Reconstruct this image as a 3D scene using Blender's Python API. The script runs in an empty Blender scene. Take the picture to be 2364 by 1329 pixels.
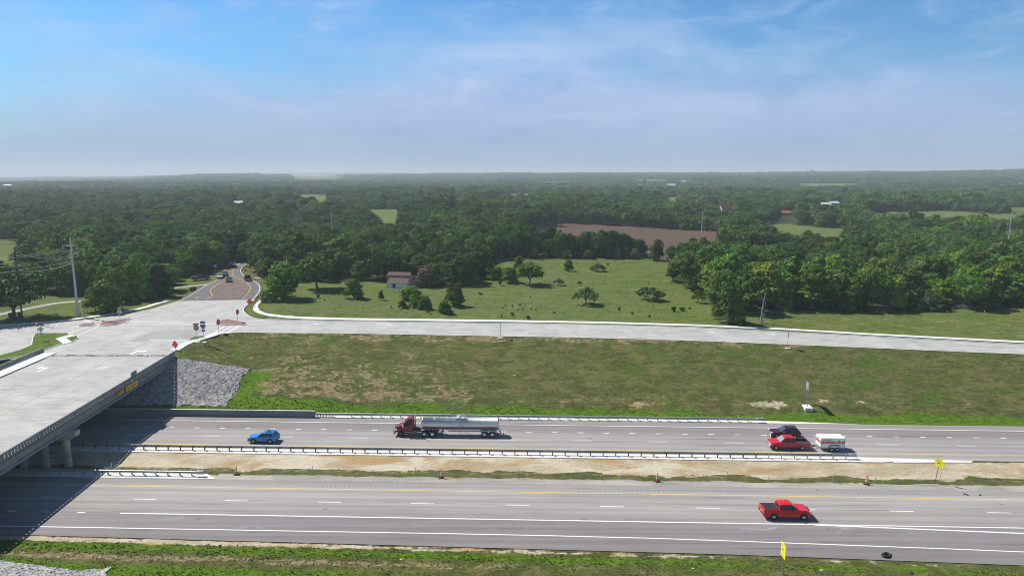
import bpy, bmesh, math, random
import numpy as np
from mathutils import Vector, Matrix, noise as mnoise
R = math.radians
rng = random.Random(7)
nprng = np.random.default_rng(11)
scene = bpy.context.scene
COL = scene.collection

# ---------------------------------------------------------------- camera, sky, sun, exposure
F_PX, CAM_H = 1576.0, 42.0
PITCH = math.atan(262.5 / F_PX)
ROLL = -0.002
cam_d = bpy.data.cameras.new('camera')
cam_d.sensor_width = 36.0
cam_d.lens = 36.0 * F_PX / 2364.0
cam_d.clip_start = 1.0
cam_d.clip_end = 40000.0
cam = bpy.data.objects.new('camera', cam_d)
COL.objects.link(cam)
cam.location = (0, 0, CAM_H)
cam.rotation_euler = (Matrix.Rotation(R(90) - PITCH, 3, 'X') @ Matrix.Rotation(-ROLL, 3, 'Z')).to_euler()
scene.camera = cam

SUN_TO = Vector((-0.75, 0.42, 1.0)).normalized()
SUN_EL = math.asin(SUN_TO.z)
SUN_AZ = math.atan2(SUN_TO.x, SUN_TO.y)
sun_d = bpy.data.lights.new('sun', 'SUN')
sun_d.energy = 5.0
sun_d.angle = R(0.55)
sun_d.color = (1.0, 0.95, 0.87)
sun = bpy.data.objects.new('sun', sun_d)
COL.objects.link(sun)
sun.rotation_euler = SUN_TO.to_track_quat('Z', 'Y').to_euler()

def build_world():
    w = bpy.data.worlds.new('World')
    scene.world = w
    w.use_nodes = True
    nt = w.node_tree
    nt.nodes.clear()
    N, L = nt.nodes.new, nt.links.new
    out = N('ShaderNodeOutputWorld'); bg = N('ShaderNodeBackground')
    sky = N('ShaderNodeTexSky')
    sky.sky_type = 'NISHITA'; sky.sun_disc = False
    sky.sun_elevation = SUN_EL; sky.sun_rotation = SUN_AZ
    sky.air_density = 1.25; sky.dust_density = 0.6; sky.ozone_density = 2.6; sky.altitude = 200
    tc = N('ShaderNodeTexCoord')
    sep = N('ShaderNodeSeparateXYZ'); L(tc.outputs['Generated'], sep.inputs[0])
    def math_(op, a, b=None, clamp=False):
        m = N('ShaderNodeMath'); m.operation = op; m.use_clamp = clamp
        for i, v in enumerate((a, b)):
            if v is None: continue
            if isinstance(v, (int, float)): m.inputs[i].default_value = v
            else: L(v, m.inputs[i])
        return m.outputs[0]
    # cloud bank: soft, wispy upper edge, lower on the left
    mp = N('ShaderNodeMapping'); mp.inputs['Scale'].default_value = (2.2, 2.2, 7.0)
    mp.inputs['Location'].default_value = (0.35, 0.2, 0.1)
    L(tc.outputs['Generated'], mp.inputs['Vector'])
    n1 = N('ShaderNodeTexNoise'); n1.inputs['Scale'].default_value = 1.7; n1.inputs['Detail'].default_value = 9
    n1.inputs['Roughness'].default_value = 0.55; n1.inputs['Distortion'].default_value = 0.5
    L(mp.outputs[0], n1.inputs['Vector'])
    n2 = N('ShaderNodeTexNoise'); n2.inputs['Scale'].default_value = 4.2; n2.inputs['Detail'].default_value = 8
    n2.inputs['Roughness'].default_value = 0.6; n2.inputs['Distortion'].default_value = 0.8
    L(mp.outputs[0], n2.inputs['Vector'])
    ratio = math_('DIVIDE', sep.outputs['X'], math_('MAXIMUM', sep.outputs['Y'], 0.05))
    # top of the veil in direction z: about 0.14 left, 0.2 middle, 0.15 right
    top = math_('SUBTRACT', 0.212, math_('MULTIPLY', math_('POWER', math_('ABSOLUTE', math_('SUBTRACT', ratio, 0.12)), 1.6), 0.10))
    edge = math_('ADD', top, math_('MULTIPLY', math_('SUBTRACT', n1.outputs[0], 0.5), 0.22))
    veil = math_('MULTIPLY', math_('SUBTRACT', edge, sep.outputs['Z']), 9.0, True)
    veil = math_('MULTIPLY', veil, 0.93)
    wisp = math_('MULTIPLY', math_('SUBTRACT', n2.outputs[0], 0.46), 3.0, True)
    wisp = math_('MULTIPLY', wisp, 0.62)
    mask = math_('MAXIMUM', veil, wisp)
    # the colour of the thin cloud varies a little with its own density
    ramp = N('ShaderNodeValToRGB')
    ramp.color_ramp.elements[0].position = 0.40; ramp.color_ramp.elements[0].color = (0.255, 0.37, 0.61, 1)
    ramp.color_ramp.elements[1].position = 0.61; ramp.color_ramp.elements[1].color = (0.405, 0.51, 0.725, 1)
    L(math_('ADD', math_('MULTIPLY', n1.outputs[0], 0.55), math_('MULTIPLY', n2.outputs[0], 0.45)), ramp.inputs[0])
    hor = N('ShaderNodeMix'); hor.data_type = 'RGBA'
    hz = math_('SUBTRACT', 1.0, math_('MULTIPLY', math_('ABSOLUTE', sep.outputs['Z']), 7.0), True)
    L(math_('MULTIPLY', hz, 0.8), hor.inputs[0]); L(ramp.outputs[0], hor.inputs[6])
    hor.inputs[7].default_value = (0.245, 0.32, 0.49, 1)
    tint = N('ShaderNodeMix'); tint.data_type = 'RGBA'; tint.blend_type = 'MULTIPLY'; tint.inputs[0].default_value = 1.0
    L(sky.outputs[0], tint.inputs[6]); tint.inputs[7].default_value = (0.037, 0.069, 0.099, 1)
    mix = N('ShaderNodeMix'); mix.data_type = 'RGBA'
    L(mask, mix.inputs[0]); L(tint.outputs[2], mix.inputs[6]); L(hor.outputs[2], mix.inputs[7])
    # sky strength dimmed overhead, out of view, to weaken fill light in shadows
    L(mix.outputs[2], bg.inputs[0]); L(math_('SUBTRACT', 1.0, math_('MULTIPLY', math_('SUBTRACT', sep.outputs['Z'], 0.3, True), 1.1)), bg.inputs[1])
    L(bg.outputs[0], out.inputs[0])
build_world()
scene.view_settings.view_transform = 'Standard'
scene.view_settings.look = 'None'
scene.view_settings.exposure = 0.35
scene.view_settings.gamma = 1.0
scene.cycles.use_denoising = True
scene.cycles.filter_width = 1.0
scene.cycles.volume_bounces = 1
scene.cycles.max_bounces = 6
scene.cycles.diffuse_bounces = 3
scene.cycles.transparent_max_bounces = 8

# ---------------------------------------------------------------- measured geometry of the place
def ray(px, py):
    u, v = px - 1182.0, py - 664.5
    c, s = math.cos(ROLL), math.sin(ROLL)
    u, v = c * u + s * v, -s * u + c * v
    return u, F_PX * math.cos(PITCH) - v * math.sin(PITCH), -F_PX * math.sin(PITCH) - v * math.cos(PITCH)

def G(px, py, z=0.0):
    """survey point: where the sight line through a photo point meets level z"""
    u, dy, dz = ray(px, py)
    t = (z - CAM_H) / dz
    return (u * t, dy * t)

SL = 0.029                      # the highway runs a touch across the view
def V(x, y): return y + SL * x  # offset across the highway
def hw(x, v): return (x, v - SL * x)

def sstep(a, b, x):
    t = np.clip((np.asarray(x, float) - a) / (b - a), 0, 1)
    return t * t * (3 - 2 * t)

def zf(x):                      # level of the frontage road
    return 7.0 - 1.6 * sstep(5, 130, x)

def GF(px, py):
    z = 7.0
    for _ in range(12):
        x, y = G(px, py, z); z = float(zf(x))
    return x, y

FRONT_NEAR = [GF(*p) for p in ((590, 770), (800, 771), (1200, 776.5), (1600, 784.5), (2000, 799), (2364, 812.5), (2600, 824))]
FRONT_FAR = [GF(*p) for p in ((604, 739.5), (800, 743), (1200, 746.5), (1600, 754), (2000, 772.5), (2364, 790.5), (2600, 805))]
fnx, fny = np.array([p[0] for p in FRONT_NEAR]), np.array([p[1] for p in FRONT_NEAR])
ffx, ffy = np.array([p[0] for p in FRONT_FAR]), np.array([p[1] for p in FRONT_FAR])
BR_X0, BR_X1 = -93.0, -65.2     # bridge, left and right faces at its far end
BR_Y1 = 128.0
def interp_ext(x, xs, ys):
    return np.interp(x, xs, ys)

def snoise(x, y, L, s=0.0):
    k = 2 * math.pi / L
    return (np.sin(k * (x * 0.91 + y * 0.41) + s) + np.sin(k * 1.31 * (-x * 0.35 + y * 0.93) + 2.1 * s + 1.0)
            + 0.6 * np.sin(k * 2.3 * (x * 0.62 - y * 0.78) + s * 3.3 + 2.0) + 0.4 * np.sin(k * 4.1 * (x * 0.25 + y * 0.97) + s * 1.7)) / 3.0

_VN = np.random.default_rng(3).random((256, 256))
def vnoise(x, y, L):
    """value noise, 0 to 1"""
    x, y = np.asarray(x, float) / L, np.asarray(y, float) / L
    i, j = np.floor(x).astype(int), np.floor(y).astype(int); u, w = x - i, y - j
    u, w = u * u * (3 - 2 * u), w * w * (3 - 2 * w)
    g = lambda a, b: _VN[a % 256, b % 256]
    return (g(i, j) * (1 - u) + g(i + 1, j) * u) * (1 - w) + (g(i, j + 1) * (1 - u) + g(i + 1, j + 1) * u) * w
def far_hills(x, y):
    d = np.hypot(x, y); a = x / np.maximum(y, 40.0)
    h1 = np.interp(a, [-1.1, -0.75, -0.55, -0.45, -0.37, -0.25, 0, 0.3, 0.75, 1.1], [-28, -24, -4, 19, 22, 17, 28, 36, 50, 55])
    s0 = np.interp(a, [-0.75, -0.3, 0.05, 0.75], [2500, 2100, 1300, 900])
    r1 = np.clip((d - s0) / (4300 - s0), 0, 1); r1 = r1 * r1 * (3 - 2 * r1)
    h2 = np.interp(a, [-1.1, -0.75, -0.48, -0.38, -0.3, -0.2, -0.1, 0, 0.3, 0.75, 1.1], [-56, -50, -24, 12, 34, 38, 24, 30, 40, 50, 52])
    r2 = sstep(6500, 9500, d)
    valley = 1 - 0.35 * sstep(4600, 6200, d)
    roll = snoise(x, y, 620, .3) * 2.2 * sstep(350, 900, d) + snoise(x, y, 1500, 1.3) * 4.5 * sstep(700, 2500, d) + snoise(x, y, 3100, 4.1) * 6 * sstep(2200, 5000, d)
    return h1 * r1 * valley + h2 * r2 + roll

def ground_h(x, y):
    x = np.asarray(x, float); y = np.asarray(y, float)
    v = V(x, y)
    z0 = zf(x)
    vc = np.where(x < -63.0, 147.0 - SL * 63, interp_ext(x, fnx, fny) + SL * x)
    toe = 114.2
    base = 0.1 + 0.75 * (1 - sstep(-36, -30, x))
    t = (v - toe) / (vc - toe)
    bank = np.where(t <= 0, -0.07, base + (z0 - 0.06 - base) * np.clip(t, 0, 1))
    swale = -0.25 * np.exp(-((v - 116.5) / 1.6) ** 2) * sstep(-34, -26, x)
    bank = bank + np.where((t > 0) & (t < 1), swale, 0)
    # earth cone round the bridge end
    dx = np.maximum(0, x - (BR_X1 - 0.6)); dy = np.maximum(0, BR_Y1 + 0.5 - y)
    cone = 6.94 - np.hypot(0.25 * dx, 0.52 * dy)
    z = np.where(v > 113.05, np.maximum(bank, np.where(v > 113.05, np.minimum(cone, 6.94), -9)), -0.07)
    z = np.where((v > 113.05) & (v < 113.9), np.minimum(z, base + 0.05), z)
    # median, slightly dished
    z = z - 0.22 * np.exp(-((v - 93.6) / 1.7) ** 2)
    # camera-side verge and bank
    near = -0.07 + 0.05 * np.clip(70.0 - v, 0, 8) + 0.24 * np.clip(62.5 - v, 0, 27)
    dyn = np.maximum(0, y - 58.5)
    cone2 = 6.94 - np.hypot(0.25 * dx, 0.55 * dyn)
    near = np.maximum(near, np.where(v < 69.8, cone2, -9))
    z = np.where(v < 70.3, np.minimum(near, 6.94), z)
    # country beyond the frontage road
    plate = z0 - 0.06
    yb = np.where(x < -63, 150.0, interp_ext(x, ffx, ffy) + 4)
    k = sstep(0, 60, y - yb)
    k = k * np.where(x < -55, sstep(186, 215, y), 1.0)
    und = snoise(x, y, 95, .7) * 0.5 * k + snoise(x, y, 260, 2.0) * 0.9 * sstep(20, 160, y - yb) * np.where(x < -55, sstep(186, 240, y), 1.0)
    cut = sstep(75, 110, -x) * sstep(186, 215, y) * -1.0
    far = np.where(y > yb, und + cut, 0) + far_hills(x, y) * sstep(200, 420, y)
    z = np.where(v > 140, np.where(t >= 1, plate + far, z), z)
    return z

def gz(x, y): return float(ground_h(x, y))

def GT(px, py):
    """survey point on the ground itself"""
    u, dy, dz = ray(px, py)
    t0, t1 = 30 / dy, None
    y = 40.0; prev = y
    while y < 9000:
        t = y / dy
        if CAM_H + dz * t < gz(u * t, y):
            a, b = prev, y
            for _ in range(30):
                m = (a + b) / 2; t = m / dy
                if CAM_H + dz * t < gz(u * t, m): b = m
                else: a = m
            return u * a / dy, a
        prev = y; y *= 1.006
    return u * y / dy, y
def P3(px, py):
    x, y = GT(px, py)
    return (x, y, gz(x, y))
def ppm(px, py):
    """pixels per metre at that ground point"""
    x, y = GT(px, py); z = gz(x, y)
    return F_PX / (y * math.cos(PITCH) + (CAM_H - z) * math.sin(PITCH))

# ---------------------------------------------------------------- materials
MATS = {}
def mat(name, col, rough=0.6, metal=0.0, spec=0.5, coat=0.0, noise=0.0, nscale=3.0, bump=0.0, emit=None):
    if name in MATS: return MATS[name]
    m = bpy.data.materials.new(name); m.use_nodes = True
    nt = m.node_tree; b = nt.nodes['Principled BSDF']
    b.inputs['Base Color'].default_value = (*col, 1); b.inputs['Roughness'].default_value = rough
    b.inputs['Metallic'].default_value = metal; b.inputs['Specular IOR Level'].default_value = spec
    b.inputs['Coat Weight'].default_value = coat
    if noise or bump:
        N, L = nt.nodes.new, nt.links.new
        tc = N('ShaderNodeTexCoord'); n = N('ShaderNodeTexNoise'); n.inputs['Scale'].default_value = nscale; n.inputs['Detail'].default_value = 6
        L(tc.outputs['Object'], n.inputs['Vector'])
        if noise:
            hsv = N('ShaderNodeHueSaturation'); hsv.inputs['Color'].default_value = (*col, 1)
            mr = N('ShaderNodeMapRange'); mr.inputs[1].default_value = 0.3; mr.inputs[2].default_value = 0.7
            mr.inputs[3].default_value = 1 - noise; mr.inputs[4].default_value = 1 + noise
            L(n.outputs[0], mr.inputs[0]); L(mr.outputs[0], hsv.inputs['Value']); L(hsv.outputs[0], b.inputs['Base Color'])
        if bump:
            bp = N('ShaderNodeBump'); bp.inputs['Strength'].default_value = bump; bp.inputs['Distance'].default_value = 0.1
            L(n.outputs[0], bp.inputs['Height']); L(bp.outputs[0], b.inputs['Normal'])
    if emit:
        b.inputs['Emission Color'].default_value = (*emit[0], 1); b.inputs['Emission Strength'].default_value = emit[1]
    MATS[name] = m
    return m

class NT:
    """small helper for longer node graphs"""
    def __init__(s, name):
        s.m = bpy.data.materials.new(name); s.m.use_nodes = True
        s.t = s.m.node_tree; s.b = s.t.nodes['Principled BSDF']
        s.pos = s.n('ShaderNodeNewGeometry').outputs['Position']
    def n(s, k): return s.t.nodes.new(k)
    def l(s, a, b): s.t.links.new(a, b)
    def put(s, v, sock):
        if isinstance(v, (int, float)): sock.default_value = v
        elif isinstance(v, tuple): sock.default_value = (*v, 1) if len(sock.default_value) == 4 and len(v) == 3 else v
        else: s.l(v, sock)
    def math(s, op, a, b=0.0, clamp=False):
        m = s.n('ShaderNodeMath'); m.operation = op; m.use_clamp = clamp
        s.put(a, m.inputs[0]); s.put(b, m.inputs[1]); return m.outputs[0]
    def noise(s, scale, detail=5, rough=0.55, stretch=(1, 1, 1), dist=0.0, off=(0, 0, 0), rot=0.0):
        mp = s.n('ShaderNodeMapping'); mp.inputs['Scale'].default_value = stretch; mp.inputs['Location'].default_value = off
        mp.inputs['Rotation'].default_value = (0, 0, rot)
        s.l(s.pos, mp.inputs['Vector'])
        n = s.n('ShaderNodeTexNoise'); n.inputs['Scale'].default_value = scale; n.inputs['Detail'].default_value = detail
        n.inputs['Roughness'].default_value = rough; n.inputs['Distortion'].default_value = dist
        s.l(mp.outputs[0], n.inputs['Vector']); return n.outputs[0]
    def mix(s, f, a, b, mode='MIX'):
        m = s.n('ShaderNodeMix'); m.data_type = 'RGBA'; m.blend_type = mode
        s.put(f, m.inputs[0]); s.put(a, m.inputs[6]); s.put(b, m.inputs[7]); return m.outputs[2]
    def step(s, x, a, b, lo=0.0, hi=1.0):
        m = s.n('ShaderNodeMapRange'); s.put(x, m.inputs[0]); m.inputs[1].default_value = a; m.inputs[2].default_value = b
        m.inputs[3].default_value = lo; m.inputs[4].default_value = hi; m.clamp = True; m.interpolation_type = 'SMOOTHSTEP'; return m.outputs[0]
    def ramp(s, x, stops, interp='LINEAR'):
        r = s.n('ShaderNodeValToRGB'); e = r.color_ramp; e.interpolation = interp
        while len(e.elements) < len(stops): e.elements.new(0.5)
        for el, (p, c) in zip(e.elements, stops): el.position = p; el.color = (*c, 1)
        s.l(x, r.inputs[0]); return r.outputs[0]
    def attr(s, name):
        a = s.n('ShaderNodeAttribute'); a.attribute_name = name; return a
    def bump(s, h, strength=0.5, dist=0.1, prev=None):
        b = s.n('ShaderNodeBump'); b.inputs['Strength'].default_value = strength; b.inputs['Distance'].default_value = dist
        s.l(h, b.inputs['Height'])
        if prev is not None: s.l(prev, b.inputs['Normal'])
        return b.outputs[0]
    def done(s, col, rough=0.9, normal=None, spec=0.2):
        s.put(col, s.b.inputs['Base Color']); s.put(rough, s.b.inputs['Roughness']); s.b.inputs['Specular IOR Level'].default_value = spec
        if normal is not None: s.l(normal, s.b.inputs['Normal'])
        return s.m

def ground_material():
    t = NT('ground')
    z1, z2 = t.attr('zone'), t.attr('zone2')
    s1 = t.n('ShaderNodeSeparateColor'); t.l(z1.outputs['Color'], s1.inputs[0])
    s2 = t.n('ShaderNodeSeparateColor'); t.l(z2.outputs['Color'], s2.inputs[0])
    sand, lush, field = s1.outputs[0], s1.outputs[1], s1.outputs[2]
    straw, plough, wood = s2.outputs[0], s2.outputs[1], s2.outputs[2]
    big = t.noise(0.035, 4, .55, (1, 1, 1), .4)
    mid = t.noise(0.16, 6, .6, (0.7, 1.3, 1), .6)
    mid2 = t.noise(0.33, 6, .62, (0.8, 1.2, 1), .8, (31, 7, 0))
    fine = t.noise(1.5, 6, .66, (0.75, 1.25, 1), .3)
    tiny = t.noise(5.5, 4, .7)
    # mown bank / verge grass
    grass = t.mix(t.step(mid2, .38, .62), (0.076, 0.094, 0.022), (0.152, 0.148, 0.050))
    grass = t.mix(t.step(mid, .5, .68), grass, (0.080, 0.132, 0.019))
    grass = t.mix(t.math('MULTIPLY', t.step(fine, .50, .74), 0.75), grass, (0.19, 0.165, 0.085))
    grass = t.mix(t.math('MULTIPLY', t.step(fine, .46, .30), 0.75), grass, (0.030, 0.048, 0.012))
    # pasture
    past = t.mix(t.step(mid, .36, .64), (0.092, 0.148, 0.021), (0.160, 0.185, 0.044))
    past = t.mix(t.step(big, .45, .62), past, (0.078, 0.148, 0.018))
    past = t.mix(t.math('MULTIPLY', t.step(t.math('ADD', t.math('MULTIPLY', mid2, .6), t.math('MULTIPLY', big, .4)), .45, .60), .65), past, (0.205, 0.180, 0.095))
    past = t.mix(t.math('MULTIPLY', t.step(fine, .50, .68), .45), past, (0.170, 0.155, 0.065))
    past = t.mix(t.math('MULTIPLY', t.step(fine, .55, .38), .45), past, (0.045, 0.075, 0.016))
    c = t.mix(field, grass, past)
    c = t.mix(wood, c, t.mix(t.step(mid, .4, .6), (0.030, 0.045, 0.014), (0.05, 0.06, 0.02)))
    # straw and thin soil patches
    strawc = t.mix(t.step(fine, .38, .62), (0.20, 0.15, 0.082), (0.345, 0.27, 0.16))
    k = t.math('ADD', t.math('MULTIPLY', straw, 1.0), t.math('MULTIPLY', t.math('SUBTRACT', mid2, .5), 1.5))
    k = t.math('ADD', k, t.math('MULTIPLY', t.math('SUBTRACT', fine, .5), 1.1))
    c = t.mix(t.math('MULTIPLY', t.step(k, .42, .66), .9), c, strawc)
    # lush wet grass
    lushc = t.mix(t.step(fine, .34, .66), (0.060, 0.130, 0.008), (0.125, 0.220, 0.016))
    kl = t.math('ADD', lush, t.math('ADD', t.math('MULTIPLY', t.math('SUBTRACT', mid2, .5), 1.6), t.math('MULTIPLY', t.math('SUBTRACT', fine, .5), .8)))
    c = t.mix(t.step(kl, .42, .62), c, lushc)
    # sand and bare median earth
    sandc = t.mix(t.step(mid, .38, .62), (0.45, 0.37, 0.245), (0.62, 0.56, 0.43))
    sandc = t.mix(t.math('MULTIPLY', t.step(t.noise(.11, 5, .6, (.8, 1.7, 1), .5, (9, 3, 0)), .49, .61), .85), sandc, (0.45, 0.29, 0.125))
    sandc = t.mix(t.math('MULTIPLY', t.step(t.noise(1.1, 6, .7, (.25, 1.8, 1), .4), .48, .30), .6), sandc, (0.26, 0.19, 0.11))
    ks = t.math('ADD', sand, t.math('ADD', t.math('MULTIPLY', t.math('SUBTRACT', mid2, .5), 1.0), t.math('MULTIPLY', t.math('SUBTRACT', fine, .5), .9)))
    c = t.mix(t.step(ks, .40, .60), c, sandc)
    # ploughed field
    pl = t.mix(t.noise(.6, 4, .6, (.15, 1.0, 1), 0, (0, 0, 0), .25), (0.088, 0.060, 0.042), (0.135, 0.096, 0.068))
    c = t.mix(plough, c, pl)
    c = t.mix(t.math('MULTIPLY', t.step(tiny, .55, .30), .35), c, t.mix(.5, c, (0.02, 0.02, 0.01)))
    h = t.math('ADD', t.math('MULTIPLY', fine, 1.0), t.math('MULTIPLY', tiny, .5))
    return t.done(c, .95, t.bump(h, .9, .35), .05)

def asphalt_material():
    t = NT('highway_asphalt')
    s = t.n('ShaderNodeSeparateXYZ'); t.l(t.pos, s.inputs[0])
    v = t.math('ADD', s.outputs[1], t.math('MULTIPLY', s.outputs[0], SL))
    k = t.math('DIVIDE', t.math('SUBTRACT', v, 70.0), 45.0)
    f = lambda a: (a - 70.0) / 45.0
    dk, md, lt = (0.208, 0.190, 0.184), (0.288, 0.270, 0.256), (0.328, 0.312, 0.290)
    base = t.ramp(k, [(f(70.3), dk), (f(78.0), (0.222, 0.205, 0.207)), (f(78.6), (0.215, 0.20, 0.202)), (f(78.75), md), (f(81.9), lt), (f(86.3), (0.34, 0.325, 0.31)), (f(86.6), (0.31, 0.295, 0.285)), (f(88.5), (0.25, 0.24, 0.23)),
                      (f(98.3), (0.335, 0.315, 0.30)), (f(104.0), (0.325, 0.308, 0.295)), (f(107.2), (0.305, 0.288, 0.28)), (f(107.35), (0.248, 0.227, 0.219)), (f(110.6), (0.228, 0.208, 0.200)), (f(110.9), (0.26, 0.24, 0.23)), (f(113), (0.29, 0.27, 0.25))])
    streak = t.noise(1.0, 5, .6, (.018, 1.1, 1), 0, (0, 0, 0), SL)
    c = t.mix(1.0, base, t.ramp(streak, [(.3, (.82, .82, .82)), (.7, (1.13, 1.13, 1.13))]), 'MULTIPLY')
    blot = t.noise(.09, 5, .6, (.5, 1.6, 1), .3)
    c = t.mix(1.0, c, t.ramp(blot, [(.33, (.91, .90, .90)), (.68, (1.07, 1.07, 1.07))]), 'MULTIPLY')
    # tyre tracks
    tr = t.math('ABSOLUTE', t.math('SUBTRACT', t.math('MODULO', t.math('DIVIDE', t.math('SUBTRACT', v, 78.5), 1.83), 1.0), .5))
    c = t.mix(t.math('MULTIPLY', t.step(tr, .30, .06), .17), c, (0.10, 0.095, 0.095))
    # sealed cracks and rubber marks
    ck = t.noise(1.0, 3, .5, (.045, 2.4, 1), .15, (13, 5, 0), SL)
    c = t.mix(t.math('MULTIPLY', t.step(ck, .64, .70), .6), c, (0.07, 0.065, 0.065))
    grit = t.noise(6.0, 4, .75)
    c = t.mix(1.0, c, t.ramp(grit, [(.25, (.86, .86, .86)), (.75, (1.12, 1.12, 1.12))]), 'MULTIPLY')
    spot = t.noise(.55, 2, .4, (1, 1.4, 1), 0, (3, 9, 0))
    c = t.mix(t.math('MULTIPLY', t.step(spot, .735, .79), .5), c, (0.07, 0.065, 0.065))
    dust = t.noise(.30, 5, .6, (.6, 1.5, 1), .6, (17, 2, 0)); inaux = t.math('MULTIPLY', t.step(v, 75.0, 75.6), t.step(v, 78.2, 77.6))
    c = t.mix(t.math('MULTIPLY', t.math('MULTIPLY', t.step(dust, .60, .74), inaux), .55), c, (0.42, 0.41, 0.40))
    for vj, w_ in ((82.35, .05), (78.9, .05), (74.4, .06), (104.2, .05), (107.25, .05)):
        ln = t.math('MULTIPLY', t.step(t.math('ABSOLUTE', t.math('SUBTRACT', v, vj)), w_ * 1.6, w_ * .6), t.step(t.noise(.12, 2, .5, (1, .02, 1), 0, (vj, 0, 0)), .46, .54))
        c = t.mix(t.math('MULTIPLY', ln, .55), c, (0.10, 0.092, 0.09))
    return t.done(c, .85, t.bump(grit, .25, .02), .25)

def county_material():
    t = NT('county_asphalt')
    n = t.noise(.35, 6, .65, (1, 1, 1), .4); g = t.noise(5, 4, .7)
    c = t.mix(n, (0.105, 0.098, 0.106), (0.16, 0.148, 0.152))
    c = t.mix(1.0, c, t.ramp(g, [(.3, (.88, .88, .88)), (.7, (1.1, 1.1, 1.1))]), 'MULTIPLY')
    return t.done(c, .88, t.bump(g, .2, .02), .25)

def concrete_material(name, a, b, stain=.35, dirn=(1, 1, 1), rot=0.0):
    t = NT(name)
    n = t.noise(.16, 6, .6, (1, 1, 1), .5); m = t.noise(1.0, 5, .62, dirn, .2, (5, 2, 0), rot); g = t.noise(7, 3, .7)
    c = t.mix(t.step(n, .35, .65), a, b)
    c = t.mix(t.math('MULTIPLY', t.step(m, .52, .32), stain), c, tuple(x * .62 for x in a))
    c = t.mix(1.0, c, t.ramp(g, [(.3, (.93, .93, .93)), (.7, (1.06, 1.06, 1.06))]), 'MULTIPLY')
    return t.done(c, .85, t.bump(g, .15, .02), .25)

def paver_material():
    t = NT('brick_pavers')
    br = t.n('ShaderNodeTexBrick'); br.inputs['Scale'].default_value = 2.2
    br.inputs['Color1'].default_value = (0.22, 0.115, 0.098, 1); br.inputs['Color2'].default_value = (0.27, 0.155, 0.132, 1); br.inputs['Mortar'].default_value = (0.22, 0.15, 0.13, 1)
    t.l(t.pos, br.inputs['Vector'])
    n = t.noise(.6, 4)
    c = t.mix(1.0, br.outputs[0], t.ramp(n, [(.3, (.8, .8, .8)), (.7, (1.15, 1.15, 1.15))]), 'MULTIPLY')
    return t.done(c, .9)

def rock_material(name, lo, hi):
    t = NT(name)
    vo = t.n('ShaderNodeTexVoronoi'); vo.inputs['Scale'].default_value = 1.9; t.l(t.pos, vo.inputs['Vector'])
    sc = t.n('ShaderNodeSeparateColor'); t.l(vo.outputs['Color'], sc.inputs[0])
    n = t.noise(3.5, 5, .65)
    c = t.mix(sc.outputs[0], lo, hi)
    c = t.mix(1.0, c, t.ramp(n, [(.3, (.75, .75, .75)), (.7, (1.15, 1.15, 1.15))]), 'MULTIPLY')
    return t.done(c, .9, t.bump(n, .5, .1), .2)

def leaf_material(name, lo, hi, trans=0.13):
    t = NT(name)
    oi = t.n('ShaderNodeObjectInfo')
    a = t.attr('tint')
    hs = t.n('ShaderNodeHueSaturation')
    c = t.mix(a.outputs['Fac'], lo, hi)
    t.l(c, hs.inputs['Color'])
    t.l(t.step(oi.outputs['Random'], 0, 1, .485, .515), hs.inputs['Hue'])
    t.l(t.step(t.math('FRACT', t.math('MULTIPLY', oi.outputs['Random'], 7.31)), 0, 1, .68, 1.28), hs.inputs['Value'])
    t.b.inputs['Roughness'].default_value = .6; t.b.inputs['Specular IOR Level'].default_value = .10
    t.l(hs.outputs[0], t.b.inputs['Base Color'])
    tr = t.n('ShaderNodeBsdfTranslucent'); t.l(t.mix(1.0, hs.outputs[0], (1.25, 1.35, .6), 'MULTIPLY'), tr.inputs[0])
    mx = t.n('ShaderNodeMixShader'); mx.inputs[0].default_value = trans
    out = t.t.nodes['Material Output']
    t.l(t.b.outputs[0], mx.inputs[1]); t.l(tr.outputs[0], mx.inputs[2]); t.l(mx.outputs[0], out.inputs[0])
    return t.m

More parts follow.
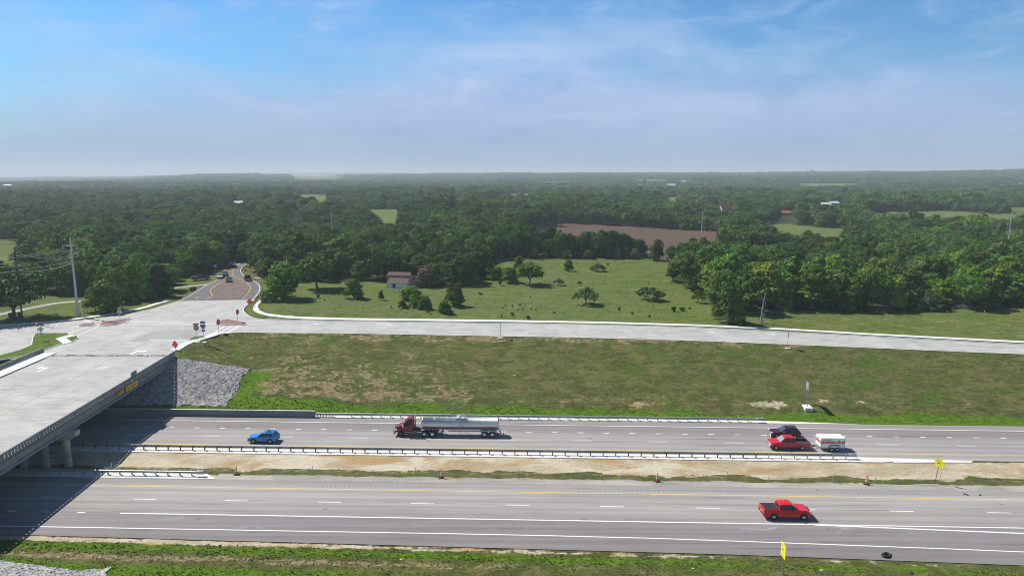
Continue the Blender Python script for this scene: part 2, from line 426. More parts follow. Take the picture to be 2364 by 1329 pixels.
# ---------------------------------------------------------------- building helpers
class MB:
    """collects shapes; build() links them as ONE mesh object"""
    def __init__(s): s.v, s.f, s.sm = [], [], []
    def add(s, vs, fs, smooth=False):
        o = len(s.v); s.v += [tuple(p) for p in vs]
        s.f += [tuple(i + o for i in f) for f in fs]; s.sm += [smooth] * len(fs)
        return s
    def box(s, x0, x1, y0, y1, z0, z1):
        return s.add([(x0, y0, z0), (x1, y0, z0), (x1, y1, z0), (x0, y1, z0), (x0, y0, z1), (x1, y0, z1), (x1, y1, z1), (x0, y1, z1)],
                     [(0, 3, 2, 1), (4, 5, 6, 7), (0, 1, 5, 4), (1, 2, 6, 5), (2, 3, 7, 6), (3, 0, 4, 7)])
    def hexa(s, b, t):
        return s.add(list(b) + list(t), [(0, 3, 2, 1), (4, 5, 6, 7), (0, 1, 5, 4), (1, 2, 6, 5), (2, 3, 7, 6), (3, 0, 4, 7)])
    def beam(s, p, q, w, h, up=(0, 0, 1)):
        p, q = Vector(p), Vector(q); d = (q - p).normalized(); side = d.cross(Vector(up)).normalized(); u = side.cross(d)
        o = [side * (-w / 2) + u * (-h / 2), side * (w / 2) + u * (-h / 2), side * (w / 2) + u * (h / 2), side * (-w / 2) + u * (h / 2)]
        vs = [p + k for k in o] + [q + k for k in o]
        return s.add(vs, [(0, 1, 2, 3), (7, 6, 5, 4), (0, 4, 5, 1), (1, 5, 6, 2), (2, 6, 7, 3), (3, 7, 4, 0)])
    def tube(s, pts, r, n=8, cap=True):
        pts = [Vector(p) for p in pts]; rs = r if isinstance(r, (list, tuple)) else [r] * len(pts)
        vs, fs = [], []
        for i, p in enumerate(pts):
            d = (pts[min(i + 1, len(pts) - 1)] - pts[max(i - 1, 0)]).normalized()
            a = d.cross(Vector((0, 0, 1)) if abs(d.z) < .9 else Vector((1, 0, 0))).normalized(); b = d.cross(a)
            for k in range(n):
                an = 2 * math.pi * k / n; vs.append(p + a * (rs[i] * math.cos(an)) + b * (rs[i] * math.sin(an)))
        for i in range(len(pts) - 1):
            for k in range(n):
                fs.append((i * n + k, i * n + (k + 1) % n, (i + 1) * n + (k + 1) % n, (i + 1) * n + k))
        s.add(vs, fs, True)
        if cap: s.add(vs[:n], [tuple(range(n))]); s.add(vs[-n:], [tuple(reversed(range(n)))])
        return s
    def lathe(s, prof, c, axis='y', n=20):
        """prof: (offset along axis, radius)"""
        vs, fs = [], []
        for (o, r) in prof:
            for k in range(n):
                an = 2 * math.pi * k / n; a, b = r * math.cos(an), r * math.sin(an)
                vs.append({'y': (c[0] + a, c[1] + o, c[2] + b), 'x': (c[0] + o, c[1] + a, c[2] + b), 'z': (c[0] + a, c[1] + b, c[2] + o)}[axis])
        for i in range(len(prof) - 1):
            for k in range(n): fs.append((i * n + k, i * n + (k + 1) % n, (i + 1) * n + (k + 1) % n, (i + 1) * n + k))
        return s.add(vs, fs, True)
    def poly(s, pts): return s.add(pts, [tuple(range(len(pts)))])
    def prism(s, pts, z0, z1):
        n = len(pts); vs = [(x, y, z0) for x, y in pts] + [(x, y, z1) for x, y in pts]
        return s.add(vs, [tuple(range(n - 1, -1, -1)), tuple(range(n, 2 * n))] + [(i, (i + 1) % n, n + (i + 1) % n, n + i) for i in range(n)])
    def build(s, name, m, parent=None, recalc=False, bevel=0.0, seg=1, tri=False):
        me = bpy.data.meshes.new(name)
        me.from_pydata(s.v, [], s.f)
        if recalc or bevel or tri:
            bm = bmesh.new(); bm.from_mesh(me)
            if recalc or bevel: bmesh.ops.recalc_face_normals(bm, faces=bm.faces)
            if bevel:
                ed = [e for e in bm.edges if len(e.link_faces) == 2 and e.calc_face_angle(0) > R(28)]
                bmesh.ops.bevel(bm, geom=ed, offset=bevel, segments=seg, affect='EDGES', clamp_overlap=True)
            if tri: bmesh.ops.triangulate(bm, faces=[f for f in bm.faces if len(f.verts) > 4])
            bm.to_mesh(me); bm.free()
            if bevel: me.polygons.foreach_set('use_smooth', [True] * len(me.polygons)); me.set_sharp_from_angle(angle=R(40))
        else:
            me.polygons.foreach_set('use_smooth', s.sm)
        if m is not None: me.materials.append(m)
        o = bpy.data.objects.new(name, me); COL.objects.link(o)
        if parent is not None: o.parent = parent
        return o

def tag(o, label=None, cat=None, group=None, kind=None):
    if label: o['label'] = label
    if cat: o['category'] = cat
    if group: o['group'] = group
    if kind: o['kind'] = kind
    return o
def thing(name, label, cat, loc=(0, 0, 0), rz=0.0, group=None):
    o = bpy.data.objects.new(name, None); o.empty_display_size = 0.3; COL.objects.link(o)
    o.location = loc; o.rotation_euler = (0, 0, rz)
    return tag(o, label, cat, group)
def children(o): return [c for c in COL.objects if c.parent == o]
def copy_tree(o, kids, parent=None):
    c = o.copy(); COL.objects.link(c)
    if parent is not None: c.parent = parent
    for k in kids.get(o.name, []): copy_tree(k, kids, c)
    return c
def kid_map(o):
    kids = {}
    def go(x):
        kids[x.name] = list(x.children)
        for k in x.children: go(k)
    go(o); return kids

def text_mb(body, size, mbuf, origin, xdir, zdir, align='CENTER', width=None):
    """letters laid on a panel, as faces"""
    cu = bpy.data.curves.new('letters', 'FONT'); cu.body = body; cu.size = size; cu.align_x = align; cu.align_y = 'CENTER'
    cu.resolution_u = 2; cu.extrude = 0.0
    ob = bpy.data.objects.new('letters', cu); COL.objects.link(ob)
    dg = bpy.context.evaluated_depsgraph_get(); dg.update()
    me = bpy.data.meshes.new_from_object(ob.evaluated_get(dg))
    xs = [v.co.x for v in me.vertices]; k = 1.0
    if width and xs and max(xs) - min(xs) > 0: k = width / (max(xs) - min(xs))
    o, xd, zd = Vector(origin), Vector(xdir), Vector(zdir)
    mbuf.add([o + xd * (v.co.x * k) + zd * v.co.y for v in me.vertices], [tuple(p.vertices) for p in me.polygons])
    bpy.data.objects.remove(ob); bpy.data.curves.remove(cu); bpy.data.meshes.remove(me)
    return mbuf

def strip(mb, pts, w, zfun, dz):
    """flat painted stripe along a line"""
    L, Rr = [], []
    for i, p in enumerate(pts):
        a, b = pts[max(i - 1, 0)], pts[min(i + 1, len(pts) - 1)]
        d = Vector((b[0] - a[0], b[1] - a[1])).normalized(); n = Vector((-d.y, d.x)) * w / 2
        z = zfun(p[0], p[1]) + dz
        L.append((p[0] + n.x, p[1] + n.y, z)); Rr.append((p[0] - n.x, p[1] - n.y, z))
    n = len(pts)
    mb.add(L + Rr, [(n + i, n + i + 1, i + 1, i) for i in range(n - 1)])
def resample(pts, step):
    out = [pts[0]]
    for a, b in zip(pts, pts[1:]):
        L = math.dist(a, b); k = max(1, int(L / step))
        out += [(a[0] + (b[0] - a[0]) * i / k, a[1] + (b[1] - a[1]) * i / k) for i in range(1, k + 1)]
    return out
def smooth_line(pts, n=3):
    """Chaikin corner cutting, ends kept"""
    for _ in range(n):
        q = [pts[0]]
        for a, b in zip(pts, pts[1:]):
            q += [(a[0] * .75 + b[0] * .25, a[1] * .75 + b[1] * .25), (a[0] * .25 + b[0] * .75, a[1] * .25 + b[1] * .75)]
        pts = q + [pts[-1]]
    return pts

# ---------------------------------------------------------------- where woods stop: clearings, surveyed from the photograph
def GTo(px, py, h):
    """ground point under a crown of height h whose top meets the sight line"""
    u, dy, dz = ray(px, py)
    y = 60.0
    while y < 9000:
        t = y / dy
        if CAM_H + dz * t < gz(u * t, y) + h: return u * t, y
        y *= 1.004
    return u * y / dy, y
def area(far_pts, near_pts=(), h=9.0):
    return [GT(*p) for p in far_pts] + [GTo(p[0], p[1], h) for p in near_pts]
def in_poly(x, y, poly):
    x = np.asarray(x, float); y = np.asarray(y, float); r = np.zeros(x.shape, bool)
    n = len(poly)
    for i in range(n):
        (x0, y0), (x1, y1) = poly[i], poly[(i + 1) % n]
        c = ((y0 > y) != (y1 > y))
        with np.errstate(divide='ignore', invalid='ignore'):
            r ^= c & (x < (x1 - x0) * (y - y0) / (y1 - y0 + 1e-12) + x0)
    return r
ROAD_L = smooth_line([GT(*p) for p in ((410, 698), (430, 689), (453, 674.7), (477, 660.7), (503.5, 648.6), (511.5, 640), (511, 632), (521, 622.6), (538, 616), (556, 611))], 2)
ROAD_R = smooth_line([GT(*p) for p in ((589, 694), (601.5, 680), (606, 667), (598.5, 657), (584, 649.4), (563, 640), (555.5, 629), (559, 621), (568, 615), (578, 611))], 2)
PASTURE = [GT(*p) for p in ((606, 735), (598, 690), (607, 655), (640, 652), (800, 653), (880, 651), (960, 669), (1000, 665), (1050, 659), (1108, 655), (1128, 640), (1122, 612),
           (1150, 597), (1180, 594), (1300, 596), (1420, 593), (1560, 591), (1572, 590), (1548, 640), (1560, 651), (1600, 668), (1640, 690), (1652, 738), (1690, 736), (1722, 717), (1800, 714),
           (1900, 713), (2000, 716), (2100, 713), (2200, 709), (2364, 706), (2640, 702))] + [(190, 140), (-55, 150)]
LAWN = [GT(*p) for p in ((-260, 745), (-260, 700), (-60, 692), (100, 686), (222, 686), (230, 712), (262, 722), (330, 703), (385, 690), (388, 664), (420, 650), (470, 640), (500, 636), (505, 648), (412, 698), (300, 735), (0, 760))]
CORRIDOR = [(x - 4, y) for x, y in ROAD_L] + [(x + 5, y) for x, y in reversed(ROAD_R)]
BROWN = area(((1205, 534), (1300, 515), (1400, 518), (1500, 524), (1560, 529), (1650, 532), (1672, 545)), ((1664, 548), (1600, 541), (1562, 545), (1546, 549), (1522, 549), (1494, 546), (1440, 541), (1390, 532), (1300, 537), (1225, 540)))
FIELDS = [area(((680, 451), (762, 451)), ((764, 471), (690, 471))), area(((838, 484), (930, 484)), ((925, 511), (878, 511))),
          area(((1030, 461), (1074, 458)), ((1072, 469), (1034, 475))), area(((1735, 515), (1800, 513), (1900, 521), (1967, 529)), ((1942, 541), (1885, 538), (1760, 526))),
          area(((1838, 420), (1990, 420.5), (2024, 424)), ((1962, 427), (1840, 426))), area(((1990, 487), (2200, 493), (2380, 499)), ((2380, 509), (2200, 502), (2006, 497))),
          area(((-60, 555), (30, 555), (58, 574)), ((62, 591), (-60, 602))), area(((1458, 412.5), (1542, 414)), ((1540, 417), (1460, 416))),
          area(((655, 406.5), (760, 404), (802, 411)), ((780, 416), (680, 418))), area(((2306, 414), (2380, 416)), ((2380, 421), (2310, 420))),
          area(((1528, 454), (1572, 454)), ((1568, 469), (1530, 469))), area(((1150, 450), (1200, 446), (1235, 445)), ((1225, 457), (1160, 458))),
          area(((1240, 419), (1330, 418)), ((1335, 421), (1245, 422)))]
def far_open(x, y):
    """meadows scattered through the far country"""
    d = np.hypot(x, y)
    return (d > 620) & ((vnoise(x * .62 + 900, y * .8 + 300, 210) + .35 * vnoise(x + 77, y, 60)) > .94)
def clear_mask(x, y):
    m = in_poly(x, y, PASTURE) | in_poly(x, y, LAWN) | in_poly(x, y, CORRIDOR) | in_poly(x, y, BROWN) | in_poly(x, y, JUNC_ROUGH)
    for f in FIELDS: m |= in_poly(x, y, f)
    return m | far_open(x, y)
JUNC_ROUGH = [(-140, 128), (-60, 128), (-60, 187), (-66, 189), (-92, 187), (-140, 178)]
def pav_edge(x): return np.interp(x, [-250, -60, 0, 25, 56, 120, 260], [74.0, 72.95, 71.85, 71.4, 70.25, 66.5, 58])

# ---------------------------------------------------------------- the ground, one sheet to the horizon
def axis(dense0, dense1, step, lo, hi, grow):
    a = list(np.arange(dense0, dense1 + 1e-6, step))
    s, x = step, a[-1]
    while x < hi: s *= grow; x += s; a.append(x)
    s, x = step, a[0]
    while x > lo: s *= grow; x -= s; a.insert(0, x)
    return np.array(a)
GRID = {}
def build_ground():
    xs = axis(-135, 150, 1.1, -15000, 15000, 1.13)
    ya = list(np.arange(60, 172, 0.55)) + list(np.arange(172, 330, 1.6))
    s, y = 1.6, ya[-1]
    while y < 16000: s *= 1.035; y += s; ya.append(y)
    yb = []; s, y = .6, 60.0
    while y > -400: s *= 1.25; y -= s; yb.insert(0, y)
    ys = np.array(yb + ya)
    X, Y = np.meshgrid(xs, ys); Z = ground_h(X, Y)
    # keep the sheet a hand below every laid surface; small tussocks on open grass
    x, y = X.ravel(), Y.ravel(); v = V(x, y); z = Z.ravel().copy()
    clear = clear_mask(x, y)
    wood = ((~clear) & (y > 158)).astype(float)
    past = (in_poly(x, y, PASTURE) | in_poly(x, y, LAWN)).astype(float)
    for f in FIELDS: past = np.maximum(past, in_poly(x, y, f))
    past = np.maximum(past, far_open(x, y))
    plough = in_poly(x, y, BROWN).astype(float)
    sand = np.zeros_like(x); lush = np.zeros_like(x); straw = np.zeros_like(x)
    xj = x + 9 * (vnoise(x, y, 6) - .5) + 5 * (vnoise(x + 50, y, 2.2) - .5); vj = v + 2.2 * (vnoise(x + 9, y + 4, 5) - .5) + 1.2 * (vnoise(x, y + 70, 1.7) - .5)
    def band(c, w): return np.exp(-((v - c) / w) ** 2)
    med = sstep(91.5, 93.3, vj) * sstep(98.6, 97.0, v)
    sand = np.maximum(sand, 1.1 * med)
    sand = np.maximum(sand, sstep(88.0, 88.4, v) * sstep(90.3, 89.9, v) * .8)
    sand = np.maximum(sand, np.exp(-((v - (pav_edge(x) - .55)) / .62) ** 2) * sstep(80, 40, x) * np.interp(x, [-60, -20, 20, 60], [1.0, .75, .55, .3]) * (v < 80))
    lush = np.maximum(lush, band(91.2, .8) * .30)
    straw = np.maximum(straw, band(91.9, .8) * .5)
    edge = pav_edge(x)
    lush = np.maximum(lush, np.exp(-((v - (edge - 1.9)) / 1.0) ** 2) * np.interp(x, [-60, -30, 10, 40, 80], [.85, .80, .70, .58, .5]) * (v < 80))
    straw = np.maximum(straw, np.exp(-((v - (edge - 4.0)) / 1.0) ** 2) * np.interp(x, [-60, -20, 10, 40, 70], [.75, .62, .35, .1, .1]) * (v < 80))
    lush = np.maximum(lush, sstep(edge - 5.0, edge - 6.2, v) * np.interp(x, [-46, -40, -10, 10], [.7, .9, .6, .25]) * (v < 80))
    # foot of the big bank: lush strip, wider on the left; straw above it
    lw = np.interp(xj, [-60, -45, -33, 0, 60, 120], [4.6, 4.2, 4.6, 3.2, 2.6, 2.4])
    lush = np.maximum(lush, sstep(113, 113.6, v) * sstep(114.4 + lw, 113.6 + lw - .9, vj) * 1.15)
    lush = np.maximum(lush, (sstep(-51.5, -50, x - (v - 116) * -.12) * sstep(46.5, 49, -xj + (v - 113) * .12) * (v > 113) * sstep(132, 126, vj)) * .75)
    bk = (v > 114) & (v < 149)
    t = np.clip((vj - 114) / 33, 0, 1)
    sb = np.interp(xj, [-66, -52, -30, -14, 2, 25, 60, 120], [.30, .52, .58, .42, .20, .16, .14, .2])
    sb = sb * sstep(.08, .16, t) * np.interp(t, [0, .2, .35, .6, .85, .93, 1], [1.0, 1.05, .9, .72, .4, .75, .95])
    sb = np.where((x > -5) & (t < .35), np.maximum(sb, .36 * np.exp(-((t - .17) / .09) ** 2)), sb)
    sb = np.where((xj > -24) & (t > .84), np.maximum(sb, np.interp(x, [-24, 5, 20], [.42, .5, .62]) * sstep(.82, .92, t)), sb)
    straw = np.where(bk, np.maximum(straw, sb), straw)
    lush = np.where(bk & (xj > -16), np.maximum(lush, .30 * np.exp(-((t - .66) / .16) ** 2) * sstep(-16, 10, x)), lush)
    # pale stone showing on the lower bank at the right
    for (px, py, w, s) in ((1775, 930, 4.0, .75), (1478, 930, 2.6, .62), (1990, 925, 3.0, .5), (1900, 920, 2.0, .45), (1450, 935, 2.4, .4)):
        cx, cy = GT(px, py); sand = np.maximum(sand, s * np.exp(-(((x - cx) / w) ** 2 + ((y - cy) / 1.7) ** 2)))
    yb_ = np.where(x < -63, 150.0, np.interp(x, ffx, ffy))
    strip_ = (y > yb_) & (y < yb_ + 14) & (x > -60)
    lush = np.where(strip_, np.maximum(lush, .30 * sstep(yb_ + 12, yb_ + 2, y)), lush)
    straw = np.where(in_poly(x, y, PASTURE) & (y < 215), np.maximum(straw, np.interp(x, [-60, -20, 10, 40, 100], [.05, .14, .22, .24, .26])), straw)
    lush = np.where(past * (y > 190) * (x > 10) > 0, np.maximum(lush, .22), lush)
    past = np.where(in_poly(x, y, LAWN), .85, past)
    GRID.update(xs=xs, ys=ys, sand=sand, lush=lush, straw=straw, past=past, wood=wood, plough=plough, edge=edge)
    n = len(x)
    open_g = ((v > 114.6) | (v < edge - 1.0)) & (y < 330) & (wood < .5)
    rough = np.sin(x * 7.1 + 3 * np.sin(y * 2.3)) * np.sin(y * 8.3 + 2.5 * np.sin(x * 1.9))
    z += np.where(open_g, (nprng.random(n) * .10 + rough * .03) * (1 - plough) - .05, 0)
    z += np.where((v > 90.6) & (v < 97.0), (nprng.random(n) - .5) * .07, 0)
    z -= .14 * in_poly(x, y, CORRIDOR)
    z = np.where(in_poly(x, y, JUNC_ROUGH) & (y > 150), np.minimum(z, 6.93), z)
    nx, ny = len(xs), len(ys)
    idx = np.arange(nx * ny).reshape(ny, nx)
    faces = np.stack([idx[:-1, :-1], idx[:-1, 1:], idx[1:, 1:], idx[1:, :-1]], -1).reshape(-1, 4)
    me = bpy.data.meshes.new('ground')
    me.vertices.add(n); me.vertices.foreach_set('co', np.stack([x, y, z], 1).ravel())
    me.loops.add(len(faces) * 4); me.loops.foreach_set('vertex_index', faces.ravel())
    me.polygons.add(len(faces)); me.polygons.foreach_set('loop_start', np.arange(len(faces)) * 4); me.polygons.foreach_set('loop_total', np.full(len(faces), 4))
    me.update(); me.validate()
    me.polygons.foreach_set('use_smooth', [True] * len(faces))
    for nm, ch in (('zone', (sand, lush, past)), ('zone2', (straw, plough, wood))):
        a = me.attributes.new(nm, 'FLOAT_COLOR', 'POINT')
        a.data.foreach_set('color', np.stack([*ch, np.ones(n)], 1).astype(np.float32).ravel())
    me.materials.append(ground_material())
    o = bpy.data.objects.new('ground', me); COL.objects.link(o)
    tag(o, 'open ground of grass banks, pasture and low wooded hills', None, None, 'structure')
build_ground()

# ---------------------------------------------------------------- carriageways and their paint
M_ASPH = asphalt_material()
M_CONC = concrete_material('road_concrete', (0.365, 0.36, 0.342), (0.435, 0.43, 0.412), .55, (.25, 1, 1), R(93))
M_WALK = concrete_material('walk_concrete', (0.60, 0.585, 0.545), (0.68, 0.665, 0.63), .18)
M_BRIDGE = concrete_material('bridge_concrete', (0.215, 0.215, 0.212), (0.275, 0.275, 0.27), .4, (.5, .5, 3))
M_WHITE = mat('paint_white', (0.76, 0.76, 0.74), .7, noise=.12, nscale=2.0)
M_YEL = mat('paint_yellow', (0.66, 0.50, 0.085), .7, noise=.12, nscale=2.0)
M_YELF = mat('paint_yellow_faded', (0.34, 0.30, 0.14), .8, noise=.15, nscale=1.0)
M_STEEL = mat('galvanised_steel', (0.44, 0.455, 0.465), .55, .55, noise=.12, nscale=2.0)
M_POST = mat('steel_post', (0.30, 0.31, 0.32), .5, .5)
M_WOODP = mat('treated_timber', (0.17, 0.115, 0.05), .85, noise=.25, nscale=6)
M_PAVER = paver_material()
M_GRASSISL = None

def carriageway(name, lo, hi, label):
    mb = MB(); xs = list(np.arange(-260, 281, 5.0))
    a = [(*hw(x, float(lo(x))), 0.0) for x in xs]; b = [(*hw(x, float(hi(x))), 0.0) for x in xs]
    n = len(xs)
    mb.add(a + b, [(i, i + 1, n + i + 1, n + i) for i in range(n - 1)])
    return tag(mb.build(name, M_ASPH), label, None, None, 'structure')
near_road = carriageway('highway_road', pav_edge, lambda x: 88.3, 'near carriageway of the highway, pale grey lanes with a darker outer lane')
far_road = carriageway('highway_road', lambda x: 98.2, lambda x: 112.95, 'far carriageway of the highway, with the tanker on it')

def hstripe(mb, x0, x1, v, w, dz=.006):
    xs = list(np.linspace(x0, x1, max(2, int((x1 - x0) / 12) + 1)))
    f = v if callable(v) else (lambda x: v)
    strip(mb, [hw(x, float(f(x))) for x in xs], w, lambda x, y: 0.0, dz)
EDGE_V = lambda x: np.interp(x, [-260, 0, 19, 58, 120, 280], [74.86, 74.85, 74.57, 73.07, 69.6, 60])
def paint():
    w, y = MB(), MB()
    hstripe(y, -260, 280, 85.86, .16)
    x0 = G(520, 1158)[0]; k = -14
    for k in range(-16, 22): hstripe(w, x0 + k * 12.19, x0 + k * 12.19 + 3.05, 82.2, .15)
    xs = G(279, 1187)[0]
    hstripe(w, xs, 280, 78.43, .21)
    for k in range(1, 12): hstripe(w, xs - k * 4.5 - .95, xs - k * 4.5 + .05, 78.43, .22)
    hstripe(w, -260, 280, EDGE_V, .17)
    gx, gy = G(1880, 1207); hx, hy = G(2364, 1225.5)
    xg = np.linspace(gx, gx + 3 * (hx - gx), 8)
    strip(w, [(x, hw(x, 78.35)[1] + (hy - hw(hx, 78.35)[1]) * ((x - gx) / (hx - gx)) ** 1.0) for x in xg], .24, lambda x, y: 0, .009)
    o = w.build('lane_markings', M_WHITE, near_road); y.build('edge_line', M_YEL, near_road)
    # rumble strip ground into the shoulder
    r = MB()
    for k in range(0, 330): hstripe(r, -100 + k * .6, -100 + k * .6 + .28, 86.55, .36, .005)
    r.build('rumble_strip', mat('rumble', (0.345, 0.33, 0.315), .9), near_road)
    w, y = MB(), MB()
    hstripe(y, -260, 280, 100.45, .16)
    x0 = G(806, 1010.5)[0]
    for k in range(-16, 20): hstripe(w, x0 + k * 12.05, x0 + k * 12.05 + 3.05, 104.05, .15)
    x0 = G(508, 990.8)[0]; st = (G(1125, 995)[0] - G(508, 990.8)[0]) / 10.1
    st = 4.27
    for k in range(-30, 44): hstripe(w, x0 + k * st, x0 + k * st + .95, 107.5, .2)
    hstripe(w, -260, 280, 110.75, .17)
    w.build('lane_markings', M_WHITE, far_road); y.build('edge_line', M_YEL, far_road)
paint()

def mow_strip(x0, x1, v0, v1, tip=None, label=''):
    mb = MB(); pts = [hw(x0, v0), hw(x1, v0)] + ([hw(*tip)] if tip else []) + [hw(x1, v1), hw(x0, v1)]
    mb.prism(pts, -.12, .035)
    return tag(mb.build('concrete_strip', M_WALK, tri=True), label, None, None, 'structure')
mow_strip(-150, G(470, 1106)[0], 88.32, 90.0, (G(500, 1108)[0], 88.32), 'concrete strip under the short guardrail beside the bridge')
mow_strip(-150, G(2030, 1055)[0], 97.2, 98.95, (G(2130, 1058)[0], 98.55), 'long white concrete strip under the median guardrail')
mb = MB(); mb.prism([hw(G(2055, 1057)[0], 97.2), hw(G(2240, 1059)[0], 97.6), hw(G(2240, 1055)[0], 98.2), hw(G(2062, 1052)[0], 98.75)], -.12, .03)
tag(mb.build('concrete_strip', M_WALK), 'short white concrete strip past the end of the median guardrail', None, None, 'structure')
mow_strip(-36, G(1765, 970)[0], 112.9, 114.15, (G(1985, 974)[0], 112.95), 'white concrete strip under the guardrail at the bank foot')
mb = MB()
xs = list(np.arange(G(495, 1108)[0], 180, 2.0)); n = len(xs)
mb.add([(*hw(x, 88.25), -.02) for x in xs] + [(*hw(x, 90.0 + .25 * math.sin(x * .9) + .15 * math.sin(x * 2.7)), -.035) for x in xs], [(i, i + 1, n + i + 1, n + i) for i in range(n - 1)])
tag(mb.build('gravel_shoulder', concrete_material('gravel', (0.29, 0.27, 0.24), (0.39, 0.36, 0.32), .5, (.2, 1.5, 1))), 'grey gravel shoulder along the cable barrier', None, None, 'structure')

# ---------------------------------------------------------------- frontage road and junction
def zroad(x, y): return float(zf(x))
def build_frontage():
    mb = MB(); xs = list(np.arange(-62, 200, 3.0)); n = len(xs)
    nz = [(x, float(np.interp(x, fnx, fny)), float(zf(x))) for x in xs]; fz = [(x, float(np.interp(x, ffx, ffy)), float(zf(x))) for x in xs]
    mb.add(nz + fz, [(i, i + 1, n + i + 1, n + i) for i in range(n - 1)])
    o = tag(mb.build('frontage_road', M_CONC), 'pale concrete frontage road along the top of the bank', None, None, 'structure')
    w, y = MB(), MB()
    def between(f): return [(x, float(np.interp(x, fnx, fny) * (1 - f) + np.interp(x, ffx, ffy) * f)) for x in xs]
    strip(y, between(.025), .14, zroad, .006); strip(w, between(.965), .13, zroad, .006)
    for f in (.34, .66):
        for k in range(0, len(xs) - 1, 4): strip(w, between(f)[k:k + 2], .12, zroad, .006)
    for (px, py) in ((720, 750), (1635, 764), (1775, 769), (890, 749)):
        x, yy = GF(px, py); z = float(zf(x)) + .006
        w.poly([(x - 2.2, yy - .12, z), (x + .6, yy - .12, z), (x + .6, yy - .5, z), (x + 1.9, yy, z), (x + .6, yy + .5, z), (x + .6, yy + .12, z), (x - 2.2, yy + .12, z)])
    w.build('lane_markings', mat('paint_white_worn', (0.67, 0.665, 0.64), .8), o); y.build('edge_line', mat('paint_cream', (0.70, 0.62, 0.42), .8), o)
    j = MB()
    for k in range(2, len(xs) - 1, 2):
        j.poly([(xs[k], nz[k][1] + .2, nz[k][2] + .003), (xs[k] + .05, nz[k][1] + .2, nz[k][2] + .003), (xs[k] + .05, fz[k][1] - .2, fz[k][2] + .003), (xs[k], fz[k][1] - .2, fz[k][2] + .003)])
    strip(j, between(.5), .06, zroad, .003)
    j.build('joints', mat('joint', (0.33, 0.32, 0.30), .9), o)
    # grass verge gap then sidewalk
    fw_o = [GF(*p) for p in ((620, 726.6), (660, 731), (700, 733.5), (800, 736), (1000, 737.5), (1200, 739.3), (1400, 742.3), (1600, 747.3), (1800, 755), (2000, 766), (2364, 783), (2600, 796))]
    fw_i = [GF(*p) for p in ((617, 731.4), (660, 736.5), (700, 738.6), (800, 740.6), (1000, 742), (1200, 743.6), (1400, 746.4), (1600, 751), (1800, 758.5), (2000, 769.6), (2364, 787), (2600, 800.5))]
    tl_o = [GF(*p) for p in ((613.8, 691.5), (605.5, 697.5), (597, 705), (595.6, 711), (599.7, 719), (612, 724.8))]
    tl_i = [GF(*p) for p in ((600.5, 694.5), (589.8, 704), (584.5, 711), (583.5, 716), (586.5, 720), (597, 726.2))]
    s = MB()
    for A, B in ((tl_o + fw_o, tl_i + fw_i),):
        n = len(A); up = [(x, y, float(zf(x)) + .09) for x, y in A] + [(x, y, float(zf(x)) + .09) for x, y in B]
        dn = [(x, y, z - .3) for x, y, z in up]
        s.add(up, [(n + i, n + i + 1, i + 1, i) for i in range(n - 1)])
        s.add(up[n:] + dn[n:], [(n + i, n + i + 1, i + 1, i) for i in range(n - 1)])
        s.add(up[:n] + dn[:n], [(i, i + 1, n + i + 1, n + i) for i in range(n - 1)])
    tag(s.build('sidewalk', M_WALK), 'white sidewalk curving from the junction along the frontage road', None, None, 'structure')
    k = MB()   # kerb
    kp = [GF(*p) for p in ((588, 694.5), (584, 698), (571, 706), (562, 716), (561.8, 720), (566.6, 727), (579, 734), (590, 737.4), (604, 739.5))]
    kp = smooth_line(kp, 2)
    kk = kp + [(x, y) for x, y in zip(ffx[1:], ffy[1:])]
    for a, b in zip(kk, kk[1:]):
        za, zb = float(zf(a[0])), float(zf(b[0]))
        k.beam((a[0], a[1], za + .06), (b[0], b[1], zb + .06), .22, .16)
    tag(k.build('kerb', M_WALK), 'white kerb along the far side of the frontage road', None, None, 'structure')
build_frontage()

BAX = Vector((0.0575, -0.9983))          # along the bridge, towards the camera
BAT = Vector((-0.9983, -0.0575))         # across it, to the left
B0 = Vector((-65.6, 128.0))
BW = 27.2
def bp(s, t): p = B0 + BAX * s + BAT * t; return (p.x, p.y)
JUNCTION = [bp(0, 0)] + [GF(*p) for p in ((405, 812), (430, 797), (455, 787), (480, 780), (505, 774), (540, 770.3))] + \
           [(-61.5, float(np.interp(-61.5, fnx, fny))), (-61.5, float(np.interp(-61.5, ffx, ffy)))] + \
           [GF(*p) for p in ((604, 739.5), (590, 737.4), (579, 734), (566.6, 727), (561.8, 718), (571, 706), (584, 698), (588, 693.5), (412, 697.5), (380, 707), (350, 716), (300, 727), (220, 739), (150, 747), (80, 754), (0, 757.5), (-200, 770), (-420, 782), (-420, 860))] + [bp(0, BW + 14), bp(0, BW)]
def flat(name, pts, z, m, label, kind='structure'):
    mb = MB(); mb.poly([(x, y, z) for x, y in pts]); o = mb.build(name, m, tri=True)
    return tag(o, label, None, None, kind)
junction = flat('junction_road', JUNCTION, 7.002, M_CONC, 'broad pale concrete junction at the end of the bridge')
def raised(name, pts, h, m, label, wall=None):
    mb = MB(); mb.prism(pts, 6.8, 7.0 + h); o = mb.build(name, m, tri=True)
    if wall:
        k = MB()
        for a, b in zip(pts, pts[1:] + pts[:1]): k.beam((a[0], a[1], 7.07), (b[0], b[1], 7.07), .16, .2)
        k.build('kerb', wall, o)
    return tag(o, label, None, None, 'structure')
PX = lambda *ps: [GF(*p) for p in ps]
raised('paved_island', PX((498, 752), (503, 746), (510, 743), (529, 739.7), (550, 744.5), (565, 747), (570, 751.5), (562, 753), (523.5, 752.8)), .12, M_PAVER, 'red brick island with two stop signs standing by it', M_WALK)
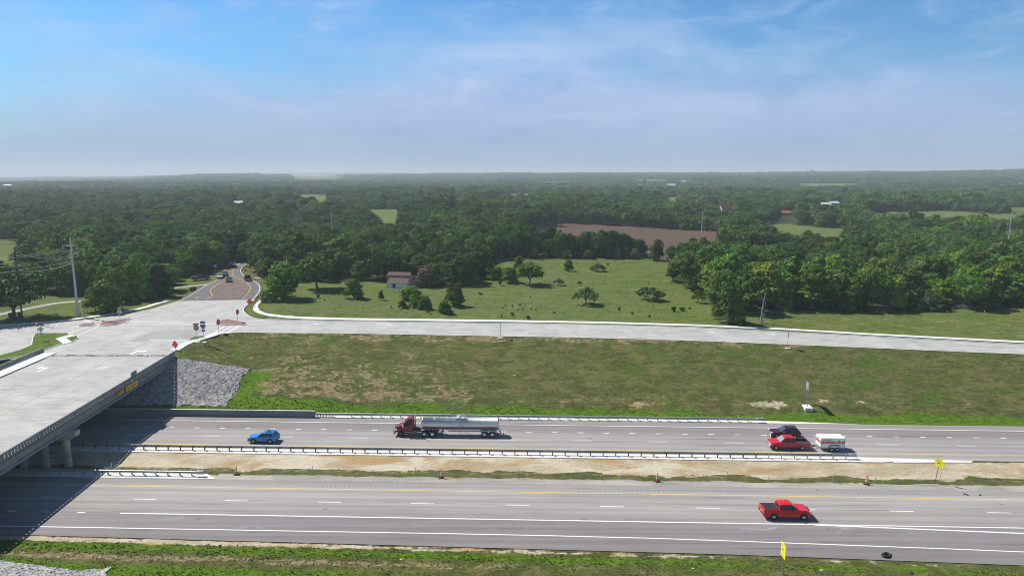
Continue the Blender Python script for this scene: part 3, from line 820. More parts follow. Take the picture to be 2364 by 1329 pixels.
raised('paved_island', PX((232, 750), (237, 748), (301.5, 738), (303, 739.6), (279, 750), (270.7, 753.5), (246.5, 756), (230, 755.5)), .12, M_PAVER, 'larger red brick island at the left of the junction, carrying one sign', M_WALK)
raised('paved_island', PX((181, 755), (200, 751.7), (219, 749.5), (220.5, 752.5), (211, 756.4), (184, 757)), .12, M_PAVER, 'small red brick island at the far left of the junction', M_WALK)
GRM = None
def grass_mat():
    t = NT('kerb_grass'); m = t.noise(.5, 6, .65); f = t.noise(2.2, 5, .7)
    c = t.mix(t.step(m, .35, .65), (0.075, 0.125, 0.020), (0.125, 0.165, 0.035)); c = t.mix(t.math('MULTIPLY', t.step(f, .5, .3), .7), c, (0.03, 0.055, 0.01))
    return t.done(c, .95, t.bump(f, .8, .2), .05)
GRM = grass_mat()
raised('grass_island', PX((77, 783), (82, 774.8), (120, 774), (156, 773.7), (162, 777), (129.6, 786.4), (145.4, 797), (74.5, 823.5), (-30, 842), (-30, 834), (45.3, 813.8), (73.8, 801)), .14, GRM, 'grass island between the bridge and the ramp at the left', M_WALK)
raised('grass_island', PX((151.7, 785.3), (178, 779.5), (182, 785), (166.5, 794.8)), .14, GRM, 'small grass triangle at the corner of the bridge sidewalk', M_WALK)
raised('grass_island', PX((432.5, 790), (440, 784.5), (450.7, 780), (472, 779), (471.4, 782), (450.7, 787.5)), .12, GRM, 'narrow grass lens beside the sidewalk at the bridge corner', M_WALK)
raised('verge', PX((588, 703), (577, 707), (569, 716), (569.5, 722), (577, 729), (592, 734), (612, 735.8), (617, 732), (597, 726.8), (586, 720.5), (582.5, 716), (583.5, 711)), .06, GRM, 'curved strip of grass between kerb and sidewalk under the orange sign')
def walk(pts, w, label):
    mb = MB(); strip(mb, smooth_line(pts, 1), w, lambda x, y: 7.0, .10); strip(mb, smooth_line(pts, 1), w + .02, lambda x, y: 7.0, -.1)
    L = smooth_line(pts, 1)
    for a, b in zip(L, L[1:]): mb.beam((a[0], a[1], 7.0), (b[0], b[1], 7.0), w, .19)
    return tag(mb.build('sidewalk', M_WALK), label, None, None, 'structure')
walk(PX((403, 812), (430, 795.5), (455, 787.5), (478, 781), (500, 773.5)), 1.9, 'short white sidewalk at the corner where the bridge meets the bank')
walk(PX((-200, 771), (0, 755.2), (84, 750.4), (158, 742.8), (220, 734), (274, 726), (330, 715), (364, 703.5), (386, 698.5)), 1.7, 'white sidewalk along the far left side of the junction')
raised('sidewalk', PX((129.6, 786.4), (162, 777), (172, 779), (178, 779.5), (151.7, 785.3), (166.5, 794.8), (145.4, 799)), .10, M_WALK, 'white sidewalk landing between the two grass islands')

def junction_paint():
    w, y, j, d = MB(), MB(), MB(), MB()
    Z = lambda x, y: 7.002
    def s(mb, pts, wd, dz=.006): strip(mb, resample(PX(*pts), 6), wd, Z, dz)
    s(w, ((310, 745), (366, 745)), .3); s(w, ((285, 746), (500, 747)), .3); s(w, ((280, 751), (500, 750.5)), .3)
    s(w, ((155, 775), (205, 757)), .3); s(w, ((181, 777), (228, 758)), .3)
    s(w, ((488, 776), (518, 755)), .3); s(w, ((505, 773), (536, 755)), .3); s(w, ((523, 771), (553, 754)), .5)
    s(w, ((345, 788.7), (432, 788)), .5)
    s(w, ((130, 757.5), (183, 757)), .14); s(w, ((130, 757), (138, 748)), .14)
    s(w, ((196, 742), (214, 750)), .3); s(w, ((219, 738), (238, 748)), .3)
    s(w, ((303, 738), (338, 728)), .14); s(w, ((503, 745), (521, 734.7), (550, 744)), .14)
    s(w, ((567, 747), (600, 738)), .14); s(w, ((566, 749), (612, 739.5)), .14); s(w, ((570, 749), (600, 752)), .12)
    s(w, ((0, 759.5), (80, 756.5), (150, 749.5), (220, 741.5), (300, 729.5), (350, 719), (380, 709.5), (412, 699)), .14)
    for k in range(6): s(w, ((524 + k * 6, 733.5 - k * .7), (527 + k * 6, 733.2 - k * .7)), .35)
    s(y, ((475, 695.5), (330, 785), (256, 797)), .12)
    for pts in (((0, 872), (100, 838), (256, 770)), ((310, 770), (420, 715)), ((0, 830), (60, 812)), ((430, 746), (520, 715))): s(j, pts, .07, .003)
    # dark rubber and oil where traffic turns
    for (pts, wd) in ((((520, 698), (440, 722), (330, 760), (200, 800)), .5), (((560, 699), (480, 735), (380, 790)), .45), (((500, 697), (400, 730), (260, 778), (120, 822)), .4), (((540, 698), (500, 708), (445, 722)), .6)):
        s(d, pts, wd, .0035)
    w.build('lane_markings', mat('paint_white_worn', (0.7, 0.7, 0.67), .8), junction); y.build('edge_line', M_YELF, junction)
    j.build('joints', mat('joint', (0.33, 0.32, 0.30), .9), junction); d.build('tyre_marks', mat('tyre_marks', (0.335, 0.328, 0.315), .9), junction)
    pt = MB(); pt.poly([(x, y_, 7.0045) for x, y_ in PX((352, 767), (476, 763), (436, 788.5), (300, 791))]); pt.build('pavement_patch', concrete_material('patch_concrete', (0.29, 0.283, 0.275), (0.34, 0.333, 0.322), .3), junction)
    for p in ((229, 762), (353, 759), (300, 775), (520, 727)):
        x, y_ = GF(*p); mh = MB(); mh.poly([(x + .42 * math.cos(k * .524), y_ + .42 * math.sin(k * .524), 7.009) for k in range(12)]); mh.build('manhole_cover', M_POST, junction)
junction_paint()

# county road
def county_road():
    pts = ROAD_L + list(reversed(ROAD_R))
    mb = MB(); n = min(len(ROAD_L), len(ROAD_R))
    ra, rb = resample(ROAD_L, 1.0), resample(ROAD_R, 1.0)
    K = 60
    pa = [ra[int(i * (len(ra) - 1) / K)] for i in range(K + 1)]; pb = [rb[int(i * (len(rb) - 1) / K)] for i in range(K + 1)]
    zz = lambda x, y: max(gz(x, y), gz(x - 3, y), gz(x + 3, y)) + .09
    M = 8; vs = []
    for a, b in zip(pa, pb):
        za, zb_ = zz(*a), zz(*b)
        for k in range(M + 1):
            f = k / M; x_, y_ = a[0] + (b[0] - a[0]) * f, a[1] + (b[1] - a[1]) * f; vs.append((x_, y_, zz(x_, y_)))
    mb.add(vs, [(i * (M + 1) + k, i * (M + 1) + k + 1, (i + 1) * (M + 1) + k + 1, (i + 1) * (M + 1) + k) for i in range(K) for k in range(M)])
    o = tag(mb.build('county_road', county_material()), 'dark county road winding from the junction into the trees', None, None, 'structure')
    w, y, h = MB(), MB(), MB()
    def lz(x, y_): return zz(x, y_)
    inset = lambda A, B, f: [(a[0] + (b[0] - a[0]) * f, a[1] + (b[1] - a[1]) * f) for a, b in zip(A, B)]
    strip(w, inset(pa, pb, .03), .16, lz, .05); strip(w, inset(pb, pa, .03), .18, lz, .05)
    yl = smooth_line([GT(*p) for p in ((474.7, 695.5), (486, 689.5), (491, 686), (487, 680), (484.4, 674.7), (497, 664.5), (516.6, 654), (533, 645.5), (530.5, 637), (531, 631), (534.5, 624))], 2)
    yr = smooth_line([GT(*p) for p in ((560, 693.5), (568, 686), (575, 676.5), (579, 668), (575, 661), (565, 653), (551, 648), (541, 643), (536, 637), (535, 631), (539, 624))], 2)
    strip(y, yl, .15, lz, .06); strip(y, yr, .15, lz, .06)
    for (l, r) in (((479, 691.5), (562, 688)), ((490, 688), (568, 681.5)), ((489, 683), (574, 675.5)), ((485, 677), (577, 670)), ((490, 670), (578, 664)), ((498, 664), (573, 659)), ((507, 659), (566, 654.5)), ((517, 654.5), (557, 651))):
        strip(h, resample([GT(*l), GT(*r)], 2), .15, lz, .055)
    strip(w, [GT(451, 692.5), GT(459, 688.5)], .15, lz, .03)
    w.build('edge_line', M_WHITE, o); y.build('centre_line', M_YEL, o); h.build('hatching', mat('paint_hatch', (0.50, 0.41, 0.30), .8), o)
    # the worn brown patch between the yellow lines
    isl = MB(); A, B = yl[:-6], yr[:-6]; K2 = 40; M2 = 6; vs = []
    ra, rb = resample(A, .8), resample(B, .8)
    for i in range(K2 + 1):
        a = ra[int(i * (len(ra) - 1) / K2)]; b = rb[int(i * (len(rb) - 1) / K2)]
        for k in range(M2 + 1): f = k / M2; x_, y_ = a[0] + (b[0] - a[0]) * f, a[1] + (b[1] - a[1]) * f; vs.append((x_, y_, zz(x_, y_) + .025))
    isl.add(vs, [(i * (M2 + 1) + k, i * (M2 + 1) + k + 1, (i + 1) * (M2 + 1) + k + 1, (i + 1) * (M2 + 1) + k) for i in range(K2) for k in range(M2)])
    t = NT('worn_patch'); n = t.noise(.5, 5, .65, (1, .35, 1)); t.done(t.mix(n, (0.095, 0.072, 0.066), (0.19, 0.145, 0.128)), .9)
    isl.build('worn_patch', t.m, o)
    return o
county_road()
# sandy side road, driveways and paths
def path(name, pts, w, m, label, dz=.05):
    mb = MB(); strip(mb, resample(smooth_line([GT(*p) for p in pts], 2), 2.0), w, lambda x, y: gz(x, y), dz)
    return tag(mb.build(name, m), label, None, None, 'structure')
M_DIRT = concrete_material('pale_dirt', (0.40, 0.345, 0.28), (0.48, 0.425, 0.36), .3)
M_DRIVE = concrete_material('driveway', (0.30, 0.285, 0.265), (0.38, 0.36, 0.33), .4)
path('gravel_road', ((556, 615), (566, 611.5), (576, 608.5), (590, 605.5)), 9.0, M_DIRT, 'pale sandy side road climbing out of the bend', .14)
path('driveway', ((-60, 740), (0, 731), (40, 722), (90, 712), (130, 703.5), (200, 698.5), (235, 697)), 2.6, M_DRIVE, 'grey driveway across the lawn at the left')
path('driveway', ((492, 657), (470, 660.5), (445, 663), (410, 667), (380, 669)), 2.6, M_DRIVE, 'grey driveway leaving the county road past two black bins')
path('driveway', ((590, 645), (602, 643), (612, 642)), 3.0, M_DIRT, 'short pale driveway at the right of the county road')

# ---------------------------------------------------------------- the bridge
def build_bridge():
    root = thing('bridge', 'grey concrete road bridge with slotted railings crossing the highway', 'bridge', (0, 0, 0))
    SP = [(-1.2, 33.9), (33.95, 68.5)]
    P = lambda s, t, z: (*bp(s, t), z)
    def slab(mb, s0, s1, t0, t1, z0, z1):
        mb.hexa([P(s0, t0, z0), P(s1, t0, z0), P(s1, t1, z0), P(s0, t1, z0)], [P(s0, t0, z1), P(s1, t0, z1), P(s1, t1, z1), P(s0, t1, z1)])
    d = MB(); slab(d, 0, 68.5, 0, BW, 6.72, 7.0)
    deck = d.build('deck', M_CONC, root, recalc=True)
    w, y, j = MB(), MB(), MB(); Z = lambda x, y_: 7.0
    def st(mb, pts, wd, dz=.006): strip(mb, resample(PX(*pts), 6), wd, Z, dz)
    st(y, ((-60, 935), (0, 913), (153.5, 842.7), (225, 810.7), (256, 796)), .2); st(y, ((-40, 982), (0, 965.5), (123, 902.8), (225, 849), (315, 804), (343, 790.5)), .2)
    for a, b in (((30, 902), (165, 880)), ((85, 876), (207, 858)), ((128, 854), (255, 833)), ((170, 836), (290, 817)), ((-20, 925), (110, 909)), ((-20, 943), (70, 930)), ((-20, 961), (25, 953))):
        st(y, (a, b), .16, .005)
    for (px, py, m) in ((100, 857, 1), (310, 817, -1)):
        x, y0 = GF(px, py); z = 7.006
        w = MB()
        w.poly([(x - .2, y0 - 1.5, z), (x + .2, y0 - 1.5, z), (x + .2, y0 + 1.3, z), (x - .2, y0 + 1.3, z)])
        w.poly([(x - m * .2, y0 + .85, z), (x - m * .2, y0 + 1.3, z), (x - m * 1.0, y0 + 1.3, z), (x - m * 1.0, y0 + .85, z)])
        w.poly([(x - m * 1.0, y0 + 1.9, z), (x - m * 1.0, y0 + .3, z), (x - m * 2.1, y0 + 1.1, z)])
        w.build('turn_arrow', M_WHITE, deck)
    w = MB()
    for (px, py) in ((240, 853),):
        x, y0 = GF(px, py); z = 7.006
        for i in range(3):
            w.poly([(x - .8 + i * .55, y0 - .9, z), (x - .62 + i * .55, y0 - .9, z), (x - .62 + i * .55, y0 + 1.0, z), (x - .8 + i * .55, y0 + 1.0, z)])
    for pts in (((0, 1002), (105, 940)), ((135, 925), (205, 886)), ((235, 869), (300, 833)), ((0, 880), (92, 852)), ((115, 842), (135, 835)), ((0, 890), (96, 849), (205, 796)), ((-40, 1060), (60, 985), (220, 890), (372, 812))):
        st(j, pts, .07, .004)
    for s_ in (0.3, 34.0): st2 = [bp(s_, .4), bp(s_, BW - .4)]; strip(j, st2, .14, Z, .0045)
    w.build('lane_lettering', mat('paint_white_worn', (0.7, 0.7, 0.67), .8), deck); y.build('centre_line', M_YELF, deck); j.build('joints', mat('joint', (0.33, 0.32, 0.30), .9), deck)
    sw = MB(); slab(sw, -4, 68.5, BW - 3.2, BW - .35, 6.99, 7.16); sw.build('sidewalk', M_WALK, deck, recalc=True)
    kb = MB(); slab(kb, 0, 68.5, BW - 3.36, BW - 3.2, 6.985, 7.15); kb.build('kerb', mat('kerb_dark', (0.16, 0.155, 0.15), .9), deck, recalc=True)
    for t0, t1, s0 in ((0.0, .20, -1.0), (BW - .22, BW - .02, -5.0)):
        mb = MB()
        slab(mb, s0, 68.5, t0, t1, 6.66, 7.13); slab(mb, s0, 68.5, t0 - .02, t1 + .02, 7.70, 7.92)
        slab(mb, s0, s0 + 2.4, t0, t1, 7.13, 7.70)
        s = s0 + 2.4
        k = 0
        while s < 68:
            wd = .75 if k % 12 == 11 else .28
            slab(mb, s + .34, s + .34 + wd, t0, t1, 7.13, 7.70); s += .34 + wd; k += 1
        mb.build('parapet', M_BRIDGE, root, recalc=True)
    for (s0, s1) in SP:
        for i in range(9):
            t = .55 + i * (BW - 1.1) / 8
            g = MB()
            slab(g, s0, s1, t - .10, t + .10, 5.62, 6.45); slab(g, s0, s1, t - .36, t + .36, 5.30, 5.52)
            for a in (-1, 1):
                g.hexa([P(s0, t + a * .1, 5.52), P(s1, t + a * .1, 5.52), P(s1, t + a * .36, 5.52), P(s0, t + a * .36, 5.52)],
                       [P(s0, t + a * .1, 5.68), P(s1, t + a * .1, 5.68), P(s1, t + a * .12, 5.66), P(s0, t + a * .12, 5.66)])
            slab(g, s0, s1, t - .45, t + .45, 6.45, 6.715)
            g.build('girder', M_BRIDGE, root, recalc=True)
    mpier = concrete_material('pier_concrete', (0.42, 0.36, 0.32), (0.50, 0.44, 0.40), .3)
    c = MB(); s = 34.0
    c.hexa([P(s - .55, .1, 4.05), P(s + .55, .1, 4.05), P(s + .55, BW - .1, 4.05), P(s - .55, BW - .1, 4.05)], [P(s - .6, -.75, 4.6), P(s + .6, -.75, 4.6), P(s + .6, BW + .75, 4.6), P(s - .6, BW + .75, 4.6)])
    c.hexa([P(s - .6, -.75, 4.6), P(s + .6, -.75, 4.6), P(s + .6, BW + .75, 4.6), P(s - .6, BW + .75, 4.6)], [P(s - .6, -.75, 5.29), P(s + .6, -.75, 5.29), P(s + .6, BW + .75, 5.29), P(s - .6, BW + .75, 5.29)])
    c.build('pier_cap', mpier, root, recalc=True)
    for i in range(9):
        m = MB(); x, y_ = bp(s, 1.0 + i * 3.15); m.lathe([(-.6, .5), (1.18, .5), (1.18, .47), (1.24, .47), (1.24, .5), (4.06, .5)], (x, y_, 0), 'z', 20)
        m.build('pier_column', mpier, root)
    a = MB(); slab(a, -1.6, .0, .02, BW - .02, 3.6, 6.715); a.build('abutment', M_BRIDGE, root, recalc=True)
    a = MB(); slab(a, .003, .7, .3, BW - .3, 3.4, 5.28); a.build('bearing_seat', M_BRIDGE, root, recalc=True)
    a = MB(); a.hexa([P(-3.2, -.02, 4.6), P(.35, -.02, 4.7), P(.35, .35, 4.7), P(-3.2, .35, 4.6)], [P(-1.0, -.02, 6.66), P(.35, -.02, 6.66), P(.35, .35, 6.66), P(-1.0, .35, 6.66)])
    a.build('wing_wall', M_BRIDGE, root, recalc=True)
    a = MB(); slab(a, 66.9, 68.4, .02, BW - .02, 3.0, 5.28); a.build('abutment', M_BRIDGE, root, recalc=True)
    return root
build_bridge()

M_RED = mat('sign_red', (0.50, 0.012, 0.02), .4)
M_SWHITE = mat('sign_white', (0.82, 0.82, 0.80), .45)
M_SBACK = mat('sign_back', (0.50, 0.52, 0.52), .4, .5)
M_BLACK = mat('legend_black', (0.012, 0.012, 0.012), .6)
M_GREEN = mat('sign_green', (0.0, 0.11, 0.075), .4)
M_AMBER = mat('sign_amber', (0.88, 0.42, 0.0), .45)
M_BLUE = mat('sign_blue', (0.005, 0.055, 0.24), .4)
M_ORANGE = mat('sign_orange', (0.95, 0.085, 0.010), .5)
M_SYEL = mat('sign_yellow', (0.95, 0.83, 0.0), .45)

def bridge_signs():
    # signs on the face of the bridge, read by drivers coming from the right
    def fx(y): return B0.x + (128 - y) * .0576 + .16
    root = thing('exit_sign', 'green and amber EXIT ONLY sign fixed to the bridge railing', 'road sign', (fx(111.6), 111.65, 5.95), 0)
    root.rotation_euler = (0, 0, R(90) + math.atan(.0576))     # local x runs along the rail, away from the camera
    def quad(name, x0, x1, z0, z1, m, y=0.0, th=.05, par=root):
        b = MB(); b.box(x0, x1, y, y + th, z0, z1); return b.build(name, m, par, bevel=.015)
    p = quad('panel', -1.95, 1.95, .92, 2.05, M_GREEN)
    a = quad('exit_only_panel', -1.95, 1.95, 0.0, .90, M_AMBER)
    e = quad('exit_tab', -.05, 1.95, 2.07, 2.75, M_GREEN)
    t = MB(); text_mb('Frontage Rd', .62, t, (0, -.012, 1.47), (1, 0, 0), (0, 0, 1), width=3.5)
    for (x0, x1, z0, z1) in ((-1.93, 1.93, 2.005, 2.035), (-1.93, 1.93, .935, .96)): t.box(x0, x1, -.012, -.004, z0, z1)
    t.build('legend', M_SWHITE, p)
    t = MB(); text_mb('EXIT 412', .42, t, (.95, -.012, 2.4), (1, 0, 0), (0, 0, 1), width=1.75); t.build('legend', M_SWHITE, e)
    t = MB(); text_mb('EXIT', .4, t, (-1.1, -.012, .45), (1, 0, 0), (0, 0, 1), width=1.05); text_mb('ONLY', .4, t, (1.1, -.012, .45), (1, 0, 0), (0, 0, 1), width=1.1)
    y = -.012
    t.add([(-.07, y, .78), (.07, y, .78), (.07, y, .42), (.3, y, .42), (0, y, .1), (-.3, y, .42), (-.07, y, .42)], [(0, 1, 2, 3, 4, 5, 6)])
    t.build('legend', M_BLACK, a)
    for bx in (-1.7, 1.6): br = MB(); br.box(bx, bx + .1, .05, .16, .1, 1.9); br.build('bracket', M_STEEL, root)
    r2 = thing('street_name_sign', 'small amber name plate on the bridge face beside the green sign', 'road sign', (fx(107.9), 107.95, 6.2), 0)
    r2.rotation_euler = (0, 0, R(90) + math.atan(.0576))
    b = MB(); b.box(-.9, .9, 0, .05, 0, .56); p = b.build('panel', M_AMBER, r2, bevel=.015)
    t = MB(); text_mb('Mill Dr', .46, t, (0, -.012, .28), (1, 0, 0), (0, 0, 1), width=1.45); t.build('legend', M_BLACK, p)
bridge_signs()

def bank_wall():
    root = thing('retaining_wall', 'low grey concrete wall between the far lanes and the stone slope', 'wall')
    mb = MB(); cap = MB()
    x = -140.0
    while x < -34.6:
        x2 = min(x + 7.4, -34.4)
        a, b = hw(x + .012, 113.0), hw(x2 - .012, 113.0)
        mb.hexa([(a[0], a[1], -.3), (b[0], b[1], -.3), (b[0], b[1] + .28, -.3), (a[0], a[1] + .28, -.3)], [(a[0], a[1] + .06, 1.12), (b[0], b[1] + .06, 1.12), (b[0], b[1] + .28, 1.12), (a[0], a[1] + .28, 1.12)])
        x = x2
    mb.build('wall_panel', M_BRIDGE, root, recalc=True)
    a, b = hw(-140, 113.02), hw(-34.4, 113.02)
    cap.hexa([(a[0], a[1], 1.12), (b[0], b[1], 1.12), (b[0], b[1] + .3, 1.12), (a[0], a[1] + .3, 1.12)], [(a[0], a[1], 1.2), (b[0], b[1], 1.2), (b[0], b[1] + .3, 1.2), (a[0], a[1] + .3, 1.2)])
    cap.build('coping', M_WALK, root, recalc=True)
bank_wall()

def riprap(name, label, m, inside, x0, x1, y0, y1, step, hfun):
    xs = np.arange(x0, x1, step); ys = np.arange(y0, y1, step)
    X, Y = np.meshgrid(xs, ys); keep = inside(X, Y)
    Z = hfun(X, Y) + .07
    D = np.zeros_like(Z)
    for i in range(X.shape[0]):
        for j in range(X.shape[1]):
            if keep[i, j]:
                p = Vector((X[i, j] * 2.9, Y[i, j] * 2.9, Z[i, j] * 2.9))
                d, _ = mnoise.voronoi(p)
                D[i, j] = .30 * (min(.55, d[1] - d[0])) * (.6 + .8 * abs(mnoise.noise(p * .45))) + .07 * mnoise.noise(p * .8)
    Z = Z + D
    idx = -np.ones(X.shape, int); vs = []
    for i in range(X.shape[0]):
        for j in range(X.shape[1]):
            if keep[i, j]: idx[i, j] = len(vs); vs.append((X[i, j], Y[i, j], Z[i, j]))
    fs = [(idx[i, j], idx[i, j + 1], idx[i + 1, j + 1], idx[i + 1, j]) for i in range(X.shape[0] - 1) for j in range(X.shape[1] - 1)
          if min(idx[i, j], idx[i, j + 1], idx[i + 1, j + 1], idx[i + 1, j]) >= 0]
    mb = MB(); mb.add(vs, fs, False)
    return tag(mb.build(name, m), label, 'stone slope')
c1, c2, c3 = GT(404, 830), GT(578, 851), GT(526, 942)
POLY_R = [(-100, 129.4), (c1[0] - .2, 129.4), c1, c2, c3, hw(c3[0] - 6, 115.2), hw(-100, 115.2)]
riprap('stone_slope', 'grey loose stone slope under the far end of the bridge', rock_material('grey_rock', (0.235, 0.218, 0.212), (0.46, 0.43, 0.415)),
       lambda X, Y: in_poly(X + (vnoise(X, Y, .9) - .5) * .8, Y + (vnoise(X + 9, Y, .9) - .5) * .8, POLY_R), -92, -48, 114, 133, .115, ground_h)
n1, n2 = GT(0, 1300), GT(255, 1316)
POLY_N = [(-75, n1[1] + .6), n1, n2, (n2[0] + 2, n2[1] - 5), (n2[0] + 3.5, 60.3), (-75, 60.3)]
riprap('stone_slope', 'pale loose stone slope in the near corner below the bridge', rock_material('pale_rock', (0.32, 0.305, 0.29), (0.55, 0.53, 0.51)),
       lambda X, Y: in_poly(X + (vnoise(X, Y, .9) - .5) * .7, Y + (vnoise(X + 9, Y, .9) - .5) * .7, POLY_N), -62, -40, 60, 72, .11, ground_h)

# ---------------------------------------------------------------- guardrails and cable barrier
def wbeam(mb, x0, x1, v, side, zc=.62, thick=False):
    """corrugated rail along the highway; side = -1 faces the camera"""
    prof = [(0.0, -.155), (.07, -.12), (.08, -.07), (.0, -.02), (.0, .02), (.08, .07), (.07, .12), (0.0, .155)]
    xs = list(np.arange(x0, x1, 3.81)) + [x1]
    vs = []
    for x in xs:
        for (o, dz) in prof: px_, py_ = hw(x, v + side * o); vs.append((px_, py_, zc + dz))
    n = len(prof)
    mb.add(vs, [(i * n + k, i * n + k + 1, (i + 1) * n + k + 1, (i + 1) * n + k) for i in range(len(xs) - 1) for k in range(n - 1)], False)
    a, b = hw(x0, v - .03 * side), hw(x1, v - .03 * side)
    for dz in (-.155, .155): mb.beam((a[0], a[1], zc + dz), (b[0], b[1], zc + dz), .085, .014)
def guardrail(label, x0, x1, v, side, spacing, xs0, post_m, post_n, end, blocks=True, dense=None, w=.15, group=None):
    root = thing('guardrail', label, 'guardrail', (0, 0, 0), 0, group)
    r = MB(); wbeam(r, x0, x1, v, side, .64); r.build('rail', M_STEEL, root)
    xs = list(np.arange(xs0, x1 + .1, spacing)) + (dense or [])
    proto = MB(); proto.box(-w / 2, w / 2, -w / 2, w / 2, -.2, .80); p0 = None
    bl = MB(); bl.box(-w / 2, w / 2, -.075, .075, -.17, .17)
    # only what the photo shows; the copies share one mesh
    for x in xs:
        px_, py_ = hw(x, v - side * .26)
        if p0 is None:
            p0 = proto.build('post', post_m, root); b0 = bl.build('block', post_m, p0); b0.location = (0, side * .15, .62); p = p0
        else:
            p = p0.copy(); COL.objects.link(p); p.parent = root
            b = b0.copy(); COL.objects.link(b); b.parent = p
        p.location = (px_, py_, 0)
        if x > post_n: 
            p.data = p.data if p.data.name.startswith('steelpost') else STEELPOST
            for b in p.children: b.data = STEELBLOCK
    if end:
        e = MB(); x = x1
        a = hw(x, v); e.box(-.1, .95, -.22, .14, .42, .88); e.box(.95, 1.05, -.25, .18, .36, .92)
        o = e.build('end_terminal', M_STEEL, root, bevel=.03); o.location = (a[0], a[1], 0)
    return root
_b = MB(); _b.box(-.05, .05, -.075, .075, -.2, .78); STEELPOST = _b.build('steelpost', M_POST).data
_b = MB(); _b.box(-.06, .06, -.075, .075, -.17, .17); STEELBLOCK = _b.build('steelblock', M_POST).data
for o in list(COL.objects):
    if o.name in ('steelpost', 'steelblock'): bpy.data.objects.remove(o)
mg0 = G(240, 1043)[0] - 1.87 * 12
guardrail('long median guardrail on brown timber posts behind the far lanes', -105, G(1960, 1055)[0], 98.28, 1, 1.905, mg0 - 1.905 * 6, M_WOODP, G(1760, 1052)[0], True)
fx0 = G(712, 968)[0]
guardrail('long guardrail at the bank foot behind the tanker', fx0, G(1745, 970)[0], 113.25, -1, 1.72, G(810, 968)[0], M_POST, 999, True, dense=[fx0 + .8 + k * .55 for k in range(7)])
guardrail('short guardrail at the inner edge of the near lanes beside the bridge', -140, G(452, 1106)[0], 89.1, -1, 1.72, G(160, 1103)[0] - 1.72 * 20, M_POST, 999, True)

def cable_barrier():
    root = thing('cable_barrier', 'cable barrier of thin posts running along the median', 'barrier')
    x0 = G(258, 1093)[0]; st = 47.6 / 16.4
    pb = MB(); pb.tube([(0, 0, -.1), (0, 0, .86)], .042, 6); p0 = None
    wh = mat('marker_white', (.8, .8, .8), .5)
    k = 0
    for i in range(-8, 62):
        x = x0 + i * st
        if x > 110: break
        if p0 is None: p0 = pb.build('post', M_POST, root); p = p0
        else: p = p0.copy(); COL.objects.link(p); p.parent = root
        px_, py_ = hw(x, 90.2); p.location = (px_, py_, gz(px_, py_)); p.rotation_euler = (rng.uniform(-.06, .06), rng.uniform(-.08, .08), 0)
        if i % 5 == 0:
            f = MB(); f.box(-.05, .05, -.015, .015, .86, 1.45); o = f.build('marker', wh, p)
    for z in (.45, .6, .75):
        c = MB(); xs = list(np.arange(x0 - 24, 112, st)); c.tube([(*hw(x, 90.16), z - .08) for x in xs], .009, 4, False); c.build('cable', M_POST, root)
cable_barrier()

# ---------------------------------------------------------------- cones and road signs
def cone_proto():
    root = thing('traffic_cone', 'orange', 'traffic cone', group='channelizer cones along the median')
    b = MB(); b.box(-.33, .33, -.33, .33, 0, .06); b.box(-.22, .22, -.22, .22, .06, .10); b.build('base', mat('rubber_black', (.018, .016, .016), .8), root, bevel=.01)
    o = mat('cone_orange', (.80, .075, .015), .5)
    c = MB(); c.lathe([(.10, .14), (.30, .125), (.62, .105), (.95, .085), (1.12, .07), (1.15, .05), (1.18, .0)], (0, 0, 0), 'z', 14); body = c.build('body', o, root)
    for z0, r in ((.42, .122), (.74, .102)):
        s = MB(); s.lathe([(z0, r + .004), (z0 + .16, r - .006)], (0, 0, 0), 'z', 14); s.build('band', M_SWHITE, body)
    return root
cp = cone_proto(); kids = kid_map(cp)
CONES = [((548, 1098), 'orange and white cone at the end of the short guardrail'), ((1020, 1103.5), 'orange and white cone across the lanes from the tanker truck'),
         ((1519, 1110), 'orange and white cone standing alone in the median grass, left of the red pickup'), ((2002, 1114.5), 'orange and white cone leaning slightly near the end of the median guardrail')]
for i, ((px, py), lab) in enumerate(CONES):
    c = cp if i == 0 else copy_tree(cp, kids)
    x, y = GT(px, py); c.location = (x, y, max(gz(x, y), -.035) + .01); c['label'] = lab; c.rotation_euler = (rng.uniform(-.05, .05), rng.uniform(-.06, .06), rng.uniform(0, 1))
    c.scale = (1.05, 1.05, 1.05)

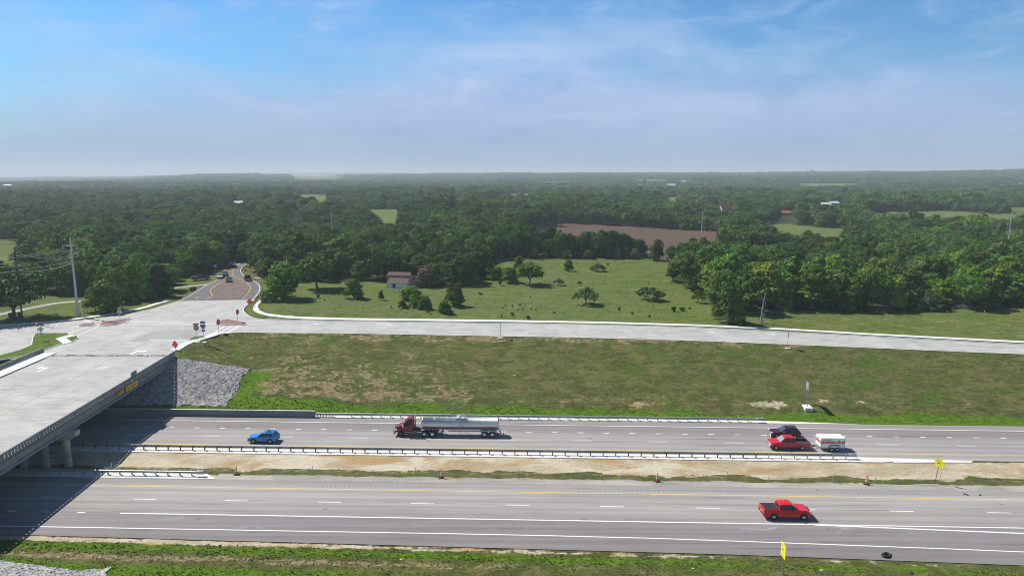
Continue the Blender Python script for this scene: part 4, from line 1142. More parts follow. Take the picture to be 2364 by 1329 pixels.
def sign(name, label, px, py, height, phi, faces, cat='road sign', post_r=.045, lean=(0, 0), pad=None, base=None, posts=1, group=None, post_mat=None):
    """faces: list of (part name, outline [(x,z)...], z offset, material, legends[(text, size, x, z, width, material)], back)"""
    x, y = GT(px, py) if base is None else base
    z = max(gz(x, y), 7.0 if y > 150 and x < -40 and base is None else -1)
    root = thing(name, label, cat, (x, y, z), R(phi), group); root.rotation_euler = (lean[0], lean[1], R(phi))
    offs = [0.0] if posts == 1 else [-.9, .9]
    for o in offs:
        p = MB(); p.tube([(o, 0, -.25), (o, 0, height)], post_r, 8); p.build('post', post_mat or M_STEEL, root)
    for (nm, out, zo, m, legends) in faces:
        f = MB(); n = len(out); yb, yf = -post_r - .012, -post_r - .03
        vs = [(a, yf, b + zo) for a, b in out] + [(a, yb, b + zo) for a, b in out]
        f.add(vs, [tuple(range(n)), tuple(range(2 * n - 1, n - 1, -1))] + [(i, n + i, n + (i + 1) % n, (i + 1) % n) for i in range(n)])
        part = f.build(nm, m, root)
        bk = MB(); bk.add([(a * .985, yb + .004, b * .985 + zo) for a, b in out], [tuple(range(n - 1, -1, -1))]); bk.build('back', M_SBACK, part)
        for lg in legends:
            t = MB()
            if isinstance(lg[0], str): text_mb(lg[0], lg[1], t, (lg[2], yf - .006, lg[3] + zo), (1, 0, 0), (0, 0, 1), width=lg[4])
            else: t.poly([(a, yf - .005, b + zo) for a, b in lg[0]])
            t.build('legend', lg[-1], part)
    if pad:
        p = MB(); p.box(-pad[0] / 2, pad[0] / 2, -pad[1] / 2, pad[1] / 2, -.9, .07); p.build('footing', M_WALK, root)
    return root
def ngon(n, r, a0): return [(r * math.cos(a0 + 2 * math.pi * k / n), r * math.sin(a0 + 2 * math.pi * k / n)) for k in range(n)]
def rect(w, h): return [(-w / 2, -h / 2), (w / 2, -h / 2), (w / 2, h / 2), (-w / 2, h / 2)]
OCT = ngon(8, .60, R(22.5)); OCTI = ngon(8, .55, R(22.5))
stop_face = lambda z: ('panel', OCT, z, M_SWHITE, [(OCTI, M_RED), ('STOP', .42, 0, 0, .82, M_SWHITE)])
def stop_face(z): return ('panel', OCT, z, M_RED, [('STOP', .42, 0, 0, .82, M_SWHITE)])
sign('stop_sign', 'red stop sign on the brick island, farther from the bridge', 549.6, 747.5, 3.0, 72, [stop_face(2.55), ('plate', rect(.75, .3), 3.05, M_RED, [])])
sign('stop_sign', 'red stop sign beside the corner sidewalk, nearer the bridge', 505.5, 771.5, 3.0, 70, [stop_face(2.5), ('plate', rect(.75, .3), 3.0, M_RED, [])], pad=(1.6, 1.2))
sign('do_not_enter_sign', 'round red sign with white bar under a dark plate at the bridge corner', 456, 792, 4.1, 8,
     [('panel', ngon(20, .56, 0), 3.1, M_RED, [(rect(.75, .2), M_SWHITE)]), ('plate', rect(1.15, .36), 3.85, M_BLACK, [('ONE WAY', .24, 0, 0, .8, M_SWHITE)])], pad=(1.0, 1.0))
SHIELD = [(-.5, .42), (-.32, .5), (0, .45), (.32, .5), (.5, .42), (.56, .1), (.42, -.28), (0, -.58), (-.42, -.28), (-.56, .1)]
sign('route_marker', 'blue interstate shield marker with EAST plate at the bridge corner', 472, 793, 4.7, 6,
     [('direction_plate', rect(1.1, .48), 4.35, M_BLUE, [('EAST', .38, 0, 0, .85, M_SWHITE)]),
      ('shield', SHIELD, 3.5, M_BLUE, [([(-.46, .40), (-.32, .46), (0, .41), (.32, .46), (.46, .40), (.5, .24), (-.5, .24)], M_RED), ('20', .62, 0, -.08, .62, M_SWHITE)]),
      ('arrow_plate', rect(.68, .48), 2.62, M_BLUE, [([(-.22, -.05), (.02, -.05), (.02, -.15), (.24, 0), (.02, .15), (.02, .05), (-.22, .05)], M_SWHITE)])], pad=(.9, .9))
TRI = [(0, -.52), (.6, .5), (-.6, .5)]
sign('yield_sign', 'red and white yield sign at the left grass island', 88.5, 781, 3.2, -4,
     [('panel', TRI, 2.75, M_RED, [([(0, -.2), (.3, .33), (-.3, .33)], M_SWHITE)])], base=GF(88.5, 780))
sign('warning_sign', 'grey back of a diamond sign over a square plate on the left grass island', 97, 793, 3.3, 188,
     [('panel', ngon(4, .66, 0), 2.75, M_SBACK, []), ('plate', rect(.75, .62), 1.75, M_SBACK, [])], base=GF(97, 793))
sign('stop_sign', 'pale back of a stop sign with a street name blade on the left brick island', 278, 747.5, 3.3, 172,
     [stop_face(2.55), ('street_name_blade', rect(1.0, .26), 3.35, M_GREEN, [])], base=GF(278, 746.5))
root = sign('route_marker', 'twin pale route markers beside the trees left of the county road', 340.5, 690, 2.6, 4,
     [('panel', rect(.85, 1.0), 2.1, M_SWHITE, [('5', .5, 0, 0, .3, M_BLACK)]), ('plate', rect(.75, .5), 1.25, M_SWHITE, [])], base=None)
sign('route_marker', 'second pale route marker of the pair, right next to the trees', 346.5, 689.5, 2.6, 4,
     [('panel', rect(.85, 1.0), 2.1, M_SWHITE, [('5', .5, 0, 0, .3, M_BLACK)]), ('plate', rect(.75, .5), 1.25, M_SWHITE, [])])
DIA = ngon(4, .88, 0)
sign('construction_sign', 'orange diamond sign on the grass strip at the junction corner', 577.5, 710.5, 1.6, 0, [('panel', DIA, 1.35, M_ORANGE, [])])
sign('construction_sign', 'tilted orange diamond sign at the end of the bridge railing', 407.5, 812, 1.5, -20, [('panel', ngon(4, .86, 0), 1.25, M_ORANGE, [])], lean=(0, -.10))
sign('roadside_sign', 'thin sign seen edge on with white footing, mid frontage road', 1156, 779.5, 3.4, 80, [('panel', rect(.8, .95), 2.85, M_SBACK, [])], pad=(1.0, 1.0), post_mat=M_POST)
sign('roadside_sign', 'thin sign seen edge on with white footing, right of the frontage road', 1818.5, 800.5, 3.5, 80, [('panel', rect(.8, .95), 2.9, M_SBACK, [])], pad=(1.0, 1.0), post_mat=M_POST)
sign('exit_sign', 'white backed sign on two posts standing on a concrete pad on the bank', 1861, 932, 4.35, 87, [('panel', rect(2.2, 1.4), 3.6, M_SBACK, [])], posts=2, pad=(3.6, 1.4), post_r=.07, post_mat=M_POST)
sign('speed_sign', 'yellow advisory speed sign on a post in the near grass', 1808.5, 1322, 3.1, -93,
     [('panel', rect(1.25, 1.55), 2.75, M_SYEL, [('EXIT', .3, 0, .5, .75, M_BLACK), ('45', .62, 0, .0, .75, M_BLACK), ('MPH', .24, 0, -.5, .6, M_BLACK)])], post_mat=M_STEEL)
tilted = sign('speed_sign', 'yellow advisory speed sign on a leaning brown post in the median', 2160, 1110.5, 3.4, -50,
     [('panel', rect(1.0, 1.15), 3.1, M_SYEL, [('45', .4, 0, -.05, .5, M_BLACK), ('EXIT', .2, 0, .35, .5, M_BLACK)])], lean=(0, .09), post_mat=mat('rusty_post', (.12, .075, .055), .8))
for c in tilted.children:
    if c.name.startswith('panel'): c.matrix_local = Matrix.Translation((0, 0, 3.1)) @ Matrix.Rotation(R(-24), 4, 'Y') @ Matrix.Translation((0, 0, -3.1))
sign('warning_sign', 'pale diamond sign at the left of the county road bend', 497.5, 632, 2.5, 12, [('panel', ngon(4, .72, 0), 2.0, M_SBACK, [])])
sign('slow_paddle', 'small red octagon sign right of the county road bend', 568, 642, 2.3, 10, [('panel', ngon(8, .42, R(22.5)), 2.0, M_RED, [])])
sign('roadside_sign', 'small grey sign beside the dead tree', 1762, 750, 3.0, 75, [('panel', rect(.7, .7), 2.6, M_SBACK, [])])
sign('marker_sign', 'small red triangle marker in the grass behind the curved sidewalk', 624.5, 705, .9, 4, [('panel', [(0, -.4), (.4, .35), (-.4, .35)], .75, M_RED, [([(0, -.1), (.16, .18), (-.16, .18)], M_SWHITE)])])
def stake(px, py, h, lab, top=(.8, .12, .03), bot=None, base=None):
    x, y = base or GT(px, py); root = thing('marker_stake', lab, 'marker stake', (x, y, max(gz(x, y), 7.1 if base else -1)), rng.uniform(0, 3))
    b = MB(); b.box(-.075, .075, -.03, .03, -.2, h); b.build('stake', mat('stake_%d' % int(top[1] * 100), top, .6), root)
    c = MB(); c.box(-.08, .08, -.035, .035, h - .28, h - .05); c.build('cap', mat('stake_cap', bot or (.8, .75, .7), .6), root)
stake(1894.5, 740.5, 1.6, 'red marker stake in the verge in front of the woods, left of the others', (.62, .06, .03))
stake(2186, 725, 1.3, 'red brown marker stake in the verge in front of the woods', (.45, .07, .04), (.45, .07, .04))
stake(2272.5, 725, 1.5, 'orange marker stake with pale foot in the right hand verge', (.8, .25, .08), (.85, .2, .03))
stake(114, 801, 1.5, 'orange marker post with white cap on the left grass island', (.75, .26, .02), None, GF(114, 801))

def litter():
    rb = mat('rubber_black', (.018, .016, .016), .8)
    t = MB(); n = 20; vs = []
    x, y = G(2048, 1279)
    root = thing('blown_tyre', 'black blown tyre lying on the near shoulder', 'tyre', (x, y, 0), .4)
    ring = [(.33 + .12 * math.cos(a), .115 + .115 * math.sin(a)) for a in np.linspace(0, 2 * math.pi, 9)[:-1]]
    for k in range(24):
        an = 2 * math.pi * k / 24
        for (r, z) in ring: vs.append((r * 1.35 * math.cos(an), r * math.sin(an), z * (1 + .3 * math.sin(an * 2))))
    m = len(ring)
    t.add(vs, [(k * m + i, ((k + 1) % 24) * m + i, ((k + 1) % 24) * m + (i + 1) % m, k * m + (i + 1) % m) for k in range(24) for i in range(m)], True)
    t.build('carcass', rb, root)
    s = MB(); s.add([(.3 + .16 * k, -.30 + .05 * k, .02 + .03 * math.sin(k * 1.3)) for k in range(5)] + [(.3 + .16 * k, -.12 + .05 * k, .06 + .03 * math.sin(k)) for k in range(5)], [(k, k + 1, k + 6, k + 5) for k in range(4)]); s.build('torn_tread', rb, root)
    def scrap(px, py, lab, sz, rz, col=None):
        x, y = GT(px, py); z = max(gz(x, y), 0.0 if 70.3 < V(x, y) < 113 else -1)
        mb = MB(); vs = []
        for k in range(7):
            u = k / 6 - .5
            for q in (-1, 1): vs.append((u * sz, q * sz * .16 + .12 * sz * math.sin(k), .02 + .10 * sz * abs(math.sin(k * 1.4 + q))))
        vs2 = [(a, b, c + .03) for a, b, c in vs]
        f = [(2 * k, 2 * k + 2, 2 * k + 3, 2 * k + 1) for k in range(6)]
        mb.add(vs2, f); mb.add(vs, f)
        o = mb.build('litter' if col else 'tyre_scrap', mat('litter_%.2f' % col[0], col, .7) if col else rb); o.location = (x, y, z); o.rotation_euler = (0, 0, rz)
        tag(o, lab, 'litter' if col else 'tyre scrap')
    scrap(2106, 1319, 'black tyre scrap in the near grass at the right', .75, 1.2)
    scrap(2231, 1138, 'small black tyre scrap on the rumble strip, left one of two', .6, -.6)
    scrap(2264, 1139, 'small black tyre scrap on the rumble strip, nearer the right edge', .45, .8)
    scrap(1898, 1313, 'white litter with a red end in the near grass', .4, .3, (.75, .7, .68))
    scrap(1188, 866, 'yellow scrap lying on the big grass bank', .55, .2, (.8, .7, .06))
    scrap(929, 1292, 'white scrap in the near grass left of centre', .35, 1.0, (.8, .8, .78))
    scrap(1602, 1310, 'grey white scrap in the near grass below the pickup', .3, .5, (.7, .7, .7))
    scrap(1046, 951.5, 'yellow scrap at the foot of the lush strip behind the tanker', .5, .1, (.85, .75, .1))
litter()

# ---------------------------------------------------------------- vehicles
def paint_mat(name, c, rough=.28):
    return mat('paint_' + name, c, rough, 0.0, .35, coat=.22)
M_GLASS = mat('dark_glass', (.012, .015, .018), .06, 0, .6)
M_WSHIELD = mat('windscreen_glass', (.05, .075, .085), .06, 0, .7)
M_TYRE = mat('tyre', (.015, .015, .016), .85)
M_RIM = mat('alloy_rim', (.62, .63, .65), .3, .7)
M_CHROME = mat('chrome', (.75, .76, .78), .15, .9)
M_TRIM = mat('black_trim', (.02, .02, .022), .6)
M_LAMP = mat('headlamp', (.5, .52, .54), .2, .2)
M_TAIL = mat('tail_lamp', (.35, .01, .012), .25)
def prism_y(mb, out, y0, y1):
    n = len(out)
    mb.add([(x, y0, z) for x, z in out] + [(x, y1, z) for x, z in out],
           [tuple(range(n)), tuple(range(2 * n - 1, n - 1, -1))] + [(i, n + i, n + (i + 1) % n, (i + 1) % n) for i in range(n)])
def outline(top, z0, arches):
    """top runs rear to front; the underside runs back with wheel arches"""
    pts = list(top)
    under = []
    for (cx, cz, r) in sorted(arches, reverse=True):
        h = z0 - cz
        a0 = math.asin(max(-1, min(1, h / r)))
        under += [(cx + r * math.cos(a), cz + r * math.sin(a)) for a in np.linspace(a0, math.pi - a0, 11)]
    return pts + [(top[-1][0], z0)] * (1 if top[-1][1] > z0 + .01 else 0) + under + ([(top[0][0], z0)] if top[0][1] > z0 + .01 else [])
def wheel(root, x, y, r, w, out, rim_m=M_RIM, rr=.68, spokes=5):
    t = MB(); t.lathe([(-w / 2, r * .55), (-w / 2, r * .93), (-w / 2 + .03, r), (w / 2 - .03, r), (w / 2, r * .93), (w / 2, r * .55)], (0, 0, 0), 'y', 22)
    t.lathe([(out * (w / 2 - .05), 0.001), (out * (w / 2 - .05), r * .66)], (0, 0, 0), 'y', 22)
    o = t.build('wheel', M_TYRE, root); o.location = (x, y, r)
    m = MB(); yo = out * (w / 2 - .02)
    m.lathe([(yo - .02 * out, r * rr), (yo, r * rr), (yo, r * (rr - .1)), (yo - .04 * out, r * (rr - .12))], (0, 0, 0), 'y', 22)
    m.lathe([(yo, .001), (yo, r * .17), (yo - .03 * out, r * .2)], (0, 0, 0), 'y', 12)
    for k in range(spokes):
        a = 2 * math.pi * k / spokes + .3
        m.beam((r * .1 * math.cos(a), yo - .015 * out, r * .1 * math.sin(a)), (r * rr * .93 * math.cos(a), yo - .015 * out, r * rr * .93 * math.sin(a)), .035, r * .2, (0, 1, 0)) if False else \
        m.add([(r * q * math.cos(a + s * d), yo - .008 * out, r * q * math.sin(a + s * d)) for q, d in ((.12, .9), (rr * .93, .24)) for s in (-1, 1)], [(0, 1, 3, 2)])
    m.build('rim', rim_m, o)
    return o
def quad_on(a, b, c, d, s0, s1, t0, t1, off):
    """patch on the bilinear face a-b (bottom) / d-c (top), pushed out"""
    a, b, c, d = map(Vector, (a, b, c, d)); n = (b - a).cross(d - a).normalized() * off
    P = lambda s, t: (a * (1 - s) + b * s) * (1 - t) + (d * (1 - s) + c * s) * t + n
    return [P(s0[0], t0), P(s1[0], t0), P(s1[1], t1), P(s0[1], t1)]
def car(name, label, cat, paint, sp, front, rear, near_left, group=None):
    """front/rear: ground contact of the two wheels on the side we see; near_left: that side is the car's left"""
    fx, fy = front; rx, ry = rear
    hd = math.atan2(fy - ry, fx - rx); d = Vector((math.cos(hd), math.sin(hd))); left = Vector((-d.y, d.x))
    tr = sp['W'] - .26; sgn = -1 if near_left else 1
    mid = Vector(((fx + rx) / 2, (fy + ry) / 2)) + left * (sgn * tr / 2)
    org = mid - d * (sp['wb'] / 2)
    return car_at(name, label, cat, paint, sp, (org.x, org.y, sp.get('z', 0)), hd, group)
def car_at(name, label, cat, paint, sp, loc, hd, group=None):
    root = thing(name, label, cat, loc, hd, group)
    W, H, wb, r = sp['W'], sp['H'], sp['wb'], sp['r']; hw_ = W / 2; z0 = sp.get('z0', .30)
    ra = r + .07; top = sp['top']
    arches = [(0, r, ra), (wb, r, ra)]
    b = MB(); bed = sp.get('bed')
    if bed:
        bx0, bx1, bz = bed
        fr = [(bx1, top[0][1] * 0 + .55)] + [(bx1, sp['belt'])] + [p for p in top if p[0] > bx1 + .02]
        prism_y(b, outline(fr, z0 + .12, [(wb, r, ra)]), -hw_, hw_)
        side = [(bx0, .62), (bx0, bz), (bx1, bz)]
        for y0, y1 in ((-hw_, -hw_ + .11), (hw_ - .11, hw_)): prism_y(b, outline(side + [(bx1, z0 + .14)], z0 + .12, [(0, r, ra)]), y0, y1)
        b.box(bx0, bx0 + .09, -hw_ + .11, hw_ - .11, .60, bz)
        b.box(bx1 - .05, bx1 + .02, -hw_ + .11, hw_ - .11, .55, bz)
    else:
        prism_y(b, outline(top, z0, arches), -hw_, hw_)
    body = b.build('body', paint, root, bevel=sp.get('bev', .055), seg=2)
    if bed:
        f = MB(); f.box(bed[0] + .09, bed[1] - .05, -hw_ + .11, hw_ - .11, .80, .85)
        for y0, y1 in ((-hw_ + .11, -hw_ + .125), (hw_ - .125, hw_ - .11)): f.box(bed[0] + .09, bed[1] - .05, y0, y1, .85, bed[2] - .03)
        f.box(bed[0] + .09, bed[0] + .105, -hw_ + .125, hw_ - .125, .85, bed[2] - .03); f.box(bed[1] - .065, bed[1] - .05, -hw_ + .125, hw_ - .125, .85, bed[2] - .03)
        f.build('bed_liner', M_TRIM, root)
        ch = MB(); ch.box(bed[0] + .02, bed[1], hw_ - .10, hw_ - .02, bed[2] - .005, bed[2] + .015); ch.box(bed[0] + .02, bed[1], -hw_ + .02, -hw_ + .10, bed[2] - .005, bed[2] + .015); ch.build('bed_rail', M_CHROME, root)
    # cabin
    (xb0, xb1, xt0, xt1) = sp['cab']; zb, zt = sp['belt'] - .02, H; wB, wT = hw_ - sp.get('inB', .06), hw_ - sp.get('inT', .24)
    zbr = sp.get('belt_rear', zb)
    B = [(xb0, -wB, zbr), (xb1, -wB, zb), (xb1, wB, zb), (xb0, wB, zbr)]
    zs = zt - .07
    T = [(xt0, -wT, zs), (xt1, -wT, zs), (xt1, wT, zs), (xt0, wT, zs)]
    c = MB(); c.hexa(B, T)
    c.hexa(T, [(xt0 + .12, -wT + .09, zt), (xt1 - .22, -wT + .09, zt), (xt1 - .22, wT - .09, zt), (xt0 + .12, wT - .09, zt)])
    c.build('cabin', paint, root, bevel=.025, seg=2)
    for sd in (-1, 1):
        if sd < 0: q = (B[0], B[1], T[1], T[0])
        else: q = (B[2], B[3], T[3], T[2])
        for (s0, s1) in sp['win']:
            if sd > 0: s0, s1 = (1 - s1[0], 1 - s1[1]), (1 - s0[0], 1 - s0[1])
            m = MB(); m.poly(quad_on(*q, s0, s1, sp.get('wt', (.10, .86))[0], sp.get('wt', (.10, .86))[1], .008)); m.build('window', M_GLASS, root)
    m = MB(); m.poly(quad_on(B[1], B[2], T[2], T[1], (.05, .07), (.95, .93), .06, .93, .01)); m.build('windscreen', sp.get('wsm', M_WSHIELD), root)
    m = MB(); m.poly(quad_on(B[3], B[0], T[0], T[3], (.08, .1), (.92, .9), .15, .88, .01)); m.build('rear_window', M_GLASS, root)
    if sp.get('sunroof'):
        m = MB(); m.box(xt1 - 1.15, xt1 - .42, -.42, .42, zt + .002, zt + .012); m.build('sunroof', M_GLASS, root)
    if sp.get('rails'):
        m = MB()
        for y in (-wT + .13, wT - .13): m.tube([(xt0 + .2, y, zt), (xt0 + .3, y, zt + .06), (xt1 - .5, y, zt + .06), (xt1 - .35, y, zt)], .018, 6)
        m.build('roof_rail', sp['rails'], root)
    for y, out in ((-hw_ + .12, -1), (hw_ - .12, 1)):
        wheel(root, 0, y, r, .24, out, sp.get('rim', M_RIM), spokes=sp.get('spokes', 5)); wheel(root, wb, y, r, .24, out, sp.get('rim', M_RIM), spokes=sp.get('spokes', 5))
    xf, xr = top[-1][0], top[0][0]
    for sd in (-1, 1):
        y0, y1 = sorted((sd * (hw_ - .38), sd * (hw_ + .004)))
        hz = sp.get('lampz', (.72, .90))
        m = MB(); m.box(xf - .30, xf + .012, y0 if sd < 0 else y0, y1, *hz); m.build('headlight', M_LAMP, root, bevel=.03)
        tz = sp.get('tailz', (.80, 1.02)); y0, y1 = sorted((sd * (hw_ - .16), sd * (hw_ + .004)))
        m = MB(); m.box(xr - .012, xr + .18, y0, y1, *tz); m.build('tail_light', M_TAIL, root, bevel=.02)
        m = MB(); x_ = xb1 - .48; y0, y1 = sorted((sd * (hw_ - .02), sd * (hw_ + .20)))
        m.box(x_ - .06, x_ + .10, y0, y1, sp['belt'] + .02, sp['belt'] + .18); m.build('mirror', sp.get('mirror', M_TRIM), root, bevel=.025)
    m = MB(); gz0, gz1 = sp.get('grille', (.55, .80)); m.box(xf - .05, xf + .02, -hw_ + .42, hw_ - .42, gz0, gz1); m.build('grille', sp.get('grille_m', M_TRIM), root, bevel=.015)
    m = MB(); bz0, bz1 = sp.get('bumper', (.34, .52)); m.box(xf - .10, xf + .06, -hw_ + .06, hw_ - .06, bz0, bz1); m.build('bumper', sp.get('bumper_m', M_TRIM), root, bevel=.03)
    m = MB(); m.box(xr - .06, xr + .10, -hw_ + .06, hw_ - .06, bz0 + .06, bz1 + .08); m.build('bumper', sp.get('rbumper_m', sp.get('bumper_m', M_TRIM)), root, bevel=.03)
    m = MB(); m.box(xr - .075, xr - .062, -.16, .16, bz1 + .10, bz1 + .24); m.build('number_plate', M_SWHITE, root)
    # door seams and handles
    m = MB()
    for xd in sp['doors']:
        for y in (-hw_ - .003, hw_ - .001): m.box(xd - .008, xd + .008, y, y + .004, z0 + .18, sp['belt'] - .05)
    m.build('door_seam', M_TRIM, root)
    for xd in sp['handles']:
        for sd in (-1, 1):
            m = MB(); y0, y1 = sorted((sd * (hw_ - .01), sd * (hw_ + .025))); m.box(xd - .10, xd + .10, y0, y1, sp['belt'] - .16, sp['belt'] - .11); m.build('door_handle', sp.get('handle_m', paint), root)
    if sp.get('cladding'):
        m = MB()
        for cx in (0, wb):
            for sd in (-1, 1):
                y0, y1 = sorted((sd * (hw_ - .06), sd * (hw_ + .012)))
                A = np.linspace(0, math.pi, 12)
                for a, b_ in zip(A, A[1:]):
                    prism_y(m, [(cx + q * math.cos(t), r + q * math.sin(t)) for q, t in ((ra - .01, a), (ra + .07, a), (ra + .07, b_), (ra - .01, b_))], y0, y1)
        for sd in (-1, 1):
            y0, y1 = sorted((sd * (hw_ - .06), sd * (hw_ + .010))); m.box(ra, wb - ra, y0, y1, z0 - .02, z0 + .12)
        m.build('cladding', M_TRIM, root)
    if sp.get('tonneau'):
        a0, a1 = sp['tonneau']; m = MB(); m.box(a0, a1, -hw_ + .13, hw_ - .13, sp['bedz'] + .002, sp['bedz'] + .03); m.build('bed_cover', M_TRIM, root, bevel=.01)
    return root
SUV = dict(W=1.86, H=1.70, wb=2.69, r=.36, z0=.27, top=[(-.93, .55), (-.95, .98), (-.86, 1.10), (2.0, 1.06), (2.35, 1.04), (3.3, .94), (3.56, .80), (3.62, .5)], belt=1.07, belt_rear=1.10,
           cab=(-.80, 2.12, -.42, 1.25), win=[((.13, .10), (.40, .36)), ((.43, .40), (.68, .70)), ((.705, .73), (.93, .955))], doors=(1.95, 1.02, .25), handles=(1.15, .3), sunroof=True, rails=M_TRIM, cladding=True, lampz=(.78, .95), tailz=(.86, 1.08))
TRUCK = dict(W=2.02, H=1.94, wb=3.68, r=.41, z0=.40, top=[(-1.22, .62), (-1.25, 1.30), (-1.15, 1.335), (.6, 1.335), (3.0, 1.30), (3.2, 1.29), (4.25, 1.19), (4.50, 1.05), (4.58, .62)], belt=1.31,
             cab=(.60, 3.05, .74, 2.25), win=[((.05, .04), (.36, .42)), ((.39, .45), (.90, .96))], doors=(2.9, 1.75, .68), handles=(1.95, .9), lampz=(.92, 1.12), tailz=(.95, 1.30), tonneau=(-1.13, .56), bedz=1.335, grille=(.72, 1.08), bumper=(.48, .68), inT=.27)
def wpt(px, py): return G(px, py, 0.0)
red_truck = car('pickup_truck', 'bright red crew cab pickup with black bed cover alone on the near lanes', 'pickup truck', paint_mat('bright_red', (.62, .008, .012)), TRUCK, wpt(1855.8, 1196.8), wpt(1788.9, 1196.4), False)
blue = paint_mat('blue', (.003, .225, .60))
car('suv', 'bright blue SUV on the far lanes left of the tanker', 'SUV', blue, SUV, wpt(587.5, 1024.6), wpt(625.2, 1025.2), True)
maroon = dict(SUV); maroon.update(W=1.90, H=1.72, wb=2.86, top=[(-.93, .55), (-.95, 1.0), (-.86, 1.13), (2.1, 1.10), (2.5, 1.08), (3.55, 1.00), (3.76, .85), (3.80, .5)], belt=1.10, cab=(-.82, 2.28, -.40, 1.40), cladding=False, rails=M_CHROME, mirror=M_CHROME, grille_m=M_CHROME, grille=(.55, .92), lampz=(.80, .98), bumper_m=M_CHROME)
car('suv', 'dark maroon SUV beside the red pickup that tows the box trailer', 'SUV', paint_mat('maroon', (.055, .006, .014)), maroon, wpt(1794.8, 1008.6), wpt(1835.5, 1009.6), True)
OLDT = dict(TRUCK); OLDT.update(H=1.95, wb=4.0, W=2.0, r=.38, top=[(-1.2, .62), (1.1, 1.25), (3.3, 1.24), (3.5, 1.23), (4.62, 1.14), (4.86, 1.0), (4.92, .60)], belt=1.26, cab=(1.10, 3.42, 1.18, 2.66), bed=(-1.22, 1.10, 1.27), tonneau=None,
            win=[((.06, .06), (.30, .32)), ((.36, .40), (.86, .94))], doors=(3.2, 2.05, 1.15), handles=(2.2,), bumper_m=M_CHROME, grille_m=M_CHROME, rbumper_m=M_CHROME, lampz=(.86, 1.02), tailz=(.85, 1.2), handle_m=M_TRIM, wsm=mat('windscreen_light', (.22, .30, .32), .08, 0, .7))
tow = car('pickup_truck', 'red extended cab pickup with open black bed towing the white box trailer', 'pickup truck', paint_mat('red', (.50, .006, .022)), OLDT, wpt(1793.3, 1035.6), wpt(1852.4, 1036.0), True)

def box_trailer():
    ax, ay = G(1927.6, 1038.2); hd = math.pi - math.atan(SL)
    d = Vector((math.cos(hd), math.sin(hd))); left = Vector((-d.y, d.x)); W = 1.95
    org = Vector((ax, ay)) - left * (W / 2 + .04)
    root = thing('cargo_trailer', 'white enclosed cargo trailer with orange stripe behind the red pickup', 'trailer', (org.x, org.y, 0), hd)
    x0, x1, h = -1.55, 2.15, W / 2
    wh = mat('trailer_white', (.80, .80, .79), .4); gr = mat('trailer_grey', (.36, .37, .38), .5, .3); og = mat('trailer_orange', (.62, .065, .012), .45)
    b = MB()
    prof = [(x0, .52), (x0, 2.08), (x1 - .05, 2.08), (x1, 1.6), (x1 - .02, .52)]
    prism_y(b, prof, -h, h); box = b.build('body', wh, root, bevel=.05, seg=2)
    r = MB(); r.box(x0 + .02, x1 - .1, -h + .02, h - .02, 2.085, 2.10); r.build('roof', wh, root)
    f = MB()
    for y in (-h - .006, h - .034):
        f.box(x0 - .01, x0 + .09, y, y + .04, .5, 2.09); f.box(x1 - .12, x1 - .02, y, y + .04, .5, 2.03); f.box(x0, x1 - .05, y, y + .04, .48, .58)
    f.build('corner_trim', gr, root)
    for sd in (-1, 1):
        y0, y1 = sorted((sd * (h - .01), sd * (h + .20)))
        fe = MB(); prism_y(fe, [(-.95, .55), (-.66, 1.0), (.72, 1.0), (1.0, .55), (.86, .55), (.62, .86), (-.56, .86), (-.82, .55)], y0, y1); fe.build('fender', gr, root)
        st = MB(); y = sd * (h + .006); st.poly([(x1 - .14, y, 1.24), (x1 - 2.2, y, 1.24), (x1 - 2.2, y, 1.62), (x1 - .14, y, 1.62)]); st.poly([(x1 - 3.25, y, 1.24), (x0 + .1, y, 1.24), (x0 + .1, y, 1.62), (x1 - 3.25, y, 1.62)])
        stripe = st.build('stripe', og, box)
        t = MB(); text_mb('U-HAUL', .36, t, (x1 - 1.02, sd * (h + .012), 1.80), (-sd, 0, 0), (0, 0, 1), width=1.3)
        t.build('lettering', M_BLACK, box)
        t = MB(); text_mb('YOUR MOVING TRAILER', .16, t, (x1 - 1.18, sd * (h + .012), 1.43), (-sd, 0, 0), (0, 0, 1), width=1.75); t.build('lettering', M_SWHITE, box)
        g = MB(); yy = sd * (h + .01); g.poly([(x1 - 2.28, yy, 1.22), (x1 - 3.15, yy, 1.18), (x1 - 3.2, yy, 1.42), (x1 - 2.95, yy, 1.66), (x1 - 2.72, yy, 1.84), (x1 - 2.55, yy, 1.62), (x1 - 2.3, yy, 1.55)]); g.build('picture', mat('trailer_picture', (.46, .30, .15), .5, noise=.4, nscale=5), box)
    fr = MB(); fr.poly([(x1 + .012, -h + .1, 1.24), (x1 + .012, h - .1, 1.24), (x1 + .012, h - .1, 1.6), (x1 + .012, -h + .1, 1.6)]); fr.build('stripe', og, box)
    t = MB(); text_mb('U-HAUL', .3, t, (x1 + .0, 0, 1.86), (0, 1, 0), (-.1, 0, 1), width=1.2); t.v = [(a + .018 - .0, b_, c) for a, b_, c in t.v]; t.build('lettering', M_BLACK, box)
    for x in (-.40, .45):
        for y, o in ((-h - .05, -1), (h + .05, 1)): wheel(root, x, y, .31, .2, o, M_SWHITE, .6, 7)
    tg = MB(); tg.beam((x1 - .1, .5, .48), (x1 + 1.2, 0, .46), .08, .1); tg.beam((x1 - .1, -.5, .48), (x1 + 1.2, 0, .46), .08, .1); tg.box(x1 + 1.1, x1 + 1.4, -.05, .05, .42, .52); tg.tube([(x1 + .9, .1, .1), (x1 + .9, .1, .8)], .035, 8); tg.build('tow_bar', M_TRIM, root)
    for sd in (-1, 1):
        l = MB(); y0, y1 = sorted((sd * (h - .25), sd * (h - .08))); l.box(x0 - .02, x0 + .02, y0, y1, .6, .72); l.build('tail_light', M_TAIL, root)
box_trailer()

